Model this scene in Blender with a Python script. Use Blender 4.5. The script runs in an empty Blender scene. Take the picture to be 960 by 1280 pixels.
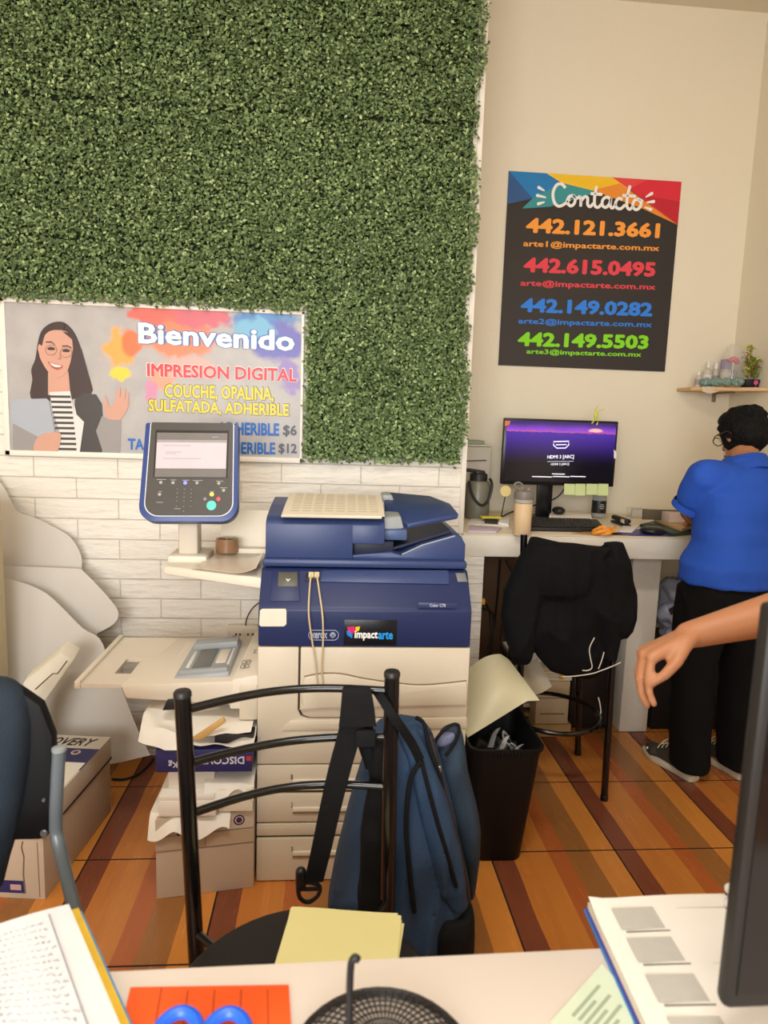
import bpy, bmesh, math, random
import numpy as np
from mathutils import Vector, Matrix, noise as mnoise

random.seed(7)
RNG = np.random.default_rng(11)
SC = bpy.context.scene
COL = SC.collection
V = Vector

# ------------------------------------------------------------------ camera, light, exposure
EYE = 1.482
FPX = 850.0
PITCH, YAW, ROLL = 0.138281, 0.081557, 0.032969
def cam_axes():
    cy, sy = math.cos(YAW), math.sin(YAW)
    fwd = V((sy * math.cos(PITCH), cy * math.cos(PITCH), -math.sin(PITCH)))
    right = V((cy, -sy, 0)); up = right.cross(fwd)
    c, s = math.cos(ROLL), math.sin(ROLL)
    return c * right + s * up, -s * right + c * up, fwd
CA, CB, CC = cam_axes()
cam_data = bpy.data.cameras.new('camera')
cam = bpy.data.objects.new('camera', cam_data); COL.objects.link(cam)
cam.matrix_world = Matrix(((CA.x, CB.x, -CC.x, 0), (CA.y, CB.y, -CC.y, 0), (CA.z, CB.z, -CC.z, EYE), (0, 0, 0, 1)))
cam_data.sensor_fit = 'VERTICAL'; cam_data.sensor_height = 36; cam_data.sensor_width = 27
cam_data.lens = 36 * FPX / 1280
cam_data.clip_start = 0.02
cam_data.dof.use_dof = True; cam_data.dof.focus_distance = 2.5; cam_data.dof.aperture_fstop = 4.5
SC.camera = cam

world = bpy.data.worlds.new('world'); SC.world = world; world.use_nodes = True
wb = world.node_tree.nodes['Background']
wb.inputs[0].default_value = (0.93, 0.96, 1.0, 1); wb.inputs[1].default_value = 1.6

def area(name, loc, rot, sx, sy, power, col):
    l = bpy.data.lights.new(name, 'AREA'); l.shape = 'RECTANGLE'; l.size = sx; l.size_y = sy
    l.energy = power; l.color = col
    o = bpy.data.objects.new(name, l); COL.objects.link(o); o.location = loc; o.rotation_euler = rot
    return o
# daylight through the open shopfront behind the camera
area('shopfront_daylight', (-0.75, -2.75, 1.78), (math.radians(90), 0, 0), 2.6, 1.75, 185, (0.975, 0.985, 1.0))
# overhead fill light added below the ceiling; no lamp fixture there
area('ceiling_fill_light', (-0.1, 0.2, 3.48), (0, 0, 0), 1.2, 0.25, 46, (1.0, 0.975, 0.94))

SC.view_settings.view_transform = 'Standard'
SC.view_settings.look = 'None'
SC.view_settings.exposure = -0.06
SC.view_settings.gamma = 1.0
SC.view_settings.use_curve_mapping = False

# ------------------------------------------------------------------ sight lines: a pixel of the photo meets a real plane
def ray(u, v): return CC + CA * ((u - 480) / FPX) - CB * ((v - 640) / FPX)
def PY(u, v, Y):
    d = ray(u, v); return d * (Y / d.y) + V((0, 0, EYE))
def PZ(u, v, Z):
    d = ray(u, v); return d * ((Z - EYE) / d.z) + V((0, 0, EYE))

# ------------------------------------------------------------------ materials
def lin(c):
    return tuple((x / 255 / 12.92) if x / 255 <= 0.04045 else ((x / 255 + 0.055) / 1.055) ** 2.4 for x in c)
MATS = {}
def mat(name, col, rough=0.55, metal=0.0, var=0.06, scale=18.0, bump=0.0, bscale=None, spec=0.5, emit=0.0, trans=0.0, alpha=1.0, coat=0.0, ior=1.45, stretch=None, sheen=0.0):
    if name in MATS: return MATS[name]
    m = bpy.data.materials.new(name); m.use_nodes = True
    nt = m.node_tree; N = nt.nodes; L = nt.links
    b = N['Principled BSDF']
    tc = N.new('ShaderNodeTexCoord'); src = tc.outputs['Object']
    if stretch:
        mp = N.new('ShaderNodeMapping'); mp.inputs['Scale'].default_value = stretch
        L.new(src, mp.inputs[0]); src = mp.outputs[0]
    nz = N.new('ShaderNodeTexNoise'); nz.inputs['Scale'].default_value = scale; nz.inputs['Detail'].default_value = 4
    L.new(src, nz.inputs['Vector'])
    mx = N.new('ShaderNodeMix'); mx.data_type = 'RGBA'
    c = lin(col)
    mx.inputs[6].default_value = tuple(max(0, x * (1 - var)) for x in c) + (1,)
    mx.inputs[7].default_value = tuple(min(1, x * (1 + var)) for x in c) + (1,)
    L.new(nz.outputs[0], mx.inputs[0]); L.new(mx.outputs[2], b.inputs['Base Color'])
    b.inputs['Roughness'].default_value = rough; b.inputs['Metallic'].default_value = metal
    b.inputs['Specular IOR Level'].default_value = spec; b.inputs['IOR'].default_value = ior
    b.inputs['Transmission Weight'].default_value = trans; b.inputs['Alpha'].default_value = alpha
    b.inputs['Coat Weight'].default_value = coat; b.inputs['Coat Roughness'].default_value = 0.08
    if sheen: b.inputs['Sheen Weight'].default_value = sheen
    if emit:
        b.inputs['Emission Color'].default_value = c + (1,); b.inputs['Emission Strength'].default_value = emit
    if bump:
        n2 = N.new('ShaderNodeTexNoise'); n2.inputs['Scale'].default_value = bscale or scale * 4; n2.inputs['Detail'].default_value = 5
        L.new(src, n2.inputs['Vector'])
        bp = N.new('ShaderNodeBump'); bp.inputs['Strength'].default_value = bump; bp.inputs['Distance'].default_value = 0.01
        L.new(n2.outputs[0], bp.inputs['Height']); L.new(bp.outputs[0], b.inputs['Normal'])
    MATS[name] = m
    return m

class NT:
    """small helper to write node maths"""
    def __init__(s, m): s.m = m; s.n = m.node_tree.nodes; s.l = m.node_tree.links
    def put(s, sock, x):
        if isinstance(x, (int, float)): sock.default_value = x
        elif isinstance(x, tuple): sock.default_value = x
        else: s.l.new(x, sock)
    def math(s, op, a, b=0.0, c=None):
        n = s.n.new('ShaderNodeMath'); n.operation = op
        s.put(n.inputs[0], a); s.put(n.inputs[1], b)
        if c is not None: s.put(n.inputs[2], c)
        return n.outputs[0]
    def mix(s, f, a, b):
        n = s.n.new('ShaderNodeMix'); n.data_type = 'RGBA'
        s.put(n.inputs[0], f); s.put(n.inputs[6], a); s.put(n.inputs[7], b); return n.outputs[2]
    def noise(s, vec, scale, detail=4):
        n = s.n.new('ShaderNodeTexNoise'); n.inputs['Scale'].default_value = scale; n.inputs['Detail'].default_value = detail
        s.l.new(vec, n.inputs['Vector']); return n.outputs[0]
    def smooth(s, x, a, b):
        n = s.n.new('ShaderNodeMapRange'); n.interpolation_type = 'SMOOTHSTEP'
        s.put(n.inputs[0], x); n.inputs[1].default_value = a; n.inputs[2].default_value = b
        return n.outputs[0]
def rgb(c): return lin(c) + (1,)

# ------------------------------------------------------------------ mesh building
class MB:
    def __init__(s): s.v = []; s.f = []; s.mi = []
    def add(s, vs, fs, mi=0):
        o = len(s.v); s.v += [V(x) for x in vs]
        for f in fs: s.f.append([i + o for i in f]); s.mi.append(mi)
        return s
    def bm(s, b, mi=0, M=None):
        b.verts.ensure_lookup_table(); b.verts.index_update()
        s.add([(M @ v.co if M else v.co.copy()) for v in b.verts], [[v.index for v in f.verts] for f in b.faces], mi); b.free(); return s
    def box(s, lo, hi, bevel=0.0, mi=0, R=None, c=None, seg=2):
        lo, hi = V(lo), V(hi); ctr = (lo + hi) / 2; sz = hi - lo
        b = bmesh.new(); bmesh.ops.create_cube(b, size=1)
        for v in b.verts: v.co = V((v.co.x * sz.x, v.co.y * sz.y, v.co.z * sz.z))
        if bevel: bmesh.ops.bevel(b, geom=list(b.edges), offset=min(bevel, min(sz) * 0.49), segments=seg, affect='EDGES', profile=0.5)
        M = Matrix.Translation(ctr)
        if R is not None:
            pv = V(c) if c is not None else ctr
            M = Matrix.Translation(pv) @ R.to_4x4() @ Matrix.Translation(-pv) @ M
        return s.bm(b, mi, M)
    def obox(s, c, ax, ay, az, bevel=0.0, mi=0, seg=2):
        """box from a centre and three half-axis vectors"""
        ax, ay, az = V(ax), V(ay), V(az)
        b = bmesh.new(); bmesh.ops.create_cube(b, size=2)
        lx, ly, lz = ax.length, ay.length, az.length
        for v in b.verts: v.co = V((v.co.x * lx, v.co.y * ly, v.co.z * lz))
        if bevel: bmesh.ops.bevel(b, geom=list(b.edges), offset=min(bevel, min(lx, ly, lz) * 0.95), segments=seg, affect='EDGES', profile=0.5)
        R = Matrix((ax / lx, ay / ly, az / lz)).transposed()
        return s.bm(b, mi, Matrix.Translation(V(c)) @ R.to_4x4())
    def prism(s, ring, vec, mi=0, bevel=0.0, seg=2):
        vec = V(vec); n = len(ring); ring = [V(p) for p in ring]
        b = bmesh.new()
        a = [b.verts.new(p) for p in ring]; c = [b.verts.new(p + vec) for p in ring]
        b.faces.new(a[::-1]); b.faces.new(c)
        for i in range(n): b.faces.new((a[i], a[(i + 1) % n], c[(i + 1) % n], c[i]))
        bmesh.ops.recalc_face_normals(b, faces=b.faces)
        if bevel: bmesh.ops.bevel(b, geom=list(b.edges), offset=bevel, segments=seg, affect='EDGES', profile=0.5, clamp_overlap=True)
        return s.bm(b, mi)
    def hexa(s, p, mi=0, bevel=0.0):
        """8 corners: four of the bottom, then four of the top, same order"""
        b = bmesh.new(); q = [b.verts.new(V(x)) for x in p]
        for f in ((3, 2, 1, 0), (4, 5, 6, 7), (0, 1, 5, 4), (1, 2, 6, 5), (2, 3, 7, 6), (3, 0, 4, 7)): b.faces.new([q[i] for i in f])
        bmesh.ops.recalc_face_normals(b, faces=b.faces)
        if bevel: bmesh.ops.bevel(b, geom=list(b.edges), offset=bevel, segments=2, affect='EDGES', profile=0.5, clamp_overlap=True)
        return s.bm(b, mi)
    def tube(s, path, r, n=10, closed=False, mi=0, caps=True):
        path = [V(p) for p in path]; k = len(path)
        rs = r if isinstance(r, (list, tuple)) else [r] * k
        T = []
        for i in range(k):
            a = path[i - 1] if (i or closed) else path[0]; c = path[(i + 1) % k] if (i < k - 1 or closed) else path[-1]
            t = (c - a); T.append(t.normalized() if t.length > 1e-9 else V((0, 0, 1)))
        up = V((0, 0, 1)) if abs(T[0].z) < 0.9 else V((1, 0, 0))
        nrm = (up - T[0] * up.dot(T[0])).normalized(); rings = []
        for i in range(k):
            nrm = (nrm - T[i] * nrm.dot(T[i])).normalized(); bi = T[i].cross(nrm)
            rings.append([path[i] + (nrm * math.cos(2 * math.pi * j / n) + bi * math.sin(2 * math.pi * j / n)) * rs[i] for j in range(n)])
        return s.loft(rings, mi=mi, caps=caps and not closed, closed=closed)
    def loft(s, rings, mi=0, caps=True, closed=False):
        n = len(rings[0]); k = len(rings); vs = [p for r in rings for p in r]; fs = []
        for i in range(k if closed else k - 1):
            for j in range(n):
                a = i * n + j; b = i * n + (j + 1) % n; i2 = (i + 1) % k
                fs.append((a, b, i2 * n + (j + 1) % n, i2 * n + j))
        if caps: fs.append(tuple(range(n))[::-1]); fs.append(tuple((k - 1) * n + j for j in range(n)))
        return s.add(vs, fs, mi)
    def lathe(s, c, prof, n=24, axis=None, mi=0, caps=True):
        c = V(c); az = V(axis).normalized() if axis else V((0, 0, 1))
        ux = az.orthogonal().normalized(); uy = az.cross(ux)
        rings = [[c + az * z + (ux * math.cos(2 * math.pi * j / n) + uy * math.sin(2 * math.pi * j / n)) * max(r, 1e-4) for j in range(n)] for r, z in prof]
        return s.loft(rings, mi=mi, caps=caps)
    def sheet(s, fn, nu, nv, th=0.0006, mi=0):
        """fn(u,v) -> point; a thin solid"""
        G = [[V(fn(i / nu, j / nv)) for j in range(nv + 1)] for i in range(nu + 1)]
        W = nv + 1; top = []; bot = []
        for i in range(nu + 1):
            for j in range(W):
                a = G[min(i + 1, nu)][j] - G[max(i - 1, 0)][j]; b = G[i][min(j + 1, nv)] - G[i][max(j - 1, 0)]
                nn = a.cross(b); nn = nn.normalized() if nn.length > 1e-12 else V((0, 0, 1))
                top.append(G[i][j] + nn * th / 2); bot.append(G[i][j] - nn * th / 2)
        o = len(top); fs = []
        for i in range(nu):
            for j in range(nv):
                q = (i * W + j, (i + 1) * W + j, (i + 1) * W + j + 1, i * W + j + 1)
                fs.append(q); fs.append(tuple(x + o for x in q[::-1]))
        rim = [i * W for i in range(nu + 1)] + [nu * W + j for j in range(1, W)] + [i * W + nv for i in range(nu - 1, -1, -1)] + [j for j in range(nv - 1, 0, -1)]
        for a, b in zip(rim, rim[1:] + rim[:1]): fs.append((a, a + o, b + o, b))
        return s.add(top + bot, fs, mi)
    def ribbon(s, path, wv, th=0.003, mi=0):
        """strap: path, half-width vector (one, or one per point), thickness"""
        path = smoothpath(path, 4) if len(path) < 12 else [V(p) for p in path]
        k = len(path)
        ws = wv if isinstance(wv, list) else [wv] * k
        if len(ws) != k: ws = [V(ws[0]).lerp(V(ws[-1]), i / (k - 1)) for i in range(k)]
        rings = []
        for i in range(k):
            t = (path[min(i + 1, k - 1)] - path[max(i - 1, 0)]).normalized(); w = V(ws[i]); n = t.cross(w).normalized() * th / 2
            rings.append([path[i] - w - n, path[i] + w - n, path[i] + w + n, path[i] - w + n])
        return s.loft(rings, mi=mi)
    def capsule(s, p0, p1, r0, r1=None, n=14, mi=0):
        p0, p1 = V(p0), V(p1); r1 = r0 if r1 is None else r1
        d = (p1 - p0); L = d.length; d = d.normalized() if L > 1e-9 else V((0, 0, 1))
        prof = [(r0 * math.cos(a), -r0 * math.sin(a)) for a in (1.5, 1.15, 0.75, 0.35, 0)] + [(r1 * math.cos(a), L + r1 * math.sin(a)) for a in (0, 0.35, 0.75, 1.15, 1.5)]
        return s.lathe(p0, prof, n, d, mi)
    def ell(s, c, r, R=None, n=20, mi=0):
        c = V(c); k = 12; rings = []
        for i in range(k + 1):
            a = -math.pi / 2 + math.pi * (0.02 + 0.96 * i / k)
            ring = []
            for j in range(n):
                p = V((r[0] * math.cos(a) * math.cos(2 * math.pi * j / n), r[1] * math.cos(a) * math.sin(2 * math.pi * j / n), r[2] * math.sin(a)))
                ring.append(c + (R @ p if R is not None else p))
            rings.append(ring)
        return s.loft(rings, mi=mi)
    def flat(s, pts, mi=0):
        return s.add(pts, [tuple(range(len(pts)))], mi)

def smoothpath(pts, k=6, closed=False):
    pts = [V(p) for p in pts]; n = len(pts); out = []
    for i in range(n if closed else n - 1):
        p0 = pts[(i - 1) % n] if (i or closed) else pts[0]; p1 = pts[i]; p2 = pts[(i + 1) % n]
        p3 = pts[(i + 2) % n] if (i + 2 < n or closed) else pts[-1]
        for j in range(k):
            t = j / k
            out.append(0.5 * ((2 * p1) + (p2 - p0) * t + (2 * p0 - 5 * p1 + 4 * p2 - p3) * t * t + (3 * p1 - p0 - 3 * p2 + p3) * t ** 3))
    if not closed: out.append(pts[-1])
    return out

WL = {}
def base(o): return WL.get(o.name, V((0, 0, 0)))
def tag(o, label=None, cat=None, group=None, kind=None):
    if label: o['label'] = label
    if cat: o['category'] = cat
    if group: o['group'] = group
    if kind: o['kind'] = kind
    return o
def thing(name, label, cat, loc, group=None):
    o = bpy.data.objects.new(name, None); COL.objects.link(o); o.empty_display_size = 0.05
    o.location = V(loc); WL[o.name] = V(loc)
    return tag(o, label, cat, group)
def finish(me, name, mats, parent=None, loc=None, smooth=35):
    """mesh in world coordinates -> linked object (child of parent, or top-level with its origin at loc)"""
    off = base(parent) if parent is not None else (V(loc) if loc is not None else V((0, 0, 0)))
    me.transform(Matrix.Translation(-off)); me.update()
    for m in (mats if isinstance(mats, (list, tuple)) else [mats]): me.materials.append(m)
    if smooth:
        me.polygons.foreach_set('use_smooth', [True] * len(me.polygons))
        if smooth < 180: me.set_sharp_from_angle(angle=math.radians(smooth))
    o = bpy.data.objects.new(name, me); COL.objects.link(o)
    if parent is not None: o.parent = parent
    else: o.location = off
    WL[o.name] = off
    return o
def raw(mb, fix=True):
    me = bpy.data.meshes.new('m'); me.from_pydata([tuple(v) for v in mb.v], [], mb.f)
    if any(mb.mi): me.polygons.foreach_set('material_index', mb.mi)
    if fix:
        b = bmesh.new(); b.from_mesh(me); bmesh.ops.recalc_face_normals(b, faces=b.faces); b.to_mesh(me); b.free()
    me.update(); return me
def build(mb, name, mats, parent=None, loc=None, smooth=35, fix=True):
    return finish(raw(mb, fix), name, mats, parent, loc, smooth)
def organic(mb, voxel=0.006, it=6, fac=0.5, deform=None):
    """overlapping pieces fused into one continuous surface"""
    me = raw(mb); o = bpy.data.objects.new('tmp', me); COL.objects.link(o)
    r = o.modifiers.new('r', 'REMESH'); r.mode = 'VOXEL'; r.voxel_size = voxel
    if it:
        sm = o.modifiers.new('s', 'SMOOTH'); sm.iterations = it; sm.factor = fac
    dg = bpy.context.evaluated_depsgraph_get(); dg.update()
    out = bpy.data.meshes.new_from_object(o.evaluated_get(dg))
    bpy.data.objects.remove(o); bpy.data.meshes.remove(me); out.materials.clear()
    if deform:
        for v in out.vertices: v.co = deform(v.co.copy(), v.normal.copy())
        out.update()
    return out
def folds(amp, scale, seed=0.0, st=(1, 1, 1)):
    def f(c, n):
        q = V((c.x * st[0], c.y * st[1], c.z * st[2])) * scale + V((seed, seed * 1.7, seed * 0.3))
        a = 1 - abs(mnoise.noise(q)) * 2
        return c + n * amp * (a * 0.7 + mnoise.noise(q * 2.3) * 0.3)
    return f
def yfolds(amp, scale, seed=0.0, st=(1, 1, 1), ridge=0.75):
    """creases that push cloth towards and away from the room only"""
    def f(c, n):
        q = V((c.x * st[0], c.y * 0.35, c.z * st[2])) * scale + V((seed, seed * 1.7, seed * 0.3))
        w = V((mnoise.noise(q * 0.6 + V((9, 0, 0))), 0, mnoise.noise(q * 0.6 + V((0, 7, 0))))) * 0.8
        a = 1 - abs(mnoise.noise(q + w)) * 2.6
        return c + V((0, -1, 0)) * amp * (a * ridge + mnoise.noise(q * 2.1 + w) * (1 - ridge) * 1.4) * min(1, abs(n.y) * 1.5) + n * amp * 0.25 * mnoise.noise(q * 1.3)
    return f
def text(body, p, xd, up, w, h, m, parent, name='lettering', bold=0.0, shear=0.0, lift=0.0008, space=1.0, th=0.0006, loc=None, res=2):
    """lettering fitted into w x h metres with its lower left corner at p, standing on xd/up"""
    c = bpy.data.curves.new('t', 'FONT'); c.body = body; c.size = 1; c.offset = 0; c.shear = shear; c.resolution_u = res; c.space_character = space
    c.extrude = 0.01
    o = bpy.data.objects.new('t', c); COL.objects.link(o)
    dg = bpy.context.evaluated_depsgraph_get(); dg.update()
    me = bpy.data.meshes.new_from_object(o.evaluated_get(dg)); bpy.data.objects.remove(o); bpy.data.curves.remove(c); me.materials.clear()
    if bold:      # heavier strokes: the outline swept round a small circle
        bb = bmesh.new(); bb.from_mesh(me); src = list(bb.verts) + list(bb.edges) + list(bb.faces)
        for k in range(8):
            r_ = bmesh.ops.duplicate(bb, geom=src); vv = [g for g in r_['geom'] if isinstance(g, bmesh.types.BMVert)]
            a_ = k * math.pi / 4; bmesh.ops.translate(bb, verts=vv, vec=(bold * math.cos(a_), bold * math.sin(a_), -0.0008 * (k + 1)))
        bb.to_mesh(me); bb.free()
    n = len(me.vertices); a = np.empty(n * 3); me.vertices.foreach_get('co', a); a = a.reshape(-1, 3)
    x0, x1, y0, y1 = a[:, 0].min(), a[:, 0].max(), a[:, 1].min(), a[:, 1].max()
    xd, up = V(xd).normalized(), V(up).normalized(); nn = xd.cross(up)
    sx = w / (x1 - x0); sy = (h / (y1 - y0)) if h else sx
    P = np.array(p)[None] + np.outer((a[:, 0] - x0) * sx, np.array(xd)) + np.outer((a[:, 1] - y0) * sy, np.array(up)) + np.outer(lift + (a[:, 2] + 0.01) / 0.02 * th, np.array(nn))
    me.vertices.foreach_set('co', P.reshape(-1)); me.update()
    return finish(me, name, m, parent, loc, smooth=0)
def textY(body, l, r, top, Y, m, parent, **k):
    """lettering on the plane y=Y facing the camera: l = lower left pixel, r = lower right pixel, top = pixel row of its top at the left"""
    a, b, t = PY(l[0], l[1], Y), PY(r[0], r[1], Y), PY(l[0], top, Y)
    return text(body, a, b - a, V((0, 0, 1)), (b - a).length, t.z - a.z, m, parent, **k)
def copy_tree(o, off, label=None, parent=None):
    c = o.copy(); COL.objects.link(c)
    if parent is None: c.location = o.location + V(off); WL[c.name] = base(o) + V(off)
    else: c.parent = parent; WL[c.name] = base(parent)
    if label: c['label'] = label
    for ch in list(o.children): copy_tree(ch, (0, 0, 0), None, c)
    return c
X, Yv, Z = V((1, 0, 0)), V((0, 1, 0)), V((0, 0, 1))

# ================================================================== SETTING
YW, YA, XR, ZC = 2.84, 3.60, 2.16, 3.57
YP = YW - 0.012
def floor_material():
    m = bpy.data.materials.new('floor_tile'); m.use_nodes = True; t = NT(m); N = t.n
    b = N['Principled BSDF']
    tc = N.new('ShaderNodeTexCoord'); sp = N.new('ShaderNodeSeparateXYZ'); t.l.new(tc.outputs['Object'], sp.inputs[0])
    fx = t.math('FRACT', t.math('DIVIDE', t.math('ADD', sp.outputs[0], 45 - 1.0289), 0.45))
    fy = t.math('FRACT', t.math('DIVIDE', t.math('ADD', sp.outputs[1], 45 - 2.585), 0.45))
    ix = t.math('FLOOR', t.math('DIVIDE', t.math('ADD', sp.outputs[0], 45 - 1.0289), 0.45))
    iy = t.math('FLOOR', t.math('DIVIDE', t.math('ADD', sp.outputs[1], 45 - 2.585), 0.45))
    mp = N.new('ShaderNodeMapping'); mp.inputs['Scale'].default_value = (26, 1.6, 1); t.l.new(tc.outputs['Object'], mp.inputs[0])
    gr = t.noise(mp.outputs[0], 2.0, 6)
    mp2 = N.new('ShaderNodeMapping'); mp2.inputs['Scale'].default_value = (5, 2.2, 1); t.l.new(tc.outputs['Object'], mp2.inputs[0])
    cl = t.noise(mp2.outputs[0], 1.4, 3)
    fw = t.math('ADD', fx, t.math('MULTIPLY', t.math('SUBTRACT', cl, 0.5), 0.03))
    cr = N.new('ShaderNodeValToRGB'); cr.color_ramp.interpolation = 'CONSTANT'; t.l.new(fw, cr.inputs[0])
    stops = [(0, (122, 66, 42)), (0.165, (188, 114, 44)), (0.31, (192, 119, 46)), (0.46, (172, 92, 40)), (0.60, (150, 98, 48)), (0.80, (200, 128, 50))]
    e = cr.color_ramp.elements
    e[0].position = 0; e[0].color = rgb(stops[0][1]); e[1].position = stops[1][0]; e[1].color = rgb(stops[1][1])
    for p, c in stops[2:]:
        k = e.new(p); k.color = rgb(c)
    hs = N.new('ShaderNodeHueSaturation'); t.l.new(cr.outputs[0], hs.inputs['Color'])
    t.l.new(t.math('ADD', t.math('MULTIPLY', gr, 0.26), t.math('ADD', t.math('MULTIPLY', cl, 0.2), 0.86)), hs.inputs['Value'])
    hs.inputs['Saturation'].default_value = 0.98
    dx = t.math('MINIMUM', fx, t.math('SUBTRACT', 1.0, fx)); dy = t.math('MINIMUM', fy, t.math('SUBTRACT', 1.0, fy))
    g = t.math('LESS_THAN', t.math('MINIMUM', dx, dy), 0.0065)
    t.l.new(t.mix(g, hs.outputs[0], rgb((38, 20, 12))), b.inputs['Base Color'])
    t.l.new(t.math('ADD', t.math('MULTIPLY', g, 0.5), t.math('ADD', 0.20, t.math('MULTIPLY', gr, 0.12))), b.inputs['Roughness'])
    b.inputs['Specular IOR Level'].default_value = 0.42
    bp = N.new('ShaderNodeBump'); bp.inputs['Strength'].default_value = 0.4; bp.inputs['Distance'].default_value = 0.002
    t.l.new(t.math('SUBTRACT', 1.0, g), bp.inputs['Height']); t.l.new(bp.outputs[0], b.inputs['Normal'])
    return m
def brick_material():
    m = bpy.data.materials.new('white_foam_brick'); m.use_nodes = True; t = NT(m); N = t.n
    b = N['Principled BSDF']
    tc = N.new('ShaderNodeTexCoord'); sp = N.new('ShaderNodeSeparateXYZ'); t.l.new(tc.outputs['Object'], sp.inputs[0])
    cb = N.new('ShaderNodeCombineXYZ'); t.l.new(t.math('ADD', sp.outputs[0], t.math('MULTIPLY', sp.outputs[1], 1.0)), cb.inputs[0]); t.l.new(t.math('ADD', sp.outputs[2], 0.055), cb.inputs[1])
    br = N.new('ShaderNodeTexBrick'); t.l.new(cb.outputs[0], br.inputs['Vector'])
    br.inputs['Scale'].default_value = 1; br.inputs['Brick Width'].default_value = 0.33; br.inputs['Row Height'].default_value = 0.0835
    br.inputs['Mortar Size'].default_value = 0.0022; br.inputs['Mortar Smooth'].default_value = 0.4
    br.offset = 0.5
    br.inputs['Color1'].default_value = rgb((236, 230, 218)); br.inputs['Color2'].default_value = rgb((232, 226, 212)); br.inputs['Mortar'].default_value = rgb((222, 214, 198))
    t.l.new(br.outputs['Color'], b.inputs['Base Color'])
    b.inputs['Roughness'].default_value = 0.62
    mp = N.new('ShaderNodeMapping'); mp.inputs['Scale'].default_value = (11, 11, 42); t.l.new(tc.outputs['Object'], mp.inputs[0])
    nz = t.noise(mp.outputs[0], 1.0, 6)
    nb = t.noise(tc.outputs['Object'], 9, 3)
    h = t.math('ADD', t.math('MULTIPLY', nz, 0.65), t.math('ADD', t.math('MULTIPLY', nb, 0.5), t.math('MULTIPLY', br.outputs['Fac'], -1.0)))
    bp = N.new('ShaderNodeBump'); bp.inputs['Strength'].default_value = 1.0; bp.inputs['Distance'].default_value = 0.014
    t.l.new(h, bp.inputs['Height']); t.l.new(bp.outputs[0], b.inputs['Normal'])
    return m
M_BRICK = brick_material()
M_WALL = mat('cream_wall_paint', (226, 216, 193), 0.6, var=0.025, scale=3, bump=0.12, bscale=40)
M_CEIL = mat('ceiling_paint', (222, 212, 190), 0.8, var=0.03, scale=3, bump=0.1, bscale=30)
M_PLAST = mat('counter_plaster', (226, 219, 204), 0.5, var=0.05, scale=6, bump=0.2, bscale=50)
def struct(name, mb, m):
    o = build(mb, name, m, None, (0, 0, 0), smooth=0); o['kind'] = 'structure'; return o
struct('floor', MB().box((-2.5, -3.2, -0.06), (XR + 0.1, YA + 0.15, 0)), floor_material())
struct('wall_back', MB().box((-2.5, YW, 0), (0.571, YA + 0.15, ZC)), M_BRICK)
struct('wall_alcove', MB().box((0.571, YA, 0), (XR + 0.1, YA + 0.15, ZC)), M_WALL)
struct('wall_right', MB().box((XR, -3.2, 0), (XR + 0.1, YA, ZC)), M_WALL)
struct('wall_left', MB().box((-2.5, -3.2, 0), (-2.4, YW, ZC)), M_WALL)
struct('ceiling', MB().box((-2.5, -3.2, ZC), (XR + 0.1, YA + 0.15, ZC + 0.08)), M_CEIL)
struct('wall_front', MB().box((-2.4, -3.2, 0), (-2.1, -3.05, ZC)).box((0.7, -3.2, 0), (XR, -3.05, ZC)).box((-2.1, -3.2, 2.7), (0.7, -3.05, ZC)).box((-2.1, -3.2, 0), (0.7, -3.05, 0.85)), M_WALL)
# narrow plastered edge of the foam-brick wall beside the alcove
struct('trim_1', MB().box((0.553, YW - 0.006, 1.0), (0.575, YW + 0.01, ZC), 0.002), M_PLAST)

# ------------------------------------------------------------------ masonry counter in the alcove
ZT = 1.0
ct = thing('masonry_counter', 'cream plastered counter slab on masonry legs carrying the computer monitor', 'counter', (1.36, 3.2, 0))
M_TOP = mat('counter_top_paint', (224, 210, 182), 0.45, var=0.10, scale=7, bump=0.1)
mb = MB().box((0.572, YW - 0.0, 0.9), (XR - .003, YA - .003, ZT - 0.006), 0.004)
build(mb, 'slab', M_PLAST, ct)
build(MB().box((0.574, YW + 0.002, ZT - 0.006), (XR - 0.004, YA - 0.004, ZT), 0.002), 'counter_top', M_TOP, ct)
build(MB().box((1.432, 3.035, 0), (1.572, YA - .003, 0.8995), 0.006), 'masonry_leg', M_PLAST, ct)
build(MB().box((0.572, YW - 0.004, 0), (0.672, YA - .003, 0.8995)), 'brick_leg', M_BRICK, ct, smooth=0)
build(MB().box((0.60, YA - 0.02, 0.0), (1.43, YA - 0.004, 0.9), 0.002), 'wall_shade_sheet', mat('brown_wall_shade', (120, 92, 66), 0.7, var=0.15, scale=5), ct)  # brown sheet painted as the shade on the wall under the slab

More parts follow.
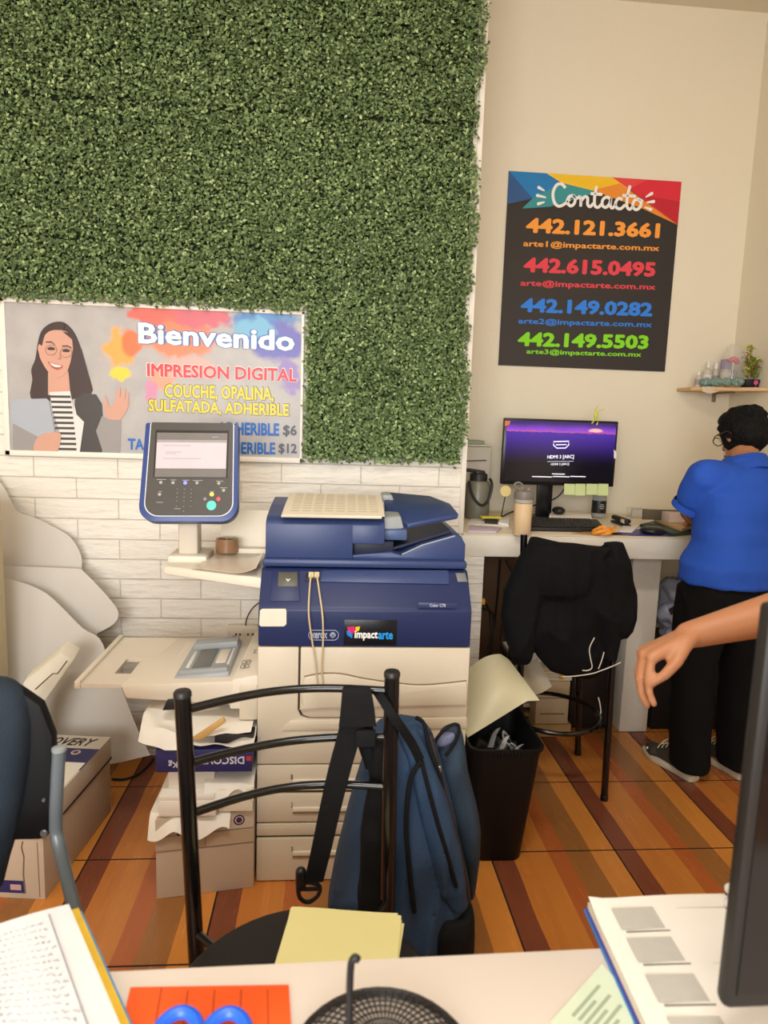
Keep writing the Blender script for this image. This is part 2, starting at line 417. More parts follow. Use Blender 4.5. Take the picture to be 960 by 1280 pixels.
# ------------------------------------------------------------------ artificial hedge mat
M_HB = mat('hedge_backing', (30, 44, 22), 0.9, var=0.3, scale=30)
def leaf_material():
    m = bpy.data.materials.new('boxwood_leaf'); m.use_nodes = True; t = NT(m); N = t.n; b = N['Principled BSDF']
    g = N.new('ShaderNodeNewGeometry'); cr = N.new('ShaderNodeValToRGB'); t.l.new(g.outputs['Random Per Island'], cr.inputs[0])
    e = cr.color_ramp.elements; e[0].position = 0; e[0].color = rgb((66, 86, 44)); e[1].position = 1; e[1].color = rgb((172, 190, 122))
    for p, c in ((0.35, (88, 112, 60)), (0.7, (110, 136, 76)), (0.9, (138, 162, 96))): k = e.new(p); k.color = rgb(c)
    tc = N.new('ShaderNodeTexCoord'); nz = t.noise(tc.outputs['Object'], 2.2, 3)
    hs = N.new('ShaderNodeHueSaturation'); t.l.new(cr.outputs[0], hs.inputs['Color'])
    t.l.new(t.math('ADD', t.math('MULTIPLY', nz, 0.5), 0.78), hs.inputs['Value']); hs.inputs['Saturation'].default_value = 0.88
    t.l.new(hs.outputs[0], b.inputs['Base Color']); b.inputs['Roughness'].default_value = 0.5; b.inputs['Specular IOR Level'].default_value = 0.3
    return m
hedge = thing('hedge_mat', 'artificial boxwood hedge mat of small green leaves covering the upper brick wall', 'artificial hedge', (-0.4, YW, 1.29))
def in_hedge(x, z):
    e = 0.552 + 0.012 * np.sin(z * 9) + 0.008 * np.sin(z * 31 + 1)
    return (x < e) & ((z > 1.888 + 0.004 * np.sin(x * 40)) | ((x > -0.108) & (z > 1.30)))
mb = MB().box((-1.75, YW - 0.010, 1.92), (0.535, YW - 0.002, ZC - 0.01)).box((-0.095, YW - 0.010, 1.315), (0.535, YW - 0.002, 1.921))
build(mb, 'backing', M_HB, hedge)
def leaves():
    n = 150000
    x = RNG.uniform(-1.75, 0.575, n); z = RNG.uniform(1.28, ZC - 0.02, n)
    jx = x + RNG.normal(0, 0.006, n); jz = z + RNG.normal(0, 0.006, n)
    k = in_hedge(jx, jz)
    # the mat is pieced from squares: the leaves are thinner along the joints
    for sx in (-1.31, -0.81, -0.06): k &= ~((np.abs(x - sx) < 0.008) & (RNG.random(n) < 0.5) & (z > 1.9))
    for sz, xa, xb in ((2.12, -1.7, 0.0), (2.07, -0.05, 0.56), (2.62, -1.7, 0.56)): k &= ~((np.abs(z - sz) < 0.009) & (x > xa) & (x < xb) & (RNG.random(n) < 0.55))
    x, z = x[k], z[k]; n = len(x)
    y = YW - 0.010 - RNG.beta(2.2, 1.6, n) * 0.042
    L = RNG.uniform(0.0062, 0.0102, n); W = L * RNG.uniform(0.55, 0.75, n)
    # leaf normal mostly towards the room and a little up
    nr = np.stack([RNG.normal(0, 0.55, n), -np.abs(RNG.normal(0.9, 0.3, n)), RNG.normal(0.35, 0.5, n)], 1); nr /= np.linalg.norm(nr, axis=1)[:, None]
    a = RNG.normal(0, 1, (n, 3)); t = a - (a * nr).sum(1)[:, None] * nr; t /= np.linalg.norm(t, axis=1)[:, None]
    s = np.cross(nr, t); c = np.stack([x, y, z], 1)
    fold = nr * (W * 0.45)[:, None]
    p = [c - t * L[:, None], c + s * W[:, None] + fold - t * (L * 0.1)[:, None], c + t * L[:, None], c - s * W[:, None] + fold - t * (L * 0.1)[:, None]]
    co = np.stack(p, 1).reshape(-1, 3)
    co[:, 1] = np.minimum(co[:, 1], YW - 0.003)
    me = bpy.data.meshes.new('leaves'); me.vertices.add(n * 4); me.vertices.foreach_set('co', co.reshape(-1))
    me.loops.add(n * 6); me.polygons.add(n * 2)
    i = np.arange(n)[:, None] * 4
    me.loops.foreach_set('vertex_index', (i + np.array([[0, 1, 2, 0, 2, 3]])).reshape(-1))
    me.polygons.foreach_set('loop_start', np.arange(n * 2) * 3); me.polygons.foreach_set('loop_total', np.full(n * 2, 3))
    me.update(); me.validate()
    o = finish(me, 'leaf_cover', leaf_material(), hedge, smooth=0); o['kind'] = 'stuff'
leaves()

# ------------------------------------------------------------------ welcome banner
def banner_print_material():
    m = bpy.data.materials.new('banner_print'); m.use_nodes = True; t = NT(m); N = t.n; b = N['Principled BSDF']
    tc = N.new('ShaderNodeTexCoord'); sp = N.new('ShaderNodeSeparateXYZ'); t.l.new(tc.outputs['Object'], sp.inputs[0])
    n1 = t.noise(tc.outputs['Object'], 9, 5); n2 = t.noise(tc.outputs['Object'], 22, 5)
    col = t.mix(t.smooth(n1, 0.2, 0.8), rgb((168, 165, 164)), rgb((184, 181, 178)))
    def blob(px, py, rx, rz, c, seed):
        nonlocal col
        q = PY(px, py, YW); q = q - V((-0.70, YW, 1.28))
        dx = t.math('DIVIDE', t.math('SUBTRACT', sp.outputs[0], q.x), rx); dz = t.math('DIVIDE', t.math('SUBTRACT', sp.outputs[2], q.z), rz)
        d = t.math('SQRT', t.math('ADD', t.math('MULTIPLY', dx, dx), t.math('MULTIPLY', dz, dz)))
        d = t.math('ADD', d, t.math('MULTIPLY', t.math('SUBTRACT', n2 if seed else n1, 0.5), 1.5))
        col = t.mix(t.math('SUBTRACT', 1.0, t.smooth(d, 0.65, 1.05)), col, rgb(c))
    blob(150, 437, 0.07, 0.09, (236, 168, 84), 1); blob(200, 395, 0.13, 0.07, (214, 108, 96), 1); blob(165, 428, 0.05, 0.06, (226, 120, 76), 0)
    blob(152, 467, 0.045, 0.035, (226, 206, 72), 1); blob(225, 425, 0.17, 0.08, (222, 134, 96), 0); blob(255, 395, 0.13, 0.06, (206, 106, 116), 1)
    blob(330, 400, 0.14, 0.08, (92, 140, 196), 1); blob(350, 430, 0.12, 0.10, (110, 110, 180), 0); blob(320, 412, 0.09, 0.05, (120, 178, 208), 1)
    blob(205, 470, 0.06, 0.07, (226, 160, 130), 0); blob(190, 490, 0.03, 0.05, (206, 140, 170), 1); blob(240, 460, 0.12, 0.05, (214, 170, 160), 1); blob(362, 470, 0.05, 0.08, (150, 130, 185), 1)
    t.l.new(col, b.inputs['Base Color']); b.inputs['Roughness'].default_value = 0.3; b.inputs['Specular IOR Level'].default_value = 0.22
    return m
ban = thing('wall_banner', 'long welcome banner with a waving woman and price list, framed on the brick wall', 'banner', (-0.70, YW, 1.28))
M_FR = mat('white_frame', (236, 230, 218), 0.4)
xl, xr_, zb, zt = -1.290, -0.114, 1.283, 1.892
fr = MB()
fr.box((xl, YW - 0.022, zt - 0.016), (xr_, YW - 0.001, zt), 0.003).box((xl, YW - 0.022, zb), (xr_, YW - 0.001, zb + 0.022), 0.003)
fr.box((xl, YW - 0.022, zb), (xl + 0.022, YW - 0.001, zt), 0.003).box((xr_ - 0.012, YW - 0.022, zb), (xr_, YW - 0.001, zt), 0.003)
build(fr, 'frame', M_FR, ban)
YB = YW - 0.014
build(MB().box((xl + 0.02, YB, zb + 0.02), (xr_ - 0.010, YW - 0.003, zt - 0.014)), 'print_sheet', banner_print_material(), ban)
def pm(n, c, r=0.32): return mat('print_' + n, c, r, var=0.03, scale=25, spec=0.25)
def bq(pts, d):     # crop of the photo (0,370)-(180,580) seen at 960 px wide -> banner plane, d layers forward
    return [PY(x * 0.1875, 370 + y * 0.1875, YB - 0.0008 * d) for x, y in pts]
class Lay(MB):
    def lay(s, pts, d, mi, sm=0):
        q = bq(pts, d)
        if sm: q = smoothpath(q, sm, closed=True)
        s.prism(q, V((0, 0.0007, 0)), mi); return s
woman = Lay()
hair, skin, blaz, dark, wht, lap, lip, skd = range(8)
woman.lay([(400, 170), (330, 185), (275, 235), (250, 320), (235, 420), (208, 490), (215, 560), (205, 680), (330, 700), (480, 690), (610, 650), (605, 570), (570, 470), (540, 350), (500, 250), (450, 190)], 1, hair, 3)
woman.lay([(320, 510), (320, 660), (470, 660), (455, 500)], 2, skin)
woman.lay([(500, 690), (560, 650), (640, 655), (680, 720), (690, 850), (680, 1050), (470, 1052), (490, 800)], 2, dark)
woman.lay([(680, 800), (740, 825), (808, 830), (800, 1052), (690, 1052), (640, 900)], 3, blaz)
woman.lay([(330, 640), (468, 635), (490, 760), (505, 900), (515, 1052), (385, 1052), (395, 900), (350, 760)], 3, wht)
for i in range(11):
    y = 662 + i * 35; xa = 334 + i * 5.5; xb = 470 + i * 4.4
    woman.lay([(xa, y), (xb, y + 2), (xb, y + 18), (xa, y + 16)], 4, dark)
woman.lay([(485, 680), (510, 790), (560, 840), (530, 1052), (512, 1052), (500, 860)], 5, wht)
woman.lay([(72, 690), (310, 683), (325, 695), (365, 900), (330, 1000), (85, 940)], 5, lap)
woman.lay([(85, 850), (330, 980), (250, 1050), (85, 1050)], 6, blaz, 0)
woman.lay([(225, 1000), (250, 945), (300, 915), (395, 910), (405, 950), (390, 1020), (350, 1045), (240, 1045)], 7, skin, 3)
woman.lay([(300, 260), (350, 228), (430, 232), (475, 270), (488, 340), (480, 420), (450, 500), (405, 540), (360, 540), (310, 490), (270, 420), (262, 390), (252, 350), (262, 320), (280, 330)], 4, skin, 3)
woman.lay([(415, 235), (480, 290), (487, 350), (470, 440), (450, 500), (600, 560), (545, 360), (500, 255)], 5, hair)
woman.lay([(300, 250), (340, 225), (425, 228), (430, 190), (340, 195), (285, 250)], 5, hair)
woman.lay([(318, 438), (360, 452), (415, 462), (412, 480), (380, 492), (345, 475)], 5, lip, 2); woman.lay([(330, 445), (365, 456), (408, 464), (400, 474), (370, 474), (345, 462)], 6, wht, 2)
for (cx, cy) in ((340, 355), (440, 368)): woman.lay([(cx - 24, cy - 8), (cx, cy - 16), (cx + 26, cy - 6), (cx + 18, cy + 6), (cx - 18, cy + 4)], 5, hair, 2)
for pts in ([(300, 310), (345, 312), (368, 330), (365, 322), (345, 303), (310, 303)], [(412, 338), (450, 336), (478, 350), (476, 342), (450, 328), (415, 330)]): woman.lay(pts, 5, hair)
woman.lay([(392, 370), (400, 410), (380, 420), (400, 425), (412, 415)], 5, skd)
palm = [(690, 700), (700, 660), (716, 690), (722, 740), (760, 720), (785, 610), (803, 606), (800, 680), (822, 612), (840, 616), (832, 690), (850, 640), (862, 648), (850, 720), (862, 690), (862, 720), (838, 780), (800, 828), (720, 822), (695, 770)]
woman.lay(palm, 4, skin, 1)
build(woman, 'printed_portrait', [pm('hair', (74, 62, 60)), pm('skin', (206, 158, 138)), pm('blazer', (152, 148, 146)), pm('charcoal', (78, 74, 74)), pm('white', (222, 220, 216)), pm('laptop', (170, 176, 186)), pm('lip', (176, 92, 84)), pm('skin_shade', (180, 120, 100))], ban, smooth=0)
# round wire glasses printed on the face
gl = MB()
for cx, cy in ((340, 360), (440, 375)):
    gl.tube(bq([(cx + 38 * math.cos(a * math.pi / 10), cy + 34 * math.sin(a * math.pi / 10)) for a in range(20)], 8), 0.0006, 5, closed=True)
build(gl, 'printed_glasses', pm('glasses', (120, 96, 88)), ban)
W_ = pm('letter_white', (238, 236, 232)); BL = pm('letter_blue', (40, 104, 190)); LB = pm('letter_outline_blue', (72, 116, 182)); RD = pm('letter_red', (214, 70, 76)); YE = pm('letter_yellow', (232, 208, 66)); DK = pm('letter_outline_dark', (92, 92, 60)); GY = pm('letter_grey', (84, 84, 92))
YL = YB - 0.0015
def duo(body, l, r, top, m_in, m_out, b1, b2, name):
    textY(body, l, r, top, YL, m_out, ban, name=name + '_outline', bold=b2, lift=0.0)
    textY(body, (l[0] + 0.8, l[1] - 0.6), (r[0] - 0.8, r[1] - 0.6), top + 0.8, YL - 0.001, m_in, ban, name=name, bold=b1, lift=0.0)
duo('Bienvenido', (172, 430), (369, 440), 402, W_, LB, 0.032, 0.07, 'headline_lettering')
duo('IMPRESION DIGITAL', (183, 471), (372, 478), 453, RD, W_, 0.032, 0.055, 'red_lettering')
duo('COUCHE, OPALINA,', (205, 500), (343, 504), 479, YE, DK, 0.032, 0.055, 'yellow_lettering')
duo('SULFATADA, ADHERIBLE', (185, 517), (362, 523), 498, YE, DK, 0.032, 0.055, 'yellow_lettering')
textY('ADHERIBLE', (272, 543), (349, 545), 527, YL, BL, ban, name='blue_lettering', bold=0.035)
textY('$6', (353.5, 546), (371, 546.5), 531, YL, GY, ban, name='grey_lettering', bold=0.03)
textY('TA', (160, 562), (180, 562.5), 548, YL, BL, ban, name='blue_lettering', bold=0.03)
textY('ADHERIBLE', (268, 567), (344, 568), 552, YL, BL, ban, name='blue_lettering', bold=0.03)
textY('$12', (348, 568), (371, 568.5), 554, YL, GY, ban, name='grey_lettering', bold=0.03)

# ------------------------------------------------------------------ contact poster
YQ = YA - 0.006
q = [PY(637, 214, YQ), PY(853, 227, YQ), PY(830, 464, YQ), PY(622, 457, YQ)]
x0, x1 = (q[0].x + q[3].x) / 2, (q[1].x + q[2].x) / 2; z1, z0 = (q[0].z + q[1].z) / 2, (q[2].z + q[3].z) / 2
pos = thing('contact_poster', 'black poster with coloured phone numbers and addresses on the cream alcove wall', 'poster', ((x0 + x1) / 2, YA, z0))
build(MB().box((x0, YQ, z0), (x1, YA - 0.001, z1)), 'poster_sheet', mat('poster_black', (46, 42, 41), 0.3, var=0.1, scale=4), pos, smooth=0)
def cq(pts, d):
    out = []
    for x, y in pts:
        p = PY(600 + x * 0.29167, 200 + y * 0.29167, YQ - 0.0004 * d)
        out.append(V((min(max(p.x, x0), x1), p.y, min(max(p.z, z0), z1))))
    return out
tri = MB()
T = [([(110, 40), (225, 165), (110, 188)], 0), ([(110, 40), (310, 40), (350, 100), (225, 165)], 1), ([(225, 165), (350, 98), (525, 132), (300, 200), (180, 208)], 2), ([(285, 40), (580, 60), (645, 120), (480, 130), (350, 98)], 3), ([(480, 130), (600, 100), (850, 278), (690, 205)], 4), ([(570, 40), (880, 70), (880, 290), (848, 277), (640, 125)], 5), ([(690, 150), (880, 180), (880, 290), (848, 277)], 6), ([(570, 40), (720, 60), (640, 125)], 7)]
for i, (p, mi) in enumerate(T): tri.prism(cq(p, 1 + i * 0.4), V((0, 0.0006, 0)), mi)
build(tri, 'coloured_triangles', [pm('navy', (58, 92, 140)), pm('sky', (46, 124, 182)), pm('teal', (64, 146, 150)), pm('sun', (236, 190, 50)), pm('amber', (228, 140, 56)), pm('crimson', (214, 52, 66)), pm('crimson_dark', (190, 44, 56)), pm('coral', (222, 74, 72))], pos, smooth=0)
def ct_(body, l, r, top, c, n, bold=0.024):
    f = lambda p: (600 + p[0] * 0.29167, 200 + p[1] * 0.29167)
    textY(body, f(l), f(r), 200 + top * 0.29167, YQ, pm(n, c), pos, name='number_lettering' if body[0] == '4' else 'address_lettering', bold=bold)
OR, PK, BU, GN = (244, 158, 66), (226, 72, 84), (54, 128, 222), (134, 216, 40)
ct_('442.121.3661', (195, 312), (768, 336), 246, OR, 'orange', 0.045); ct_('arte1@impactarte.com.mx', (184, 377), (766, 398), 343, OR, 'orange')
ct_('442.615.0495', (185, 481), (750, 502), 416, PK, 'pink', 0.045); ct_('arte@impactarte.com.mx', (172, 546), (750, 564), 512, PK, 'pink')
ct_('442.149.0282', (173, 652), (737, 672), 590, BU, 'bright_blue', 0.045); ct_('arte2@impactarte.com.mx', (163, 708), (735, 724), 676, BU, 'bright_blue')
ct_('442.149.5503', (160, 798), (720, 812), 736, GN, 'lime', 0.045); ct_('arte3@impactarte.com.mx', (198, 836), (690, 850), 808, GN, 'lime')
scr = MB()
strokes = [[(366, 120), (350, 103), (328, 108), (313, 140), (318, 180), (338, 198), (366, 186), (384, 168)], [(400, 152), (382, 158), (374, 180), (388, 197), (404, 186), (408, 164), (398, 152), (414, 164), (430, 154)],
           [(430, 154), (432, 176), (431, 200)], [(432, 178), (448, 158), (461, 163), (461, 190), (472, 200), (486, 186)], [(500, 112), (491, 160), (492, 195), (506, 203), (520, 190)], [(474, 144), (524, 148)],
           [(558, 166), (541, 159), (525, 173), (525, 195), (540, 203), (555, 187), (561, 163), (558, 195), (568, 206), (582, 190)], [(610, 170), (594, 165), (581, 183), (584, 203), (602, 209), (622, 192)],
           [(643, 110), (631, 160), (630, 200), (642, 211), (656, 198)], [(610, 152), (668, 156)], [(678, 168), (661, 175), (655, 197), (667, 213), (684, 204), (690, 184), (679, 169), (698, 178)]]
for st in strokes:
    p = smoothpath(cq(st, 6), 5)
    scr.tube([V((a.x, YQ - 0.003, a.z)) for a in p], 0.0075, 6)
for a, b_ in (((252, 118), (274, 131)), ((246, 152), (280, 160)), ((250, 188), (274, 181)), ((736, 144), (712, 158)), ((744, 178), (716, 182)), ((732, 212), (708, 203))):
    p = cq([a, b_], 6); scr.capsule(V((p[0].x, YQ - 0.003, p[0].z)), V((p[1].x, YQ - 0.003, p[1].z)), 0.008, 0.004, 8)
so = raw(scr)
for v in so.vertices: v.co.y = YQ - 0.003 + (v.co.y - (YQ - 0.003)) * 0.15
finish(so, 'script_lettering', pm('script_white', (236, 234, 228)), pos)

# ================================================================== PRINTER
PX0, PX1, PF, PB = -0.206, 0.447, 2.007, 2.79
M_CR = mat('printer_cream', (208, 197, 175), 0.45, var=0.03, scale=5, bump=0.03, bscale=400)
M_CR2 = mat('printer_cream_light', (222, 212, 194), 0.45, var=0.03, scale=5)
M_NAVY = mat('printer_navy', (30, 42, 84), 0.42, var=0.05, scale=6, bump=0.03, bscale=400)
M_BLUE = mat('printer_blue', (48, 64, 108), 0.38, var=0.05, scale=5, bump=0.03, bscale=400)
M_BLUL = mat('printer_blue_light', (72, 92, 132), 0.4, var=0.05, scale=6)
M_GAP = mat('gap_shadow_black', (40, 34, 30), 0.8)
M_GREY = mat('printer_grey', (156, 160, 162), 0.4, var=0.05, scale=8)
M_GREYD = mat('printer_dark_grey', (112, 114, 112), 0.45, var=0.05, scale=8)
prn = thing('multifunction_printer', 'large navy and cream office copier with drawers, side tray and swivel screen', 'printer', (0.12, 2.4, 0))
zz = lambda y, x=350: PY(x, y, PF).z
build(MB().box((PX0 + 0.006, PF + 0.012, 0.035), (PX1 - 0.006, PB, 0.782), 0.006), 'body', M_CR, prn)
build(MB().box((PX0 + 0.008, PF + 0.0105, 0.04), (PX1 - 0.008, PF + 0.0118, 0.781)), 'gap_shade_plate', mat('gap_shade_brown', (70, 58, 46), 0.8), prn)  # dark plate that paints the shade in the gaps between front panels
cas = MB()
for x in (PX0 + 0.07, PX1 - 0.07):
    for y in (PF + 0.10, PB - 0.10): cas.lathe((x - 0.015, y, 0.026), [(0.026, 0), (0.026, 0.03)], 14, (1, 0, 0)).box((x - 0.02, y - 0.015, 0.03), (x + 0.02, y + 0.015, 0.05))
build(cas, 'caster', mat('caster_black', (34, 32, 31), 0.6), prn)
xs = PY(374, 850, PF).x
zd = zz(897); zu = zz(850); zl = zz(955)
# lower panel with the left column
ring = [(PX0, zl), (PX1, zl), (PX1, zd - 0.004), (xs + 0.03, zd - 0.004), (xs + 0.006, zd + 0.004), (xs - 0.003, zd + 0.025), (xs - 0.003, 0.78), (PX0, 0.78)]
build(MB().prism([V((x, PF, z)) for x, z in ring], V((0, 0.02, 0)), bevel=0.003), 'front_panel', M_CR, prn)
dring = [(xs + 0.003, 0.78), (PX1, 0.78), (PX1, zd)] + [(xs + 0.034, zd), (xs + 0.013, zd + 0.008), (xs + 0.003, zd + 0.028)]
door = build(MB().prism([V((x, PF - 0.001, z)) for x, z in dring], V((0, 0.02, 0)), bevel=0.004), 'front_door', M_CR, prn)
# raised grip bow across the lower half of the door
def bow(px): return PY(px, 0, PF).x
bt = [PY(x, y, PF) for x, y in ((380, 846), (400, 842), (425, 842), (455, 848), (490, 853), (530, 856), (583, 851))]
bt = smoothpath(bt, 4)
gring = [V((p.x, PF - 0.011, p.z)) for p in bt] + [V((PX1 - 0.003, PF - 0.011, zz(880))), V((bow(420), PF - 0.011, zz(884))), V((bow(388), PF - 0.011, zz(886))), V((xs + 0.014, PF - 0.011, zz(880))), V((xs + 0.006, PF - 0.011, zz(868)))]
build(MB().prism(gring, V((0, 0.014, 0)), bevel=0.004), 'door_grip', M_CR, door)
M_SEAM = mat('seam_brown_fine', (120, 100, 76), 0.8)
build(MB().tube([p + V((0, -0.0025, 0.002)) for p in bt], 0.0013, 6), 'door_seam', M_SEAM, door)
# raised step below the door
sring = [PY(x, y, PF - 0.006) for x, y in ((352, 914), (362, 902), (378, 900), (584, 897), (584, 911), (400, 913))]
build(MB().prism(sring, V((0, 0.012, 0)), bevel=0.004), 'panel_step', M_CR, prn)
for i, (ya, yb) in enumerate(((957, 989), (993, 1028), (1030, 1045), (1048, 1101))):
    d = build(MB().box((PX0, PF, zz(yb)), (PX1, PF + 0.022, zz(ya)), 0.004), 'paper_drawer', M_CR, prn)
    if i != 2:
        ym = {0: 974, 1: 1009, 3: 1064}[i]
        h = MB().box((PY(366, ym, PF).x, PF - 0.006, zz(ym + 5)), (PY(500, ym, PF).x, PF + 0.004, zz(ym)), 0.002)
        build(h, 'drawer_handle', M_CR2, d)
        build(MB().box((PY(366, ym, PF).x, PF - 0.0065, zz(ym + 7)), (PY(440, ym, PF).x, PF + 0.004, zz(ym + 5)), 0.001), 'handle_slot', mat('drawer_slot', (120, 100, 74), 0.7), d)
        n = {0: '1', 1: '2', 3: '3'}[i]
        textY(n, (363.5, ym), (366, ym), ym - 6, PF, mat('number_brown', (120, 104, 84), 0.6), d, name='number_lettering')
# navy upper housing: sloped shelf in profile
prof = [(PF, 0.784), (PF, 0.896), (PF + 0.006, 0.906), (PF + 0.088, 0.998), (PF + 0.10, 1.004), (PB, 1.004), (PB, 0.784)]
build(MB().prism([V((PX0 + 0.001, y, z)) for y, z in prof], V((PX1 - PX0 - 0.002, 0, 0)), bevel=0.003), 'upper_housing', M_NAVY, prn)
SLO = V((0, 0.088, 0.098)).normalized(); SN = X.cross(SLO)  # slope direction and outward normal
def sl(px, py, lift=0.001):   # a pixel on the sloped shelf
    d = ray(px, py); p0 = V((0, PF + 0.006, 0.906)); k = (p0 - V((0, 0, EYE))).dot(SN) / d.dot(SN); return d * k + V((0, 0, EYE)) + SN * lift
def slope_plate(pts, name, m, th=0.004, par=prn):
    return build(MB().prism([sl(x, y, 0) for x, y in pts], SN * th, bevel=0.0012), name, m, par)
slope_plate([(340, 713), (374, 713), (375, 752), (338, 752)], 'slope_flap', M_NAVY, 0.003)
slope_plate([(348, 716), (372, 716), (372, 734), (347, 734)], 'card_sticker', mat('olive_sticker', (84, 82, 70), 0.4), 0.0045)
slope_plate([(404, 713.5), (560, 713.5), (561, 731), (400, 728)], 'sloped_inlay', M_BLUE, 0.005)
slope_plate([(569, 717), (581, 717), (584, 728), (572, 728)], 'button_panel', M_GREYD, 0.005)
slope_plate([(383, 717), (400, 717), (399, 727), (381, 727)], 'usb_port', mat('port_black', (22, 24, 34), 0.5), 0.003)
a = sl(357, 728, 0.0055); b_ = sl(363, 728, 0.0055)
text('v', a, X, SLO, (b_ - a).length, 0.01, pm('sticker_white', (214, 212, 204)), prn, name='sticker_mark', bold=0.02, lift=0)
# front face of the housing
YN = PF - 0.0015
build(MB().prism([PY(x, y, YN) for x, y in ((325, 763), (328, 761), (357, 761), (358, 764), (358, 780), (355, 783), (326, 783), (324, 781))], V((0, 0.0015, 0))), 'blank_label', mat('label_paper', (226, 216, 196), 0.6), prn)
build(MB().box((PY(523, 757, PF).x, YN, PY(523, 760, PF).z), (PY(571, 757, PF).x, PF, PY(523, 753, PF).z), 0.0005), 'model_strip', mat('strip_navy', (44, 54, 92), 0.4), prn)
textY('Color C70', (537, 758.5), (557, 758.7), 754.5, YN, pm('strip_text', (186, 190, 206)), prn, name='model_lettering', bold=0.02)
ms = MB()
pill = []
for k in range(24):
    a = math.pi / 2 + k * math.pi / 12 + 1e-4
    pill.append((404.5 + (-1 if math.cos(a) < 0 else 1) * 12.5 + 6.2 * math.cos(a), 794 - 6.2 * math.sin(a)))
ms.tube([PY(x, y, YN) for x, y in pill], 0.0011, 6, closed=True)
logo = build(ms, 'maker_logo', pm('logo_silver', (170, 176, 192)), prn)
textY('xerox', (389, 798), (409, 798.3), 790.5, YN, pm('logo_silver', (170, 176, 192)), logo, name='logo_lettering', bold=0.03)
c = PY(416, 794, YN); build(MB().lathe(c, [(0.0095, 0), (0.008, 0.002), (0.004, 0.003)], 20, (0, -1, 0)), 'logo_ball', pm('logo_ball', (150, 158, 178)), logo)
cr1 = MB()
for s in (1, -1): cr1.tube([c + V((0.006 * t, -0.0032 + 0.0014 * t * t, 0.006 * t * s)) for t in (-1, -.5, 0, .5, 1)], 0.0010, 6)
build(cr1, 'logo_cross', pm('logo_navy', (60, 70, 110)), logo)
stk = build(MB().box((PY(430, 790, PF).x, YN, PY(430, 806, PF).z), (PY(496, 790, PF).x, PF, PY(430, 774.5, PF).z), 0.0004), 'shop_sticker', mat('sticker_black', (20, 20, 24), 0.3), prn)
textY('impact', (443, 800.5), (472, 801), 788, YN, pm('letter_white', (238, 236, 232)), stk, name='white_lettering', bold=0.035)
textY('arte', (472.5, 799), (491, 799.3), 789.5, YN, pm('sticker_cyan', (40, 150, 226)), stk, name='blue_lettering', bold=0.035)
ic = MB()
for pts, mi in (([(434, 784), (443, 783), (444, 789), (440, 793), (435, 790)], 0), ([(444, 784), (450, 783), (449, 788), (445, 790)], 1), ([(433, 789), (436, 788), (441, 793), (440, 798), (434, 794)], 2)):
    ic.prism([PY(x, y, YN - 0.001) for x, y in pts], V((0, 0.001, 0)), mi)
build(ic, 'colour_icon', [pm('icon_magenta', (214, 40, 110)), pm('icon_yellow', (240, 196, 40)), pm('icon_blue', (40, 130, 214))], stk, smooth=0)
# scanner lid and document feeder
YF = 2.105
build(MB().box((PX0 + 0.002, YF - 0.005, 1.008), (0.444, PB - 0.02, 1.034), 0.008), 'scanner_lid', M_BLUE, prn)
p1 = [(2.115, 1.034), (2.122, 1.142), (2.13, 1.152), (2.155, 1.162), (2.30, 1.178), (2.46, 1.186), (2.56, 1.15), (2.60, 1.034)]
build(MB().prism([V((-0.196, y, z)) for y, z in p1], V((0.274, 0, 0)), bevel=0.004).prism([V((0.074, y, max(z, 1.083))) for y, z in p1], V((0.104, 0, 0)), bevel=0.003), 'feeder_cover', M_BLUE, prn)
ot = [(0.076, 1.034), (0.440, 1.034), (0.440, 1.085), (0.425, 1.112), (0.405, 1.112), (0.30, 1.080), (0.235, 1.046), (0.20, 1.056), (0.076, 1.044)]
tray = build(MB().prism([V((x, 2.125, z)) for x, z in ot], V((0, 0.45, 0)), bevel=0.002), 'output_tray', M_BLUE, prn)
build(MB().prism([V((x, 2.165, z)) for x, z in ((0.21, 1.056), (0.40, 1.118), (0.396, 1.124), (0.205, 1.062))], V((0, 0.36, 0))), 'tray_bed', mat('tray_dark_navy', (22, 28, 52), 0.5), tray)
build(MB().tube([V((0.236, 2.126, 1.049)), V((0.30, 2.1245, 1.081)), V((0.405, 2.126, 1.113))], 0.002, 6), 'tray_trim', pm('trim_silver', (170, 174, 176)), tray)
build(MB().box((0.176, 2.17, 1.086), (0.256, 2.52, 1.122), 0.006), 'feed_head', M_BLUL, prn)
build(MB().box((0.08, 2.15, 1.0445), (0.21, 2.50, 1.0845), 0.002), 'exit_shade_box', mat('tray_dark_navy', (22, 28, 52), 0.5), tray)  # solid dark box, its colour stands for the shade inside the paper exit
wing = [V(p) for p in ((0.262, 2.235, 1.113), (0.436, 2.255, 1.148), (0.430, 2.40, 1.166), (0.372, 2.50, 1.180), (0.20, 2.52, 1.190), (0.19, 2.30, 1.150))]
build(MB().prism(wing, V((0.004, 0, 0.018)), bevel=0.005), 'input_tray', M_BLUE, prn)
build(MB().hexa([V(p) for p in ((0.178, 2.18, 1.118), (0.247, 2.19, 1.122), (0.250, 2.28, 1.130), (0.178, 2.28, 1.130), (0.180, 2.19, 1.158), (0.236, 2.20, 1.162), (0.236, 2.28, 1.166), (0.182, 2.28, 1.168))], bevel=0.006), 'paper_guide', M_GREY, prn)
build(MB().hexa([V(p) for p in ((0.185, 2.42, 1.18), (0.235, 2.42, 1.18), (0.235, 2.49, 1.185), (0.185, 2.49, 1.185), (0.19, 2.42, 1.206), (0.225, 2.42, 1.206), (0.222, 2.49, 1.210), (0.19, 2.49, 1.210))], bevel=0.005), 'paper_guide', M_GREY, prn)
# bypass tray on the left side
TZ = 0.655
byp = MB()
def tq(x, y, z=TZ): return PZ(x, y, z)
o1, o2 = V((-0.748, 2.025, TZ)), V((-0.744, 2.46, TZ + 0.004))
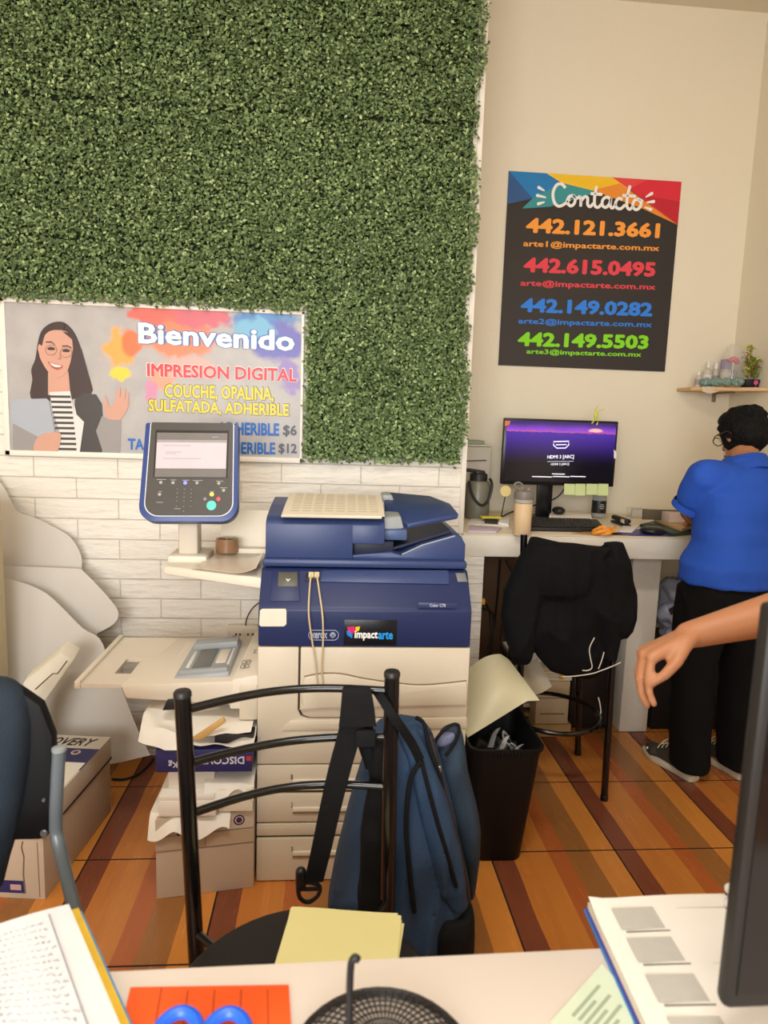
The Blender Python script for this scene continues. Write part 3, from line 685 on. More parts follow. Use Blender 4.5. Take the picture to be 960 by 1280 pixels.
# tray leaf as four strips round its window
xa, xb = -0.748, -0.42
qa, qb_, qc = PZ(143, 842, TZ), PZ(178, 842, TZ), PZ(160, 823, TZ)
wx0, wx1, wy0, wy1 = qa.x, qb_.x, qa.y, qc.y
for lo, hi in (((xa, 2.025), (wx0, 2.46)), ((wx1, 2.025), (xb, 2.46)), ((wx0, 2.025), (wx1, wy0)), ((wx0, wy1), (wx1, 2.46))): byp.box((lo[0], lo[1], TZ - 0.012), (hi[0], hi[1], TZ))
byp.box((xa - 0.006, 2.02, TZ - 0.014), (xa + 0.012, 2.465, TZ + 0.010), 0.004)
bt_ = build(byp, 'bypass_tray', M_CR2, prn)
build(MB().box((-0.50, 2.23, TZ - 0.004), (-0.42, 2.45, TZ + 0.003), 0.002), 'tray_extension', M_CR2, bt_)
build(MB().hexa([V(p) for p in ((-0.60, 2.012, 0.615), (-0.21, 2.012, 0.588), (-0.21, 2.46, 0.588), (-0.60, 2.46, 0.615), (-0.615, 2.012, 0.655), (-0.21, 2.012, 0.672), (-0.21, 2.46, 0.668), (-0.615, 2.46, 0.652))], bevel=0.004), 'bypass_housing', M_CR2, bt_)
gz = 0.668
gp = MB().hexa([V(p) for p in ((-0.468, 2.05, 0.655), (-0.298, 2.05, 0.668), (-0.298, 2.37, 0.668), (-0.468, 2.37, 0.655), (-0.465, 2.055, gz), (-0.300, 2.055, gz + 0.016), (-0.300, 2.365, gz + 0.016), (-0.465, 2.365, gz))], bevel=0.003)
build(gp, 'grey_paper_bed', M_GREY, bt_)
def gbox(x0, y0, x1, y1, z0, h, name, m):
    s = 0.016 / 0.175; f = lambda x: gz + (x + 0.465) * s + z0
    build(MB().hexa([V((x0, y0, f(x0) - 0.003)), V((x1, y0, f(x1) - 0.003)), V((x1, y1, f(x1) - 0.003)), V((x0, y1, f(x0) - 0.003)), V((x0, y0, f(x0) + h)), V((x1, y0, f(x1) + h)), V((x1, y1, f(x1) + h)), V((x0, y1, f(x0) + h))], bevel=0.0015), name, m, bt_)
gbox(-0.425, 2.11, -0.365, 2.28, 0, 0.003, 'bed_slot', M_GREYD); gbox(-0.355, 2.14, -0.322, 2.26, 0, 0.004, 'bed_label', M_CR2)
gbox(-0.452, 2.29, -0.305, 2.35, 0, 0.018, 'paper_guide', M_GREY); gbox(-0.452, 2.06, -0.305, 2.08, 0, 0.012, 'paper_guide', M_GREY)
gbox(-0.445, 2.12, -0.432, 2.27, 0, 0.003, 'size_scale', pm('scale_white', (222, 222, 218))); gbox(-0.316, 2.12, -0.308, 2.27, 0, 0.003, 'size_scale', pm('scale_white', (222, 222, 218)))
build(MB().hexa([V(p) for p in ((-0.292, 2.008, 0.58), (-0.204, 2.008, 0.58), (-0.204, 2.50, 0.58), (-0.292, 2.50, 0.58), (-0.285, 2.012, 0.675), (-0.204, 2.012, 0.690), (-0.204, 2.50, 0.700), (-0.255, 2.50, 0.696))], bevel=0.008), 'feed_hood', M_CR2, prn)
build(MB().box((-0.262, 2.006, 0.545), (-0.2045, 2.44, 0.66), 0.008), 'hood_side', M_CR, prn)
mk = MB()
for (x, y, s) in ((-0.262, 2.09, .012), (-0.248, 2.09, .012), (-0.262, 2.13, .012), (-0.248, 2.13, .012), (-0.232, 2.22, .014)):
    z = 0.684 + (x + 0.285) * 0.1; mk.tube([V((x - s / 2, y - s, z)), V((x + s / 2, y - s, z)), V((x + s / 2, y + s, z + .001)), V((x - s / 2, y + s, z + .001))], 0.0012, 5, closed=True)
build(mk, 'hood_pictogram', pm('mark_grey', (120, 112, 104)), prn)
# side shelf and swivel screen
shf = MB().hexa([V(p) for p in ((-0.545, 2.245, 0.945), (-0.2045, 2.10, 0.935), (-0.2045, 2.56, 0.935), (-0.545, 2.60, 0.945), (-0.54, 2.25, 0.972), (-0.2045, 2.105, 0.972), (-0.2045, 2.56, 0.972), (-0.54, 2.60, 0.972))], bevel=0.008)
sh_ = build(shf, 'side_shelf', M_CR2, prn)
build(MB().box((-0.545, 2.31, 0.965), (-0.41, 2.46, 0.995), 0.012), 'post_foot', M_CR2, sh_)
build(MB().box((-0.515, 2.345, 0.98), (-0.447, 2.42, 1.22), 0.012), 'screen_post', M_CR2, sh_)
TH = math.radians(20); US = V((0, math.sin(TH), math.cos(TH))); NS = X.cross(US)     # panel up and outward (towards the room)
pc = PY(172, 652, 2.22); pd = PY(297, 652, 2.22); PWD = (pd - pc).length; top = PY(176, 527, 2.22 + 0.105)
PHT = (top - pc).dot(US)
XU = (pd - pc).normalized(); XU = V((XU.x, 0, XU.z)).normalized()
US = (US - XU * US.dot(XU)).normalized(); NS = XU.cross(US)
def pn(u, v, d=0.0): return pc + XU * (u * PWD) + US * (v * PHT) + NS * d
def rr(u0, v0, u1, v1, rb, rt=0.02, k=6):
    a = PWD / PHT; o = []
    for cx, cy, r, a0 in ((u1 - rb, v0 + rb * a, rb, -90), (u1 - rt, v1 - rt * a, rt, 0), (u0 + rt, v1 - rt * a, rt, 90), (u0 + rb, v0 + rb * a, rb, 180)):
        for i in range(k + 1): t = math.radians(a0 + 90 * i / k); o.append((cx + r * math.cos(t), cy + r * a * math.sin(t)))
    return o
def plate(ring, d0, d1, name, m, par, bevel=0.0): return build(MB().prism([pn(u, v, d0) for u, v in ring], NS * (d1 - d0), bevel=bevel), name, m, par)
taper = lambda ring: [(0.5 + (u - 0.5) * (1 - 0.045 * v), v) for u, v in ring]
scn = plate(taper(rr(0, 0, 1, 1, 0.17)), -0.045, 0.0, 'control_panel', mat('panel_blue', (50, 72, 130), 0.35), prn, 0.008)
plate(taper(rr(0.052, 0.05, 0.955, 1.0, 0.145)), -0.002, 0.0022, 'silver_rim', pm('rim_white', (222, 224, 230)), scn)
plate(taper(rr(0.062, 0.058, 0.945, 1.003, 0.14)), -0.002, 0.0035, 'panel_face', mat('panel_charcoal', (70, 67, 63), 0.42, var=0.05), scn)
def pl(cx, cy): return ((cx - 75) / 795, 1 - (cy - 40) / 815)   # crop pixel -> panel
def prect(x0, y0, x1, y1): a, b = pl(x0, y1), pl(x1, y0); return [a, (b[0], a[1]), b, (a[0], b[1])]
plate(prect(180, 104, 778, 500), 0.003, 0.0042, 'screen_bezel', pm('bezel_dark', (48, 44, 42)), scn)
disp = plate(prect(192, 126, 767, 496), 0.003, 0.005, 'touch_screen', mat('screen_grey', (112, 108, 106), 0.25, emit=0.12), scn)
plate(prect(196, 208, 763, 425), 0.0045, 0.0056, 'screen_page', mat('screen_page', (196, 186, 192), 0.3, emit=0.10), disp)
plate(prect(200, 186, 763, 209), 0.0045, 0.0054, 'screen_tab', mat('screen_tab', (150, 144, 144), 0.3, emit=0.1), disp)
ln = MB()
for (x0, x1, y) in ((250, 470, 232), (270, 400, 286), (270, 360, 300), (250, 560, 340), (640, 690, 158), (215, 370, 196)): ln.prism([pn(*p_, 0.0056) for p_ in prect(x0, y, x1, y + 5)], NS * 0.0004)
build(ln, 'screen_lines', mat('screen_line', (160, 152, 164), 0.4, emit=0.08), disp)
def btn(cx, cy, r, c, name='button', emit=0.0):
    p = pn(*pl(cx, cy), 0.0032); rr_ = r / 795 * PWD
    build(MB().lathe(p, [(rr_, 0), (rr_, 0.0025), (rr_ * 0.8, 0.0035)], 16, NS), name, mat('button_%d_%d_%d' % c, c, 0.35, emit=emit), scn)
btn(657, 727, 40, (92, 206, 196), 'start_button'); btn(657, 636, 19, (226, 206, 110), 'reset_button'); btn(712, 675, 19, (206, 92, 92), 'stop_button'); btn(604, 675, 15, (140, 136, 132))
btn(440, 543, 16, (120, 130, 255), 'lit_home_button', 1.0)
for x_, y_ in ((245, 541), (342, 543), (535, 543), (711, 546), (752, 604), (240, 638)): btn(x_, y_, 14, (168, 164, 158))
for i in range(3):
    for j in range(5): btn(381 + 56 * i, 597 + j * 32 + (12 if j == 4 else 0), 7, (126, 122, 118), 'key')
btn(437, 775, 7, (126, 122, 118), 'key')
lb = MB()
for x0, x1, y in ((210, 285, 514), (320, 366, 517), (416, 468, 519), (500, 580, 521), (686, 745, 525), (720, 780, 580), (640, 676, 610), (228, 256, 612), (216, 270, 700), (360, 410, 751)): lb.prism([pn(*p_, 0.0036) for p_ in prect(x0, y, x1, y + 4)], NS * 0.0004)
build(lb, 'key_caption', pm('caption_grey', (176, 172, 166)), scn)

# things on the printer
M_PAPER = mat('paper_white', (236, 230, 218), 0.7, var=0.03, scale=9)
M_PAPER2 = mat('paper_cream', (232, 222, 200), 0.7, var=0.03, scale=9)
def sheet_quad(c4, th=0.0004, curl=None, nu=10, nv=10):
    """bilinear sheet over four corners with an optional lift(u,v)"""
    a, b, c, d = [V(p) for p in c4]
    def f(u, v):
        p = a * (1 - u) * (1 - v) + b * u * (1 - v) + c * u * v + d * (1 - u) * v
        return p + V((0, 0, curl(u, v))) if curl else p
    return MB().sheet(f, nu, nv, th)
pz = 1.196
c4 = [PZ(362, 652, pz - .012), PZ(488, 646, pz - .006), PZ(479, 618, pz + .006), PZ(358, 620, pz + .006)]
stack = thing('printed_sheet_stack', 'slightly spread stack of printed cream sheets on top of the copier feeder', 'paper stack', (0.0, 2.3, 1.18))
def stack_sheets(n, c4, rot=0.05, dz=0.0028, m=M_PAPER2, par=None, name='paper_sheet', curl=None):
    ctr = sum((V(p) for p in c4), V()) / 4
    for i in range(n):
        a = random.uniform(-rot, rot); R = Matrix.Rotation(a, 3, 'Z'); off = V((random.uniform(-.006, .006), random.uniform(-.006, .006), i * dz))
        q = [R @ (V(p) - ctr) + ctr + off for p in c4]
        build(sheet_quad(q, dz * 0.8, curl), name, m, par)
sf = lambda Y: 1.162 + (min(Y, 2.46) - 2.155) * 0.078 if Y > 2.155 else 1.152
c4 = [(-0.14, 2.098, 1.166), (0.172, 2.112, 1.166), (0.180, 2.43, 1.196), (-0.135, 2.43, 1.196)]
stack_sheets(5, c4, 0.05, 0.002, M_PAPER2, stack, curl=lambda u, v: 0.004 * math.sin(math.pi * v) + (0.006 * (v < 0.01) * 0))
tx = MB()
for r in range(9):
    for k in range(8):
        u = 0.06 + k * 0.115; v = 0.12 + r * 0.098
        a = V(c4[0]).lerp(V(c4[1]), u).lerp(V(c4[3]).lerp(V(c4[2]), u), v); b2 = V(c4[0]).lerp(V(c4[1]), u + 0.085).lerp(V(c4[3]).lerp(V(c4[2]), u + 0.085), v)
        z = 0.0105 + 0.004 * math.sin(math.pi * v); w = V((0, 0.006, 0.0006))
        tx.prism([a + V((0, 0, z)), b2 + V((0, 0, z)), b2 + w + V((0, 0, z)), a + w + V((0, 0, z))], V((0, 0, 0.0005)))
build(tx, 'print_rows', mat('print_tan', (206, 190, 168), 0.7), stack, smooth=0)
# cables from the usb port
def cable(name, label, pts, r, m, k=8, cat='cable'):
    p = smoothpath(pts, k); zmin = min(p, key=lambda q: q.z)
    return tag(build(MB().tube(p, r, 8), name, m, None, (zmin.x, zmin.y, zmin.z)), label, cat)
M_CORD = mat('cord_beige', (196, 176, 140), 0.5)
for nm, lab, px in (('usb_cable', 'left of two beige cables hanging from the front port of the copier', [(389, 721, 0), (387, 740, 0), (386, 768, 1), (390, 800, 1), (394, 825, 1), (396, 846, 1), (398, 858, 1)]),
                    ('usb_cable', 'right of two beige cables hanging from the front port of the copier', [(396, 721, 0), (399, 742, 0), (403, 768, 1), (404, 795, 1), (403, 815, 1), (402, 835, 1), (404, 857, 1)])):
    pts = [sl(x, y, 0.016) if s == 0 else PY(x, y, PF - 0.018) for x, y, s in px]
    o = cable(nm, lab, pts, 0.0028, M_CORD)
    p0 = sl(px[0][0], px[0][1], 0.006)
    build(MB().obox(p0 + SN * 0.004, X * 0.008, SLO * 0.009, SN * 0.007, 0.002), 'plug', mat('plug_cream', (206, 190, 150), 0.5), o)
# curled sheet, papers and tape roll on the side shelf
SZ = 0.9725
sh1 = [PZ(232, 694, SZ + .004), PZ(300, 708, SZ + .004), PZ(326, 690, SZ + .004), PZ(268, 680, SZ + .004)]
def curl1(u, v): return 0.002 + 0.045 * max(0, u - 0.62) ** 2 * 4
o = build(sheet_quad([(-0.44, 2.20, SZ + .004), (-0.222, 2.105, SZ + .003), (-0.222, 2.34, SZ + .003), (-0.40, 2.42, SZ + .003)], 0.0012, curl1, 16, 8), 'curled_sheet', mat('glossy_sheet', (222, 208, 186), 0.25), None, (-0.33, 2.26, SZ))
tag(o, 'glossy cream sheet curling up on the copier side shelf under the tape roll', 'paper')
tp = PZ(284, 690, SZ + .005)
tpo = thing('tape_roll', 'roll of brown packing tape lying on the copier side shelf', 'tape roll', (tp.x, tp.y, SZ + .006))
R1, R2, HH = 0.041, 0.036, 0.048
build(MB().lathe((tp.x, tp.y, SZ + .0065), [(R2, 0), (R1, 0), (R1, HH), (R2, HH), (R2, 0)], 32, caps=False), 'tape', mat('tape_brown', (158, 118, 84), 0.25), tpo)
build(MB().lathe((tp.x, tp.y, SZ + .0065), [(R2 - .004, 0), (R2 + .0005, 0), (R2 + .0005, HH + .0008), (R2 - .004, HH + .0008), (R2 - .004, 0)], 32, caps=False), 'cardboard_core', mat('core_tan', (182, 156, 122), 0.7), tpo)
for a0, a1, c, n in ((15, 100, (70, 130, 86), 'green'), (110, 190, (196, 60, 66), 'red')):
    b = MB(); pts = [V((tp.x + (R2 - .0045) * math.cos(math.radians(a)), tp.y + (R2 - .0045) * math.sin(math.radians(a)), SZ + .036)) for a in range(a0, a1, 8)]
    b.ribbon(pts, V((0, 0, 0.014)), 0.0006); build(b, 'core_print', pm('core_' + n, c), tpo)
o = build(MB().sheet(lambda u, v: V((-0.40 + 0.185 * u, 2.52 + 0.05 * v + 0.01 * math.sin(3 * u), SZ + 0.001 + 0.145 * v)), 10, 8, 0.001), 'leaning_paper', M_PAPER2, None, (-0.31, 2.53, SZ))
tag(o, 'cream paper sheet standing at the back of the copier side shelf behind the tape', 'paper')
o = build(MB().box((-0.36, 2.47, SZ), (-0.215, 2.51, SZ + 0.018), 0.002), 'paper_bundle', M_PAPER2, None, (-0.30, 2.49, SZ)); tag(o, 'thin bundle of cream papers lying behind the brown tape roll', 'paper bundle')

# ================================================================== LEFT SIDE
M_BOXW = mat('carton_white', (214, 204, 188), 0.65, var=0.05, scale=5)
M_BOXK = mat('carton_kraft_grey', (196, 178, 156), 0.75, var=0.07, scale=5)
M_PURP = mat('carton_indigo', (40, 40, 92), 0.5, var=0.06)
M_INK = mat('ink_black', (34, 32, 34), 0.6)
M_RED = mat('ink_red', (176, 46, 42), 0.6)
# white sheets leaning on the wall
M_FOAM = mat('white_vinyl_sheet', (208, 202, 192), 0.4, var=0.02, scale=3)
def leaning(name, label, px, Y0, Yt, zt, bulge, th=0.004):
    """outline in photo pixels on a plane leaning from Y0 at the floor to Yt at height zt, bellied towards the room"""
    nrm = V((0, -zt, Yt - Y0)).normalized(); p0 = V((0, Y0, 0)); e = V((0, 0, EYE))
    ring = [e + ray(u, v) * ((p0 - e).dot(nrm) / ray(u, v).dot(nrm)) for u, v in px]
    ring = [V((p.x, p.y, max(p.z, 0.0))) for p in ring]
    b = bmesh.new(); f = b.faces.new([b.verts.new(p) for p in ring])
    bmesh.ops.triangulate(b, faces=[f]); bmesh.ops.subdivide_edges(b, edges=list(b.edges), cuts=5, use_grid_fill=True)
    xs = [p.x for p in ring]; x0, x1 = min(xs), max(xs)
    for v in b.verts:
        t = (v.co.x - x0) / (x1 - x0); v.co.y -= bulge * math.sin(math.pi * min(max(v.co.z / zt, 0), 1)) * (1 - 0.6 * t)
    vs = [v.co.copy() for v in b.verts]; b.verts.index_update(); fs = [[v.index for v in f.verts] for f in b.faces]
    edges = {}
    n = len(vs); mb = MB(); mb.v = vs + [p + nrm * th * (1 if nrm.y > 0 else -1) for p in vs]
    for f in fs: mb.f.append(f); mb.f.append([i + n for i in f[::-1]]); mb.mi += [0, 0]
    for f in fs:
        for i in range(len(f)): edges[(f[i], f[(i + 1) % len(f)])] = 1
    for (i, j) in list(edges):
        if (j, i) not in edges: mb.f.append([j, i, i + n, j + n]); mb.mi.append(0)
    b.free()
    o = build(mb, name, M_FOAM, None, (ring[0].x, Y0, 0), smooth=60); return tag(o, label, 'plastic sheet')
A = smoothpath([V((x, y, 0)) for x, y in ((-70, 560), (-20, 585), (4, 608), (20, 638), (40, 646), (64, 657), (88, 672), (101, 694), (102, 712))], 4)
leaning('white_plastic_sheet', 'tallest white plastic sheet leaning on the brick wall, its top sloping behind the others', [(p.x, p.y) for p in A] + [(102, 800), (100, 950), (-70, 965)], 2.72, 2.80, 1.25, 0.0)
A = smoothpath([V((x, y, 0)) for x, y in ((101, 711), (118, 728), (138, 750), (148, 766), (142, 780), (121, 792))], 4)
leaning('white_plastic_sheet', 'white plastic sheet with rounded right tip over a notch, standing against the brick wall', [(-70, 705), (0, 707)] + [(p.x, p.y) for p in A] + [(121, 800), (110, 948), (-70, 966)], 2.64, 2.74, 1.1, 0.0)
A = smoothpath([V((x, y, 0)) for x, y in ((0, 722), (30, 729), (58, 742), (82, 764), (104, 786), (124, 798), (134, 820), (146, 846), (158, 876), (172, 912), (188, 944))], 3)
leaning('white_plastic_sheet', 'front white plastic sheet reaching down to the floor left of the copier tray', [(-70, 714)] + [(p.x, p.y) for p in A] + [(150, 953), (-70, 1000)], 2.55, 2.66, 1.0, 0.0)
# beige cabinet whose edge stands at the left border
cb_ = thing('beige_cabinet', 'tall beige cabinet whose edge shows at the left border of the photo', 'cabinet', (-1.5, 2.2, 0))
xr = PY(4.5, 700, 2.5).x; xl2 = xr - 0.35
build(MB().box((xl2, 2.15, 0), (xr, 2.5, 1.175), 0.004), 'carcass', mat('cabinet_beige', (206, 190, 150), 0.5), cb_)
build(MB().box((xl2 + .004, 2.132, 0.05), (xr - 0.002, 2.149, 1.165), 0.003), 'cabinet_door', mat('cabinet_beige', (206, 190, 150), 0.5), cb_)

# DISCOVERY carton
def carton(name, label, c0, c1, c2, h, loc):
    """c0,c1,c2: floor points front-left, front-right, back-right"""
    c0, c1, c2 = V(c0), V(c1), V(c2); c3 = c0 + c2 - c1; t = thing(name, label, 'cardboard box', loc)
    z0 = V((0, 0, 0)); hz = V((0, 0, h))
    return t, [c0, c1, c2, c3], hz
fr_ = V((-0.831, 1.949, 0)); br_ = V((-0.782, 2.417, 0))
t, q, hz = carton('paper_carton', 'white paper carton with indigo band and blue picture, behind the grey chair', fr_ + V((-0.31, 0.033, 0)), fr_, br_, 0.262, (-0.93, 2.2, 0))
build(MB().hexa(q + [p + hz for p in q], bevel=0.003), 'carton_body', M_BOXK, t)
cen = (q[0] + q[2]) / 2
lq = [cen + (p - cen) * 1.02 for p in q]
lid = build(MB().hexa([p + V((0, 0, 0.205)) for p in lq] + [p + V((0, 0, 0.290)) for p in lq], bevel=0.002), 'carton_lid', M_BOXW, t)
LT = 0.2905
def lid_pt(a, b, d=0.0): return lq[0] + (lq[1] - lq[0]) * a + (lq[3] - lq[0]) * b + V((0, 0, LT + d))
def lid_patch(a0, b0, a1, b1, m, name, d=0.0006): return build(MB().prism([lid_pt(a0, b0), lid_pt(a1, b0), lid_pt(a1, b1), lid_pt(a0, b1)], V((0, 0, d))), name, m, lid, smooth=0)
lid_patch(0, 0.60, 1, 0.80, M_PURP, 'indigo_band'); lid_patch(0.80, 0.50, 1, 0.61, M_PURP, 'indigo_corner', 0.0007)
lid_patch(0.1, 0.02, 0.985, 0.60, mat('lid_white', (228, 222, 208), 0.5), 'white_frame_print', 0.0009)
lid_patch(0.2, 0.16, 0.70, 0.58, mat('lid_picture_sand', (206, 196, 160), 0.5), 'picture_print', 0.0012)
lid_patch(0.2, 0.34, 0.70, 0.58, mat('lid_picture_blue', (52, 122, 176), 0.5, var=0.4, scale=14), 'picture_sky', 0.0014)
build(MB().lathe(lid_pt(0.78, 0.74), [(0.016, 0), (0.016, 0.0012)], 20), 'round_seal', pm('seal_white', (206, 190, 180)), lid)
build(MB().lathe(lid_pt(0.78, 0.74, 0.0008), [(0.010, 0), (0.010, 0.0008)], 20), 'round_seal_ink', pm('seal_brown', (96, 62, 66)), lid)
dx = (lq[1] - lq[0]).normalized(); dy = (lq[3] - lq[0]).normalized()
text('DISCOVERY', lid_pt(0.04, 0.84), dx, dy, 0.27, 0.055, M_INK, lid, name='title_lettering', bold=0.01, shear=0.35)
sx = (lq[2] - lq[1]).normalized()
text('DISCOVERY', lid_pt(0.93, 0.03, 0.001), dy, -dx, 0.17, 0.026, M_INK, lid, name='title_lettering', bold=0.01, shear=0.3, lift=0.0008)
build(MB().hexa([lq[1] + V((0.0003, 0, 0.207)), lq[2] + V((0.0003, 0, 0.207)), lq[2] + V((0.002, 0, 0.207)), lq[1] + V((0.002, 0, 0.207)), lq[1] + V((0.0003, 0, 0.213)), lq[2] + V((0.0003, 0, 0.213)), lq[2] + V((0.002, 0, 0.213)), lq[1] + V((0.002, 0, 0.213))]), 'lid_shadow_gap', M_INK, lid)
# front of the same carton: indigo lid front with white marks, torn flap and stripe below
fd = (lq[1] - lq[0]).normalized(); fo = V((fd.y, -fd.x, 0))
def fp(s_, z, d=0.0): return lq[1] - fd * s_ + Z * z + fo * d
build(MB().prism([fp(0.30, .206), fp(0.001, .206), fp(0.001, .289), fp(0.30, .289)], fo * 0.0008), 'indigo_lid_front', M_PURP, lid)
text('X-4lb', fp(0.075, .226, .001), fd, Z, 0.052, 0.022, pm('lid_pink', (216, 180, 170)), lid, name='lid_lettering', bold=0.02)
cq0 = [q[1] - fd * k for k in (0.0, 0.31)]
def bp_(s_, z, d=0.0008): return q[1] - fd * s_ + Z * z + fo * d
build(MB().prism([bp_(0.2, .02), bp_(0.062, .02), bp_(0.062, .06), bp_(0.2, .06)], fo * 0.0008), 'indigo_stripe', M_PURP, t)
build(MB().prism([bp_(0.105, .03, .0016), bp_(0.072, .03, .0016), bp_(0.072, .048, .0016), bp_(0.105, .048, .0016)], fo * 0.0006), 'pink_label', pm('label_pink', (196, 160, 160)), t)
build(MB().tube([bp_(0.062, .19), bp_(0.066, .17), bp_(0.06, .14), bp_(0.064, .08), bp_(0.06, .02)], 0.002, 5).tube([bp_(0.018, .19), bp_(0.016, .01)], 0.001, 5), 'torn_edge', mat('seam_brown', (128, 106, 82), 0.8), t)
# white plastic paper tray standing behind the chair
tr = thing('plastic_paper_tray', 'pale tilted plastic paper tray with a slot, leaning in front of the white sheets', 'paper tray', (-0.95, 2.3, 0.29))
YT = 2.32
o4 = [PY(14, 884, YT), PY(44, 893, YT + .02), PY(92, 826, YT + .10), PY(76, 816, YT + .10), PY(30, 852, YT + .03)]
build(MB().prism(o4, V((0.008, 0.05, 0.030)), bevel=0.004), 'tray_shell', mat('tray_ivory', (214, 206, 186), 0.45), tr)
build(MB().tube([PY(44, 862, YT - .004), PY(66, 842, YT + .03), PY(72, 842, YT + .035), PY(84, 826, YT + .06)], 0.0025, 6), 'tray_slot', mat('slot_brown', (96, 84, 68), 0.6), tr)
build(MB().prism([PY(36, 872, YT), PY(46, 893, YT + .02), PY(48, 905, YT + .02), PY(40, 906, YT + .01)], V((0.004, 0.05, 0.01)), bevel=0.003).prism([PY(14, 884, YT), PY(40, 892, YT + .02), V((PY(40, 892, YT).x, YT + .02, 0.292)), V((PY(14, 884, YT).x, YT, 0.292))], V((0, 0.05, 0)), bevel=0.003), 'tray_foot', mat('tray_ivory', (214, 206, 186), 0.45), tr)

# stack of cartons left of the copier
YS = 1.955
xL, xR2 = -0.500, -0.212
bc = thing('copy_paper_carton', 'large worn pale carton on the floor at the left side of the copier', 'cardboard box', (-0.36, 2.1, 0))
qb = [V((xL, YS - 0.015, 0)), V((xR2, YS + 0.03, 0)), V((xR2, 2.33, 0)), V((xL, 2.30, 0))]
build(MB().hexa(qb + [p + V((0, 0, 0.262)) for p in qb], bevel=0.003), 'carton_body', M_BOXK, bc)
dxx = (qb[1] - qb[0]).normalized(); fn = V((dxx.y, -dxx.x, 0))
def bpt(s, z, d=0.001): return qb[0] + dxx * s + Z * z + fn * d
Wb = (qb[1] - qb[0]).length
build(MB().prism([bpt(0, .205), bpt(Wb, .205), bpt(Wb, .262), bpt(0, .262)], -fn * 0.001), 'lid_band', mat('carton_band', (206, 190, 168), 0.7), bc)
build(MB().prism([bpt(0.145, .158, .0015), bpt(Wb, .158, .0015), bpt(Wb, .202, .0015), bpt(0.145, .202, .0015)], -fn * 0.0015), 'packing_tape', mat('tape_beige', (190, 170, 144), 0.35), bc)
build(MB().prism([bpt(0.0, .16, .0012), bpt(0.143, .16, .0012), bpt(0.143, .204, .0012), bpt(0.0, .204, .0012)], -fn * 0.0012), 'packing_tape', mat('tape_beige', (190, 170, 144), 0.35), bc)
ed = MB()
for s0, z0_, s1, z1_ in ((0, .205, Wb, .207), (0, .157, Wb, .157), (0.145, .16, .145, .2)): ed.tube([bpt(s0, z0_, .0018), bpt(s1, z1_, .0018)], 0.0009, 5)
build(ed, 'carton_seam', mat('seam_brown', (128, 106, 82), 0.8), bc)
sp_ = bpt(Wb - 0.045, .235, .001); rs = MB().lathe(sp_, [(0.017, 0), (0.017, 0.001), (0.013, 0.001), (0.013, 0)], 24, fn, caps=False); rs.lathe(sp_, [(0.009, 0), (0.009, 0.0012)], 18, fn)
build(rs, 'round_seal', pm('seal_indigo', (70, 50, 90)), bc)
build(MB().prism([bpt(.036, .214, .002), bpt(.056, .214, .002), bpt(.056, .226, .002), bpt(.036, .226, .002)], -fn * .001), 'red_mark', M_RED, bc)
text('DI', bpt(0.062, .204, .0012), dxx, Z, 0.022, 0.024, M_INK, bc, name='dark_lettering', bold=0.02)
def stackbox(lo, hi, name, label, m, cat, bevel=0.002):
    o = build(MB().box(lo, hi, bevel), name, m, None, ((lo[0] + hi[0]) / 2, (lo[1] + hi[1]) / 2, lo[2])); return tag(o, label, cat)
# wrapping paper skirt and reams
wr = MB().sheet(lambda u, v: V((xL - 0.022 + u * (xR2 - xL - 0.05) + 0.006 * math.sin(9 * u), YS - 0.022 + 0.31 * v - 0.012 * math.sin(5 * u) * (1 - v), 0.266 - (0.052 + 0.018 * math.sin(11 * u + 1)) * max(0, 1 - v * 9) ** 1.2 + 0.002)), 24, 24, 0.0012)
tag(build(wr, 'torn_wrapper', M_PAPER, None, (-0.36, 2.1, 0.263)), 'torn white ream wrapper spread over the large pale carton', 'paper wrapper')
stackbox((xL + 0.010, YS - 0.012, 0.2705), (xR2 - 0.11, 2.26, 0.320), 'paper_ream', 'lower ream of white paper on the torn wrapper, left of the copier', M_PAPER, 'paper ream')
stackbox((xL + 0.010, YS - 0.010, 0.3205), (xR2 - 0.115, 2.25, 0.336), 'paper_ream', 'thin top ream of white paper under the indigo carton lid', M_PAPER, 'paper ream', 0.001)
stackbox((xR2 - 0.105, YS + 0.01, 0.2705), (xR2 - 0.002, 2.26, 0.345), 'paper_ream', 'half-wrapped ream of cream paper touching the copier side', M_PAPER2, 'paper ream')
wp = MB().sheet(lambda u, v: V((xL + 0.14 + 0.148 * u, YS - 0.014 + 0.20 * v + 0.02 * u, 0.352 + 0.030 * math.sin(2.5 * v) * (1 - u) + 0.012 * u - 0.055 * max(0, 1 - v * 7) * (0.7 + 0.5 * math.sin(7 * u)))), 16, 16, 0.0012)
tag(build(wp, 'crumpled_wrapper', M_PAPER, None, (-0.28, 2.05, 0.346)), 'crumpled white wrapper folded over the half-wrapped cream ream', 'paper wrapper')
lidb = thing('carton_lid', 'indigo carton lid with upside-down white lettering stacked on reams beside the copier', 'box lid', (-0.36, 2.1, 0.412))
LZ0, LZ1 = 0.412, 0.484
build(MB().box((xL + 0.002, YS - 0.012, LZ0), (xR2 - 0.002, 2.27, LZ1), 0.003), 'lid_shell', M_PURP, lidb)
text('DISCOVERY', V((-0.237, YS - 0.0125, 0.462)), -X, -Z, 0.165, 0.024, pm('lid_lettering_white', (206, 200, 206)), lidb, name='upside_down_lettering', bold=0.02)
text('5Kg', V((-0.420, YS - 0.0125, 0.452)), -X, -Z, 0.04, 0.024, pm('lid_lettering_white', (206, 200, 206)), lidb, name='upside_down_lettering', bold=0.02)
build(MB().box((-0.231, YS - 0.0135, 0.448), (-0.216, YS - 0.0118, 0.462)), 'red_mark', M_RED, lidb)
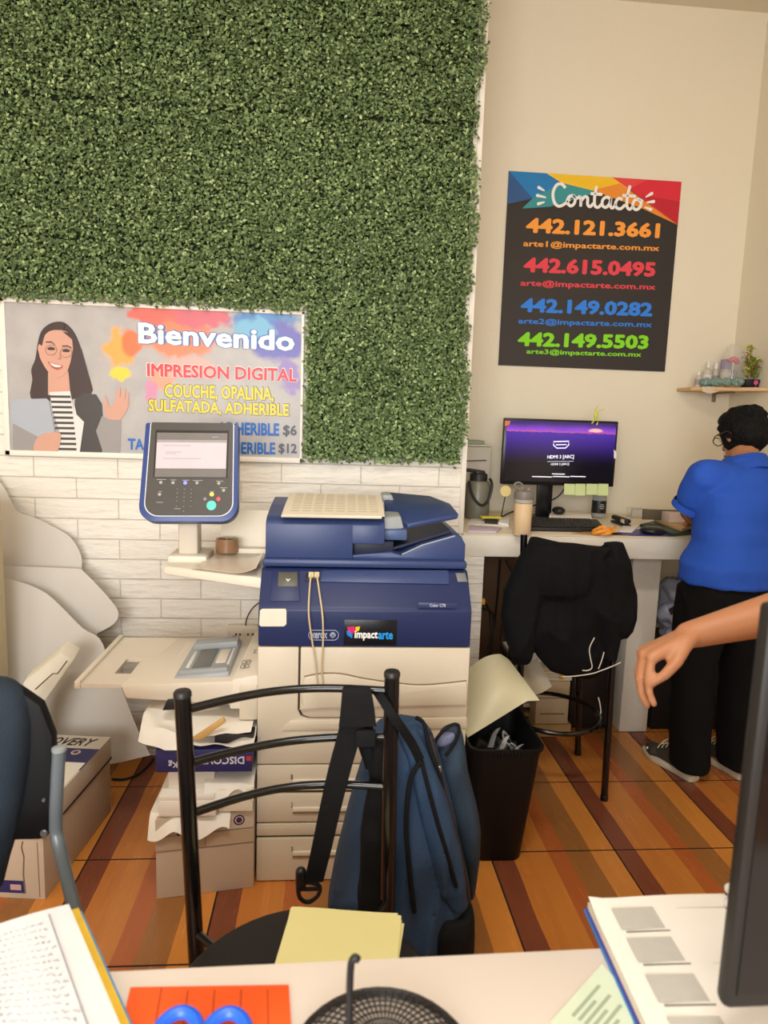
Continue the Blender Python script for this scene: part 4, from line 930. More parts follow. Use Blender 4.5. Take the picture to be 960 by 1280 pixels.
stackbox((xL + 0.03, YS + 0.03, 0.3365), (xR2 - 0.12, 2.2, 0.4115), 'paper_ream', 'white paper ream carrying the indigo carton lid beside the copier', M_PAPER, 'paper ream')
# crumpled paper heap above the lid
def heap(u, v):
    x = -0.545 + 0.335 * u; y = YS - 0.02 + 0.24 * v
    z = 0.490 + 0.075 * v + 0.02 * mnoise.noise(V((u * 5, v * 5, 2))) + (0.055 * max(0, 1 - u * 3.2)) + 0.012 * math.sin(6 * u)
    if v < 0.12: z -= (0.12 - v) * (0.25 if u < 0.45 else -0.15)
    lim = 0.60 if y < 1.985 else (0.572 if x < -0.275 else 0.535)
    return V((x, y, min(max(z, 0.4865), lim)))
tag(build(MB().sheet(heap, 26, 22, 0.0015), 'crumpled_paper', M_PAPER, None, (-0.37, 2.05, 0.486)), 'crumpled white wrapping paper heaped on the indigo lid below the side tray', 'paper wrapper')
def heap2(u, v): return V((-0.43 + 0.212 * u, YS - 0.014 + 0.20 * v, min(0.520 + 0.03 * v + 0.02 * u + 0.008 * mnoise.noise(V((u * 4, v * 4, 7))), 0.541)))
tag(build(MB().sheet(heap2, 12, 12, 0.0012), 'loose_sheet', M_PAPER, None, (-0.33, 2.05, 0.52)), 'loose white sheet on top of the crumpled paper beside the copier', 'paper')
mk_ = build(MB().prism([PY(x, y, YS - 0.02) for x, y in ((238, 925), (252, 925), (282, 903), (279, 898))], V((0, 0.01, 0.002)), bevel=0.001), 'yellow_edge_strip', mat('kraft_strip', (206, 164, 100), 0.6), None, PY(260, 925, YS))
tag(mk_, 'yellowish paper strip lying on the crumpled white paper heap', 'paper strip')
tag(build(MB().box((-0.33, YS + .02, 0.4865), (-0.214, 2.15, 0.515), 0.002), 'dark_folder', mat('folder_black', (44, 40, 42), 0.5), None, (-0.27, 2.05, 0.4865)), 'dark folder between the indigo lid and the copier', 'folder')
tag(build(MB().prism([PY(x, y, 1.99) for x, y in ((203, 888), (208, 877), (222, 876), (224, 887))], V((0, .02, 0)), bevel=.001), 'black_clip', mat('clip_black', (30, 28, 28), 0.5), None, PY(210, 888, 1.99)), 'small black clip under the front edge of the copier side tray', 'clip')
# wall socket and leads
so_ = thing('wall_socket', 'white multi-outlet socket with black holes low on the brick wall beside the copier', 'socket', PY(300, 795, YW))
p = PY(284, 796, YW - 0.03); p2 = PY(322, 782, YW - 0.03)
build(MB().box((p.x, YW - 0.035, p.z), (p2.x, YW - 0.001, p2.z), 0.006), 'socket_plate', M_CR2, so_)
hl = MB()
for x, y in ((292, 796), (296, 799), (300, 793), (310, 793), (316, 793), (295, 793)):
    c = PY(x, y, YW - 0.035); hl.box((c.x - .004, YW - 0.037, c.z - .004), (c.x + .004, YW - 0.034, c.z + .004), .001)
build(hl, 'socket_hole', M_INK, so_)
M_BLK = mat('cable_black', (26, 25, 26), 0.5)
cable('power_lead', 'thin dark lead curving from the wall socket up behind the copier', [PY(307, 782, YW - 0.045), PY(309, 772, YW - 0.05), PY(316, 760, YW - 0.06), PY(326, 752, YW - 0.04)], 0.003, mat('cable_grey', (70, 72, 78), 0.5))
cable('floor_cable', 'black cable curving over the floor tiles between the cartons and white sheets', [PZ(140, 974, 0.005), PZ(156, 974, 0.005), PZ(172, 968, 0.005), PZ(185, 957, 0.005), PZ(192, 948, 0.005)], 0.005, M_BLK)

# ================================================================== CHAIR AND BACKPACK IN FRONT OF THE COPIER
M_BLKM = mat('black_enamel_tube', (13, 13, 14), 0.22, var=0.1, coat=0.3)
M_SEAT = mat('black_vinyl_seat', (36, 33, 31), 0.55, spec=0.3, var=0.12, scale=6, bump=0.15, bscale=220)
ch = thing('metal_chair', 'black metal chair with three curved back rails, yellow sheets on its seat', 'chair', (-0.02, 1.12, 0))
PLb, PRb = V((-0.279, 1.30, 0)), V((0.146, 1.385, 0))   # rear posts on plan
ptl, ptr = PY(228, 868, 1.30), PY(490, 843, 1.385)
pbl, pbr = PY(245, 1190, 1.30), PY(484, 1135, 1.385)
ptop = 0.932
def post(top, low): # straight post leaning a little, carried on to the floor as the rear leg
    d = (low - top).normalized(); k = (0.012 - top.z) / d.z; ft = top + d * k
    return [ft, low, top]
rpl, rpr = post(ptl, pbl), post(ptr, pbr)
for pth in (rpl, rpr):
    o = build(MB().tube(pth, 0.0165, 16), 'back_post', M_BLKM, ch)
    d = (pth[2] - pth[1]).normalized()
    build(MB().lathe(pth[2] - d * 0.004, [(0.0178, 0), (0.0178, 0.008), (0.0150, 0.012), (0.006, 0.013)], 18, d), 'post_cap', mat('cap_black', (30, 29, 28), 0.4), o)
    build(MB().lathe(pth[0] - Z * 0.012, [(0.019, 0), (0.019, 0.02), (0.0165, 0.024)], 14), 'foot_cap', mat('cap_black', (30, 29, 28), 0.4), o)
def on(pth, z): a, b_ = pth[1], pth[2]; return a + (b_ - a) * ((z - a.z) / (b_.z - a.z))
back = V((PLb.y - PRb.y, PRb.x - PLb.x, 0)).normalized()   # away from the seat
for (xl_, yl, xm, ym, xr_3, yr) in ((236, 888, 400, 862, 480, 864), (243, 955, 400, 926, 475, 921), (248, 1018, 395, 983, 480, 984)):
    a = on(rpl, PY(xl_, yl, 1.30).z); c = on(rpr, PY(xr_3, yr, 1.385).z)
    pts = []
    for i in range(17):
        t = i / 16; p = a.lerp(c, t) + back * (0.052 * math.sin(math.pi * t))
        pts.append(p)
    # rails rise towards the middle as in the photo
    mid = PY(xm, ym, (a.y + c.y) / 2 + 0.052); lift = mid.z - (a.z + c.z) / 2
    pts = [p + Z * (lift * math.sin(math.pi * i / 16)) for i, p in enumerate(pts)]
    build(MB().tube(pts, 0.0088, 12), 'back_rail', M_BLKM, ch)
sc_ = V((-0.020, 1.064, 0)); SH = 0.47; SR = 0.243
build(MB().lathe((sc_.x, sc_.y, SH - 0.045), [(SR - 0.012, 0), (SR, 0.010), (SR + 0.001, 0.028), (SR - 0.010, 0.039), (SR - 0.05, 0.044), (0.03, 0.046)], 48), 'seat', M_SEAT, ch)
build(MB().tube([sc_ + V((math.cos(a) * (SR - 0.01), math.sin(a) * (SR - 0.01), SH - 0.055)) for a in [k * math.pi / 16 for k in range(32)]], 0.010, 10, closed=True), 'seat_ring', M_BLKM, ch)
fwd_ = -back; side_ = (PRb - PLb).normalized()
for s in (-1, 1):
    tp_ = sc_ + fwd_ * 0.15 + side_ * (s * 0.13) + Z * (SH - 0.06); ft = sc_ + fwd_ * 0.20 + side_ * (s * 0.19) + Z * 0.012
    build(MB().tube([tp_, ft], 0.0135, 12), 'front_leg', M_BLKM, ch)
for pth, s in ((rpl, -1), (rpr, 1)):
    zc = SH - 0.055; a = pth[0] + (pth[1] - pth[0]) * ((zc - pth[0].z) / (pth[1].z - pth[0].z)); dv = V((sc_.x - a.x, sc_.y - a.y, 0)).normalized()
    build(MB().tube([a, sc_ - dv * (SR - 0.012) + Z * zc], 0.008, 8), 'seat_bracket', M_BLKM, ch)
# yellow sheets on the seat
ys = thing('yellow_paper_stack', 'fanned stack of plain yellow sheets lying on the round black chair seat', 'paper stack', (0.02, 1.15, SH + 0.002))
M_YEL = mat('yellow_paper', (238, 230, 162), 0.7, var=0.03, scale=9)
zq = SH + 0.006
c4 = [PZ(338, 1240, zq), PZ(494, 1238, zq), PZ(501, 1146, zq), PZ(368, 1136, zq)]
for i in range(7):
    a = random.uniform(-0.05, 0.05); R = Matrix.Rotation(a, 3, 'Z'); ctr = sum((V(p) for p in c4), V()) / 4
    qq = [R @ (V(p) - ctr) + ctr + V((random.uniform(-.008, .004), random.uniform(-.01, .004), (i - 2) * 0.0016)) for p in c4]
    build(sheet_quad(qq, 0.0012, lambda u, v: 0.002 * math.sin(5 * u)), 'yellow_sheet', M_YEL, ys)

# ------------------------------------------------------------------ backpack
M_BAG = mat('backpack_blue', (50, 71, 98), 0.65, var=0.12, spec=0.25, scale=22, bump=0.22, bscale=520)
M_BAGD = mat('backpack_slate', (46, 60, 74), 0.65, var=0.12, spec=0.25, scale=22, bump=0.22, bscale=520)
M_STR = mat('black_webbing', (18, 18, 19), 0.8, var=0.1, spec=0.25, bump=0.3, bscale=600)
bag = thing('backpack', 'blue and black backpack hanging by its strap from the black metal chair', 'backpack', PY(520, 1190, 1.55))
def slices(rows, Y, dep, n=28, pw=2.6):
    """rows: (pixel row, left, right) -> superellipse rings at depth Y, each dep deep"""
    R = []
    for i, (y, xl_, xr_5) in enumerate(rows):
        a, c = PY(xl_, y, Y), PY(xr_5, y, Y); m = (a + c) / 2; rx = (c - a).length / 2; ry = dep[i] if isinstance(dep, list) else dep
        ring = []
        for k in range(n):
            t = 2 * math.pi * k / n; cs, sn = math.cos(t), math.sin(t)
            ring.append(V((m.x + rx * abs(cs) ** (2 / pw) * (1 if cs > 0 else -1), Y + ry * abs(sn) ** (2 / pw) * (1 if sn > 0 else -1), m.z)))
        R.append(ring)
    return R
YB1 = 1.545
rows = [(897, 488, 520), (902, 472, 532), (915, 462, 541), (945, 454, 550), (985, 443, 560), (1030, 430, 570), (1075, 418, 578), (1115, 410, 584), (1150, 408, 588), (1178, 412, 588), (1192, 425, 582)]
deps = [0.02, 0.045, 0.06, 0.075, 0.085, 0.095, 0.10, 0.105, 0.105, 0.10, 0.085]
mb = MB().loft(slices(rows, YB1, deps))
body = organic(mb, 0.006, 4, 0.5, yfolds(0.020, 9, 3.1, (1.3, 1, 0.35)))
finish(body, 'main_compartment', M_BAG, bag, smooth=180)
rows = [(905, 562, 572), (912, 552, 578), (930, 543, 581), (957, 546, 584), (989, 553, 591), (1010, 558, 596), (1030, 565, 599), (1060, 572, 598), (1090, 578, 595), (1115, 583, 592)]
mb = MB().loft(slices(rows, YB1 + 0.062, [0.012, 0.028, 0.045, 0.055, 0.062, 0.065, 0.065, 0.06, 0.05, 0.03]))
fp_ = organic(mb, 0.007, 4, 0.5, yfolds(0.016, 11, 8.0, (1.2, 1, 0.45)))
fpo = finish(fp_, 'front_pocket', M_BAGD, bag, smooth=180)
rows = [(1120, 536, 588), (1135, 530, 589), (1165, 530, 589), (1195, 536, 587), (1203, 545, 583)]
finish(organic(MB().loft(slices(rows, YB1 - 0.012, [0.095, 0.108, 0.108, 0.098, 0.07])), 0.008, 3, 0.5, folds(0.004, 10, 1)), 'base_panel', M_STR, bag, smooth=180)
# padded back straps with dark piping, folded flap
def YBs(px, py, d): return PY(px, py, YB1 - d)
fl1 = [(492, 902), (510, 905), (520, 925), (530, 955), (545, 1000), (560, 1045), (573, 1095), (580, 1118), (566, 1112), (545, 1060), (528, 1005), (520, 965), (512, 945), (500, 930)]
pan = MB(); 
rows = [(910, 494, 520), (940, 503, 536), (980, 514, 552), (1020, 522, 565), (1060, 530, 576), (1100, 540, 582), (1125, 556, 582)]
pan.loft(slices(rows, YB1 - 0.055, [0.02, 0.03, 0.04, 0.045, 0.05, 0.05, 0.04]))
finish(organic(pan, 0.007, 4, 0.5, yfolds(0.016, 12, 5, (1.4, 1, .3))), 'side_panel', M_BAG, bag, smooth=180)
pip = MB()
pip.tube(smoothpath([YBs(520, 897, .035), YBs(530, 905, .05), YBs(537, 935, .065), YBs(548, 965, .065), YBs(556, 1000, .05)], 5), 0.005, 8)
pip.tube(smoothpath([YBs(527, 951, .118), YBs(514, 972, .118), YBs(509, 1005, .12), YBs(508, 1040, .122), YBs(512, 1090, .124), YBs(518, 1140, .122)], 5), 0.006, 8)
pip.tube(smoothpath([YBs(527, 951, .118), YBs(534, 980, .118), YBs(546, 1025, .116), YBs(558, 1065, .114), YBs(570, 1108, .108)], 5), 0.005, 8)  # this dark tube paints the shade of a fold
pip.tube(smoothpath([YBs(541, 938, -.006), YBs(545, 925, -.006), YBs(554, 914, -.006), YBs(565, 906, -.012), YBs(573, 907, -.012), YBs(573, 918, -.006), YBs(567, 931, -.004), YBs(557, 945, 0.0)], 5), 0.0045, 8)
build(pip, 'piping_and_fold_shade', M_STR, bag)
zp = MB().tube(smoothpath([YBs(536, 918, .05), YBs(543, 945, .052), YBs(553, 985, .05), YBs(564, 1025, .046), YBs(574, 1065, .04), YBs(582, 1105, .036), YBs(585, 1130, .03)], 5), 0.009, 8)
build(zp, 'zip', mat('zip_dark', (40, 40, 44), 0.4), bag)
build(MB().box(YBs(549, 963, .062) - V((.004, .004, .012)), YBs(549, 963, .062) + V((.004, .004, .012)), 0.002), 'zip_pull', mat('zip_metal', (176, 176, 172), 0.3, metal=0.9), bag)
lin_ = MB().ell(PY(557, 924, YB1 + 0.022), (0.026, 0.012, 0.016), Matrix.Rotation(-0.55, 3, 'Y'))
build(lin_, 'pocket_lining', mat('lining_grey', (104, 106, 130), 0.8, var=0.4, scale=120), fpo, smooth=180)
build(MB().tube(smoothpath([PY(580, 1052, YB1 + .0), PY(590, 1046, YB1 + .008), PY(598, 1036, YB1 + .02)], 5), 0.004, 6), 'pocket_edge', M_STR, fpo)
# centre back pad hanging below the post
rows = [(930, 466, 486), (980, 460, 486), (1040, 452, 490), (1110, 448, 492), (1170, 445, 495)]
finish(organic(MB().loft(slices(rows, YB1 - 0.095, 0.022)), 0.006, 4, 0.5, folds(0.006, 9, 2)), 'back_pad', M_STR, bag, smooth=180)
# the strap over the top rail and its tail
def SP(x, y, Y): return PY(x, y, Y)
st = MB()
st.ribbon([SP(446, 861, 1.385), SP(444, 866, 1.368), SP(440, 905, 1.366), SP(425, 960, 1.372), SP(413, 1010, 1.38), SP(402, 1060, 1.385), SP(392, 1102, 1.39)], [V((0.028, 0.002, 0)), V((0.021, 0.002, 0))], 0.006)
st.ribbon([SP(446, 861, 1.385), SP(448, 862, 1.405), SP(450, 885, 1.425), SP(456, 920, 1.44), SP(468, 960, 1.455)], [V((0.028, 0.004, 0)), V((0.02, 0.004, 0))], 0.006)
st.ribbon([SP(446, 858, 1.372), SP(446, 864, 1.360), SP(447, 885, 1.357), SP(447, 908, 1.357)], [V((0.026, 0, 0)), V((0.040, 0, 0))], 0.004)
build(st, 'shoulder_strap', M_STR, bag)
st = MB().ribbon([SP(470, 862, 1.40), SP(478, 874, 1.372), SP(490, 893, 1.358), SP(502, 910, 1.372), SP(515, 930, 1.42), SP(525, 950, 1.44)], [V((0.006, 0, 0.007)), V((0.008, 0, 0.008))], 0.008)
build(st, 'carry_loop', M_STR, bag)
build(MB().box(SP(444, 935, 1.352), SP(470, 914, 1.352) + V((0, 0.014, 0)), 0.004), 'strap_keeper', M_STR, bag)
st = MB().ribbon([SP(458, 935, 1.44), SP(466, 965, 1.44), SP(469, 1000, 1.445), SP(468, 1040, 1.452)], [V((0.010, 0, 0)), V((0.007, 0, 0))], 0.004)
build(st, 'webbing_tail', M_STR, bag)
bk = MB()
c = SP(386, 1112, 1.39)
bk.tube(smoothpath([c + V((x, 0, z)) for x, z in ((-.020, .016), (.020, .012), (.022, -.012), (0, -.030), (-.020, -.018))], 4, closed=True), 0.005, 8, closed=True)
bk.box(c + V((-.02, -.004, -.002)), c + V((.02, .004, .006)), 0.002)
bko = build(bk, 'strap_buckle', mat('buckle_black', (24, 24, 24), 0.3), bag)
build(MB().capsule(SP(376, 1090, 1.395), SP(376, 1105, 1.395), 0.012, 0.012), 'buckle_end', mat('buckle_black', (24, 24, 24), 0.3), bag)

# ================================================================== CHAIR WITH JACKET AT THE LEFT
lc = thing('office_chair', 'grey tube chair with black plastic back at the left border', 'chair', (-0.66, 1.30, 0))
M_TUB = mat('grey_tube', (112, 122, 128), 0.35, metal=0.3, var=0.06)
M_BPL = mat('black_plastic_back', (12, 12, 14), 0.6, var=0.1, spec=0.3)
YC = 1.28
tb = [PY(74, 937, YC), PY(71, 990, YC), PY(70, 1035, YC), PY(74, 1058, YC - .01), PY(84, 1100, YC - 0.02), PY(96, 1148, YC - 0.04), PY(105, 1180, YC - 0.05)]
tb = smoothpath(tb, 5)
e_ = tb[-1]; tb += [V((e_.x + 0.012, e_.y - 0.02, 0.36)), V((e_.x + 0.03, e_.y - 0.01, 0.2)), V((e_.x + 0.04, e_.y + 0.05, 0.012))]
lp = build(MB().tube(tb, 0.0125, 14), 'back_tube', M_TUB, lc)
build(MB().lathe(tb[0] - Z * 0.002, [(0.0138, 0), (0.0138, 0.006), (0.008, 0.009)], 14), 'tube_cap', mat('tube_cap_grey', (140, 146, 146), 0.4), lp)
W2 = 0.40
tb2 = [V((2 * (tb[0].x - W2 / 2) - p.x, p.y, p.z)) for p in tb]
build(MB().tube(tb2, 0.0125, 14), 'back_tube', M_TUB, lc)
ctx = tb[0].x - W2 / 2
bkp = [(-0.19, 0.60), (-0.185, 0.58), (0.155, 0.585), (0.178, 0.60), (0.186, 0.66), (0.186, 0.80), (0.165, 0.865), (0.12, 0.90), (-0.12, 0.90), (-0.165, 0.865), (-0.19, 0.80)]
z0b = PY(60, 1052, YC + .01).z
ringp = [V((ctx + x, YC + 0.006, z0b + (z - 0.58))) for x, z in bkp]
build(MB().prism(ringp, V((0, 0.03, 0)), bevel=0.008), 'backrest', M_BPL, lc)
for sc_y, sc_r in ((1000, .004), (1042, .008)): build(MB().lathe(PY(55, sc_y, YC + .004), [(sc_r, 0), (sc_r * .75, 0.003)], 12, (0, -1, 0)), 'screw', mat('screw_grey', (120, 120, 118), 0.4, metal=0.6), lc)
build(MB().box((ctx - 0.20, YC - 0.47, 0.43), (ctx + 0.20, YC - 0.05, 0.47), 0.02), 'seat', M_BPL, lc)
for s in (-1, 1):
    build(MB().tube([V((ctx + s * 0.19, YC - 0.05, 0.425)), V((ctx + s * 0.19, YC - 0.42, 0.425)), V((ctx + s * 0.205, YC - 0.45, 0.40)), V((ctx + s * 0.21, YC - 0.46, 0.012))], 0.0125, 12), 'front_leg', M_TUB, lc)
M_JK = mat('jacket_slate_blue', (44, 54, 65), 0.8, spec=0.25, var=0.12, scale=14, bump=0.2, bscale=300)
jk = MB()
YJ = YC + 0.01
def jrow(rows, Y, dep): return slices(rows, Y, dep, 24, 2.2)
jk.loft(jrow([(848, -60, 6), (856, -80, 22), (872, -90, 34), (900, -95, 40), (950, -95, 38), (1000, -95, 30), (1040, -95, 20), (1075, -95, 10), (1110, -95, 2)], YJ, [0.03, 0.05, 0.06, 0.065, 0.065, 0.06, 0.055, 0.05, 0.045]))
jk.loft(jrow([(862, -110, -50), (900, -120, -50), (1000, -125, -60), (1110, -120, -70)], YJ + 0.01, 0.06))
lj = finish(organic(jk, 0.008, 6, 0.5, yfolds(0.022, 8, 4.4, (1, 1, 0.45))), 'draped_jacket', M_JK, None, PY(-30, 1110, YJ), smooth=180)
tag(lj, 'dark slate-blue jacket draped over the black chair back at the left border', 'jacket')

# ================================================================== BIN, STOOL, THINGS UNDER THE COUNTER
M_BIN = mat('bin_black', (14, 14, 15), 0.55, var=0.1, spec=0.3)
bn = thing('waste_bin', 'black tapered plastic waste bin on the tiles between the copier and the bar stool', 'waste bin', (0.60, 2.19, 0))
def rrect(cx, cy, hx, hy, r, z, k=5):
    o = []
    for sx, sy, a0 in ((1, -1, -90), (1, 1, 0), (-1, 1, 90), (-1, -1, 180)):
        for i in range(k + 1):
            t = math.radians(a0 + 90 * i / k); o.append(V((cx + sx * (hx - r) + r * math.cos(t), cy + sy * (hy - r) + r * math.sin(t), z)))
    return o
bx0, by0 = 0.598, 2.215
HB = 0.425
outer = [rrect(bx0, by0, 0.078, 0.125, 0.03, 0.0), rrect(bx0, by0, 0.082, 0.13, 0.032, 0.008), rrect(bx0 + .002, by0, 0.118, 0.168, 0.04, HB - 0.015), rrect(bx0 + .002, by0, 0.126, 0.176, 0.042, HB - 0.012), rrect(bx0 + .002, by0, 0.127, 0.177, 0.042, HB), rrect(bx0 + .002, by0, 0.119, 0.169, 0.038, HB), rrect(bx0 + .002, by0, 0.114, 0.164, 0.038, HB - 0.02), rrect(bx0, by0, 0.078, 0.126, 0.03, 0.012)]
build(MB().loft(outer), 'bin_shell', M_BIN, bn)
rb = MB()
for i in range(9): rb.box((bx0 - 0.045 + i * 0.011, by0 - 0.1775, HB - 0.022), (bx0 - 0.039 + i * 0.011, by0 - 0.166, HB - 0.010), 0.001)
build(rb, 'grip_ribs', M_BIN, bn)
M_FILM = mat('clear_film', (220, 222, 220), 0.2, alpha=0.35, spec=0.7)
fl = MB()
for s in range(6):
    a = random.uniform(0, 6.28); cx, cy = bx0 + 0.035 + random.uniform(-.05, .05), by0 - 0.02 + random.uniform(-.09, .08)
    fl.ribbon(smoothpath([V((cx, cy, 0.335)), V((cx + .02 * math.cos(a), cy + .02 * math.sin(a), 0.375)), V((cx + .045 * math.cos(a), cy + .04 * math.sin(a), 0.395)), V((cx + .06 * math.cos(a + .6), cy + .05 * math.sin(a + .6), 0.36))], 4), [V((.012 * math.sin(a), -.012 * math.cos(a), .004)), V((.006, .006, .0))], 0.001)
wl = MB().sheet(lambda u, v: V((bx0 - 0.095 + 0.19 * u, by0 - 0.14 + 0.28 * v, 0.325 + 0.03 * mnoise.noise(V((u * 5, v * 5, 1))))), 14, 14, 0.003)
wo = tag(build(wl, 'bin_rubbish', mat('rubbish_black_bag', (30, 30, 32), 0.3, var=0.2), None, (bx0, by0, 0.32)), 'dark crumpled rubbish with shreds of clear film inside the black waste bin', 'rubbish')
build(fl, 'clear_shreds', M_FILM, wo)
# pale sheet sticking out of the bin and a grey one behind it
def wsheet(px, Y, bend, name, label, m, nu=14, nv=14, th=0.0012):
    a, b_, c, d = [PY(x, y, yy) for (x, y), yy in zip(px, Y)]
    def f(u, v):
        p = a * (1 - u) * (1 - v) + b_ * u * (1 - v) + c * u * v + d * (1 - u) * v
        return p + bend(u, v)
    o = build(MB().sheet(f, nu, nv, th), name, m, None, min((a, b_, c, d), key=lambda p: p.z)); return tag(o, label, 'paper')
wsheet([(578, 926), (672, 868), (634, 818), (574, 846)], (2.15, 2.22, 2.42, 2.38), lambda u, v: V((0, -0.05, 0.02)) * math.sin(math.pi * v) * math.sin(math.pi * u) + V((0, -.01, 0.035)) * math.sin(math.pi * u) * v + V((0, -0.03, -0.012)) * (u > 0.85) * (u - .85) * 6, 'curled_backing_sheet', 'pale greenish cream sheet sticking out of the black waste bin', mat('backing_sheet', (206, 198, 164), 0.45, var=0.03, scale=4))
wsheet([(645, 880), (690, 858), (672, 822), (630, 840)], (2.36, 2.44, 2.52, 2.46), lambda u, v: V((0, -0.01, 0.012)) * math.sin(2 * math.pi * u), 'folded_grey_paper', 'folded greyish paper behind the pale sheet in the black waste bin', mat('grey_beige_paper', (170, 158, 136), 0.6))

# bar stool
so = thing('bar_stool', 'black tubular bar stool with a foot ring at the masonry counter', 'stool', (0.94, 2.63, 0))
feet = [V((1.118, 2.449, 0.012)), V((1.146, 2.818, 0.012)), V((0.765, 2.45, 0.012)), V((0.775, 2.80, 0.012))]
sh = 0.64
tops = [V((1.095, 2.46, 1.03)), V((1.085, 2.76, sh - .03)), V((0.738, 2.45, 1.072)), V((0.80, 2.76, sh - .03))]
tops[0] = PY(774, 682, 2.45); tops[2] = PY(655, 668, 2.45)
for f_, t_ in zip(feet, tops):
    build(MB().tube([f_, t_], 0.0135, 12).lathe(f_ - Z * 0.012, [(0.0155, 0), (0.0155, 0.02), (0.0135, 0.022)], 12), 'leg', M_BLKM, so)
rc = V((0.945, 2.635, 0.285)); 
build(MB().tube([rc + V((0.192 * math.cos(k * math.pi / 20), 0.20 * math.sin(k * math.pi / 20), 0)) for k in range(40)], 0.0095, 10, closed=True), 'foot_ring', M_BLKM, so)
build(MB().lathe((0.945, 2.625, sh - 0.04), [(0.15, 0), (0.172, 0.012), (0.173, 0.03), (0.15, 0.045), (0.03, 0.05)], 32), 'seat', M_SEAT, so)
for z in (0.80, 0.92):
    a = feet[2].lerp(tops[2], (z - .012) / (tops[2].z - .012)); c = feet[0].lerp(tops[0], (z - .012) / (tops[0].z - .012))
    build(MB().tube([a.lerp(c, t / 10) + V((0, -0.02 * math.sin(math.pi * t / 10), 0)) for t in range(11)], 0.008, 10), 'back_rail', M_BLKM, so)
M_BJ = mat('jacket_black', (13, 13, 15), 0.85, spec=0.2, var=0.15, scale=14, bump=0.2, bscale=300)
YJ2 = 2.42
jk = MB()
jk.loft(slices([(671, 663, 672), (677, 660, 700), (684, 658, 779), (692, 655, 781), (720, 650, 783), (750, 646, 780), (780, 652, 775), (800, 660, 768), (820, 672, 762), (838, 688, 755), (844, 705, 745)], YJ2, [0.015, 0.02, 0.03, 0.045, 0.055, 0.06, 0.065, 0.06, 0.055, 0.045, 0.03], 30, 2.3))
jk.loft(slices([(677, 662, 690), (700, 646, 684), (740, 630, 676), (770, 626, 672), (800, 632, 668), (820, 640, 664)], YJ2 - 0.02, [0.03, 0.05, 0.06, 0.06, 0.055, 0.04], 20, 2.1))
jk.loft(slices([(772, 628, 668), (800, 636, 668), (822, 638, 664), (828, 642, 660)], YJ2 + 0.0, [0.04, 0.045, 0.04, 0.03], 20, 2.1))
jk.loft(slices([(678, 755, 778), (700, 750, 786), (740, 748, 795), (770, 750, 795), (785, 756, 790), (795, 762, 782)], YJ2 - 0.015, [0.03, 0.05, 0.06, 0.06, 0.05, 0.035], 20, 2.1))
jk.loft(slices([(682, 664, 766), (705, 662, 750), (728, 664, 740), (742, 672, 732), (749, 684, 722)], YJ2 - 0.052, [0.012, 0.022, 0.030, 0.030, 0.014], 20, 2.1))
jk.loft(slices([(700, 738, 760), (760, 742, 768), (800, 750, 775), (825, 755, 770)], YJ2 - 0.05, [0.02, 0.025, 0.025, 0.02], 20, 2.1))
jo = finish(organic(jk, 0.006, 3, 0.5, yfolds(0.020, 8.0, 9.4, (1.15, 1, 0.5))), 'draped_jacket', M_BJ, None, PY(720, 844, YJ2), smooth=180)
tag(jo, 'black jacket with a white drawcord hung over the back of the bar stool', 'jacket')
dc = MB()
YD2 = YJ2 - 0.085
for px in ([(743, 797), (737, 810), (738, 822), (740, 834), (735, 838), (728, 838)], [(703, 846), (720, 845), (740, 842), (752, 838), (765, 833), (776, 828)], [(755, 815), (752, 826), (748, 836)], [(748, 872), (750, 880), (751, 888), (751, 892)]):
    dc.tube(smoothpath([PY(x, y, YD2) for x, y in px], 5), 0.0022, 6)
build(dc, 'drawcord', mat('cord_white', (214, 208, 196), 0.6), jo)
# cartons and papers under the counter
M_KR = mat('kraft_carton', (188, 160, 110), 0.75, var=0.08)
def boxY(px0, px1, Y, dep, name, label, m, cat='cardboard box', z=None):
    a, c = PY(px0[0], px0[1], Y), PY(px1[0], px1[1], Y)
    zb_ = 0.0 if z is None else z
    return stackbox((a.x, Y, zb_), (c.x, Y + dep, max(c.z, a.z)), name, label, m, cat)
yc_ = 2.99
zk = PY(690, 905, yc_).z
boxY((668, 906), (714, 906), yc_, 0.095, 'kraft_carton', 'low kraft carton on the floor under the counter behind the stool foot ring', M_KR)
bx2 = boxY((672, 852), (713, 852), yc_, 0.095, 'pale_carton', 'pale carton standing on the kraft carton behind the stool foot ring', mat('carton_cream', (204, 186, 154), 0.7, var=0.06), z=zk + 0.001)
a, c = PY(672, 853, yc_), PY(713, 853, yc_)
ln = MB().box((a.x + .02, yc_ - .0015, PY(690, 893, yc_).z), (c.x - .02, yc_, PY(690, 891.5, yc_).z)).box((a.x, yc_ - .0012, PY(690, 873, yc_).z), (c.x, yc_, PY(690, 872, yc_).z))
build(ln, 'carton_crease', mat('seam_brown', (128, 106, 82), 0.8), bx2)
zt2 = PY(690, 852, yc_).z
for i in range(4):
    stackbox((a.x - 0.02 + 0.006 * i, yc_ + 0.01, zt2 + 0.001 + i * 0.016), (c.x + 0.01 - 0.01 * i, yc_ + 0.09, zt2 + 0.015 + i * 0.016), 'paper_pad', ['cream paper pad lowest on the pale carton under the counter', 'cream paper pad second up on the pale carton under the counter', 'cream paper pad third up on the pale carton under the counter', 'topmost cream paper pad on the pale carton under the counter'][i], M_PAPER2, 'paper pad', 0.001)
tag(build(MB().ell((0, 0, 0), (.012, .008, .012)).ell((.008, 0, .008), (.008, .006, .009)), 'yellow_tag', mat('tag_yellow', (232, 178, 50), 0.5), None, (0, 0, 0)), 'small yellow bow-like tag on the paper pads under the counter', 'tag').location = PY(702, 846, yc_ - .004)
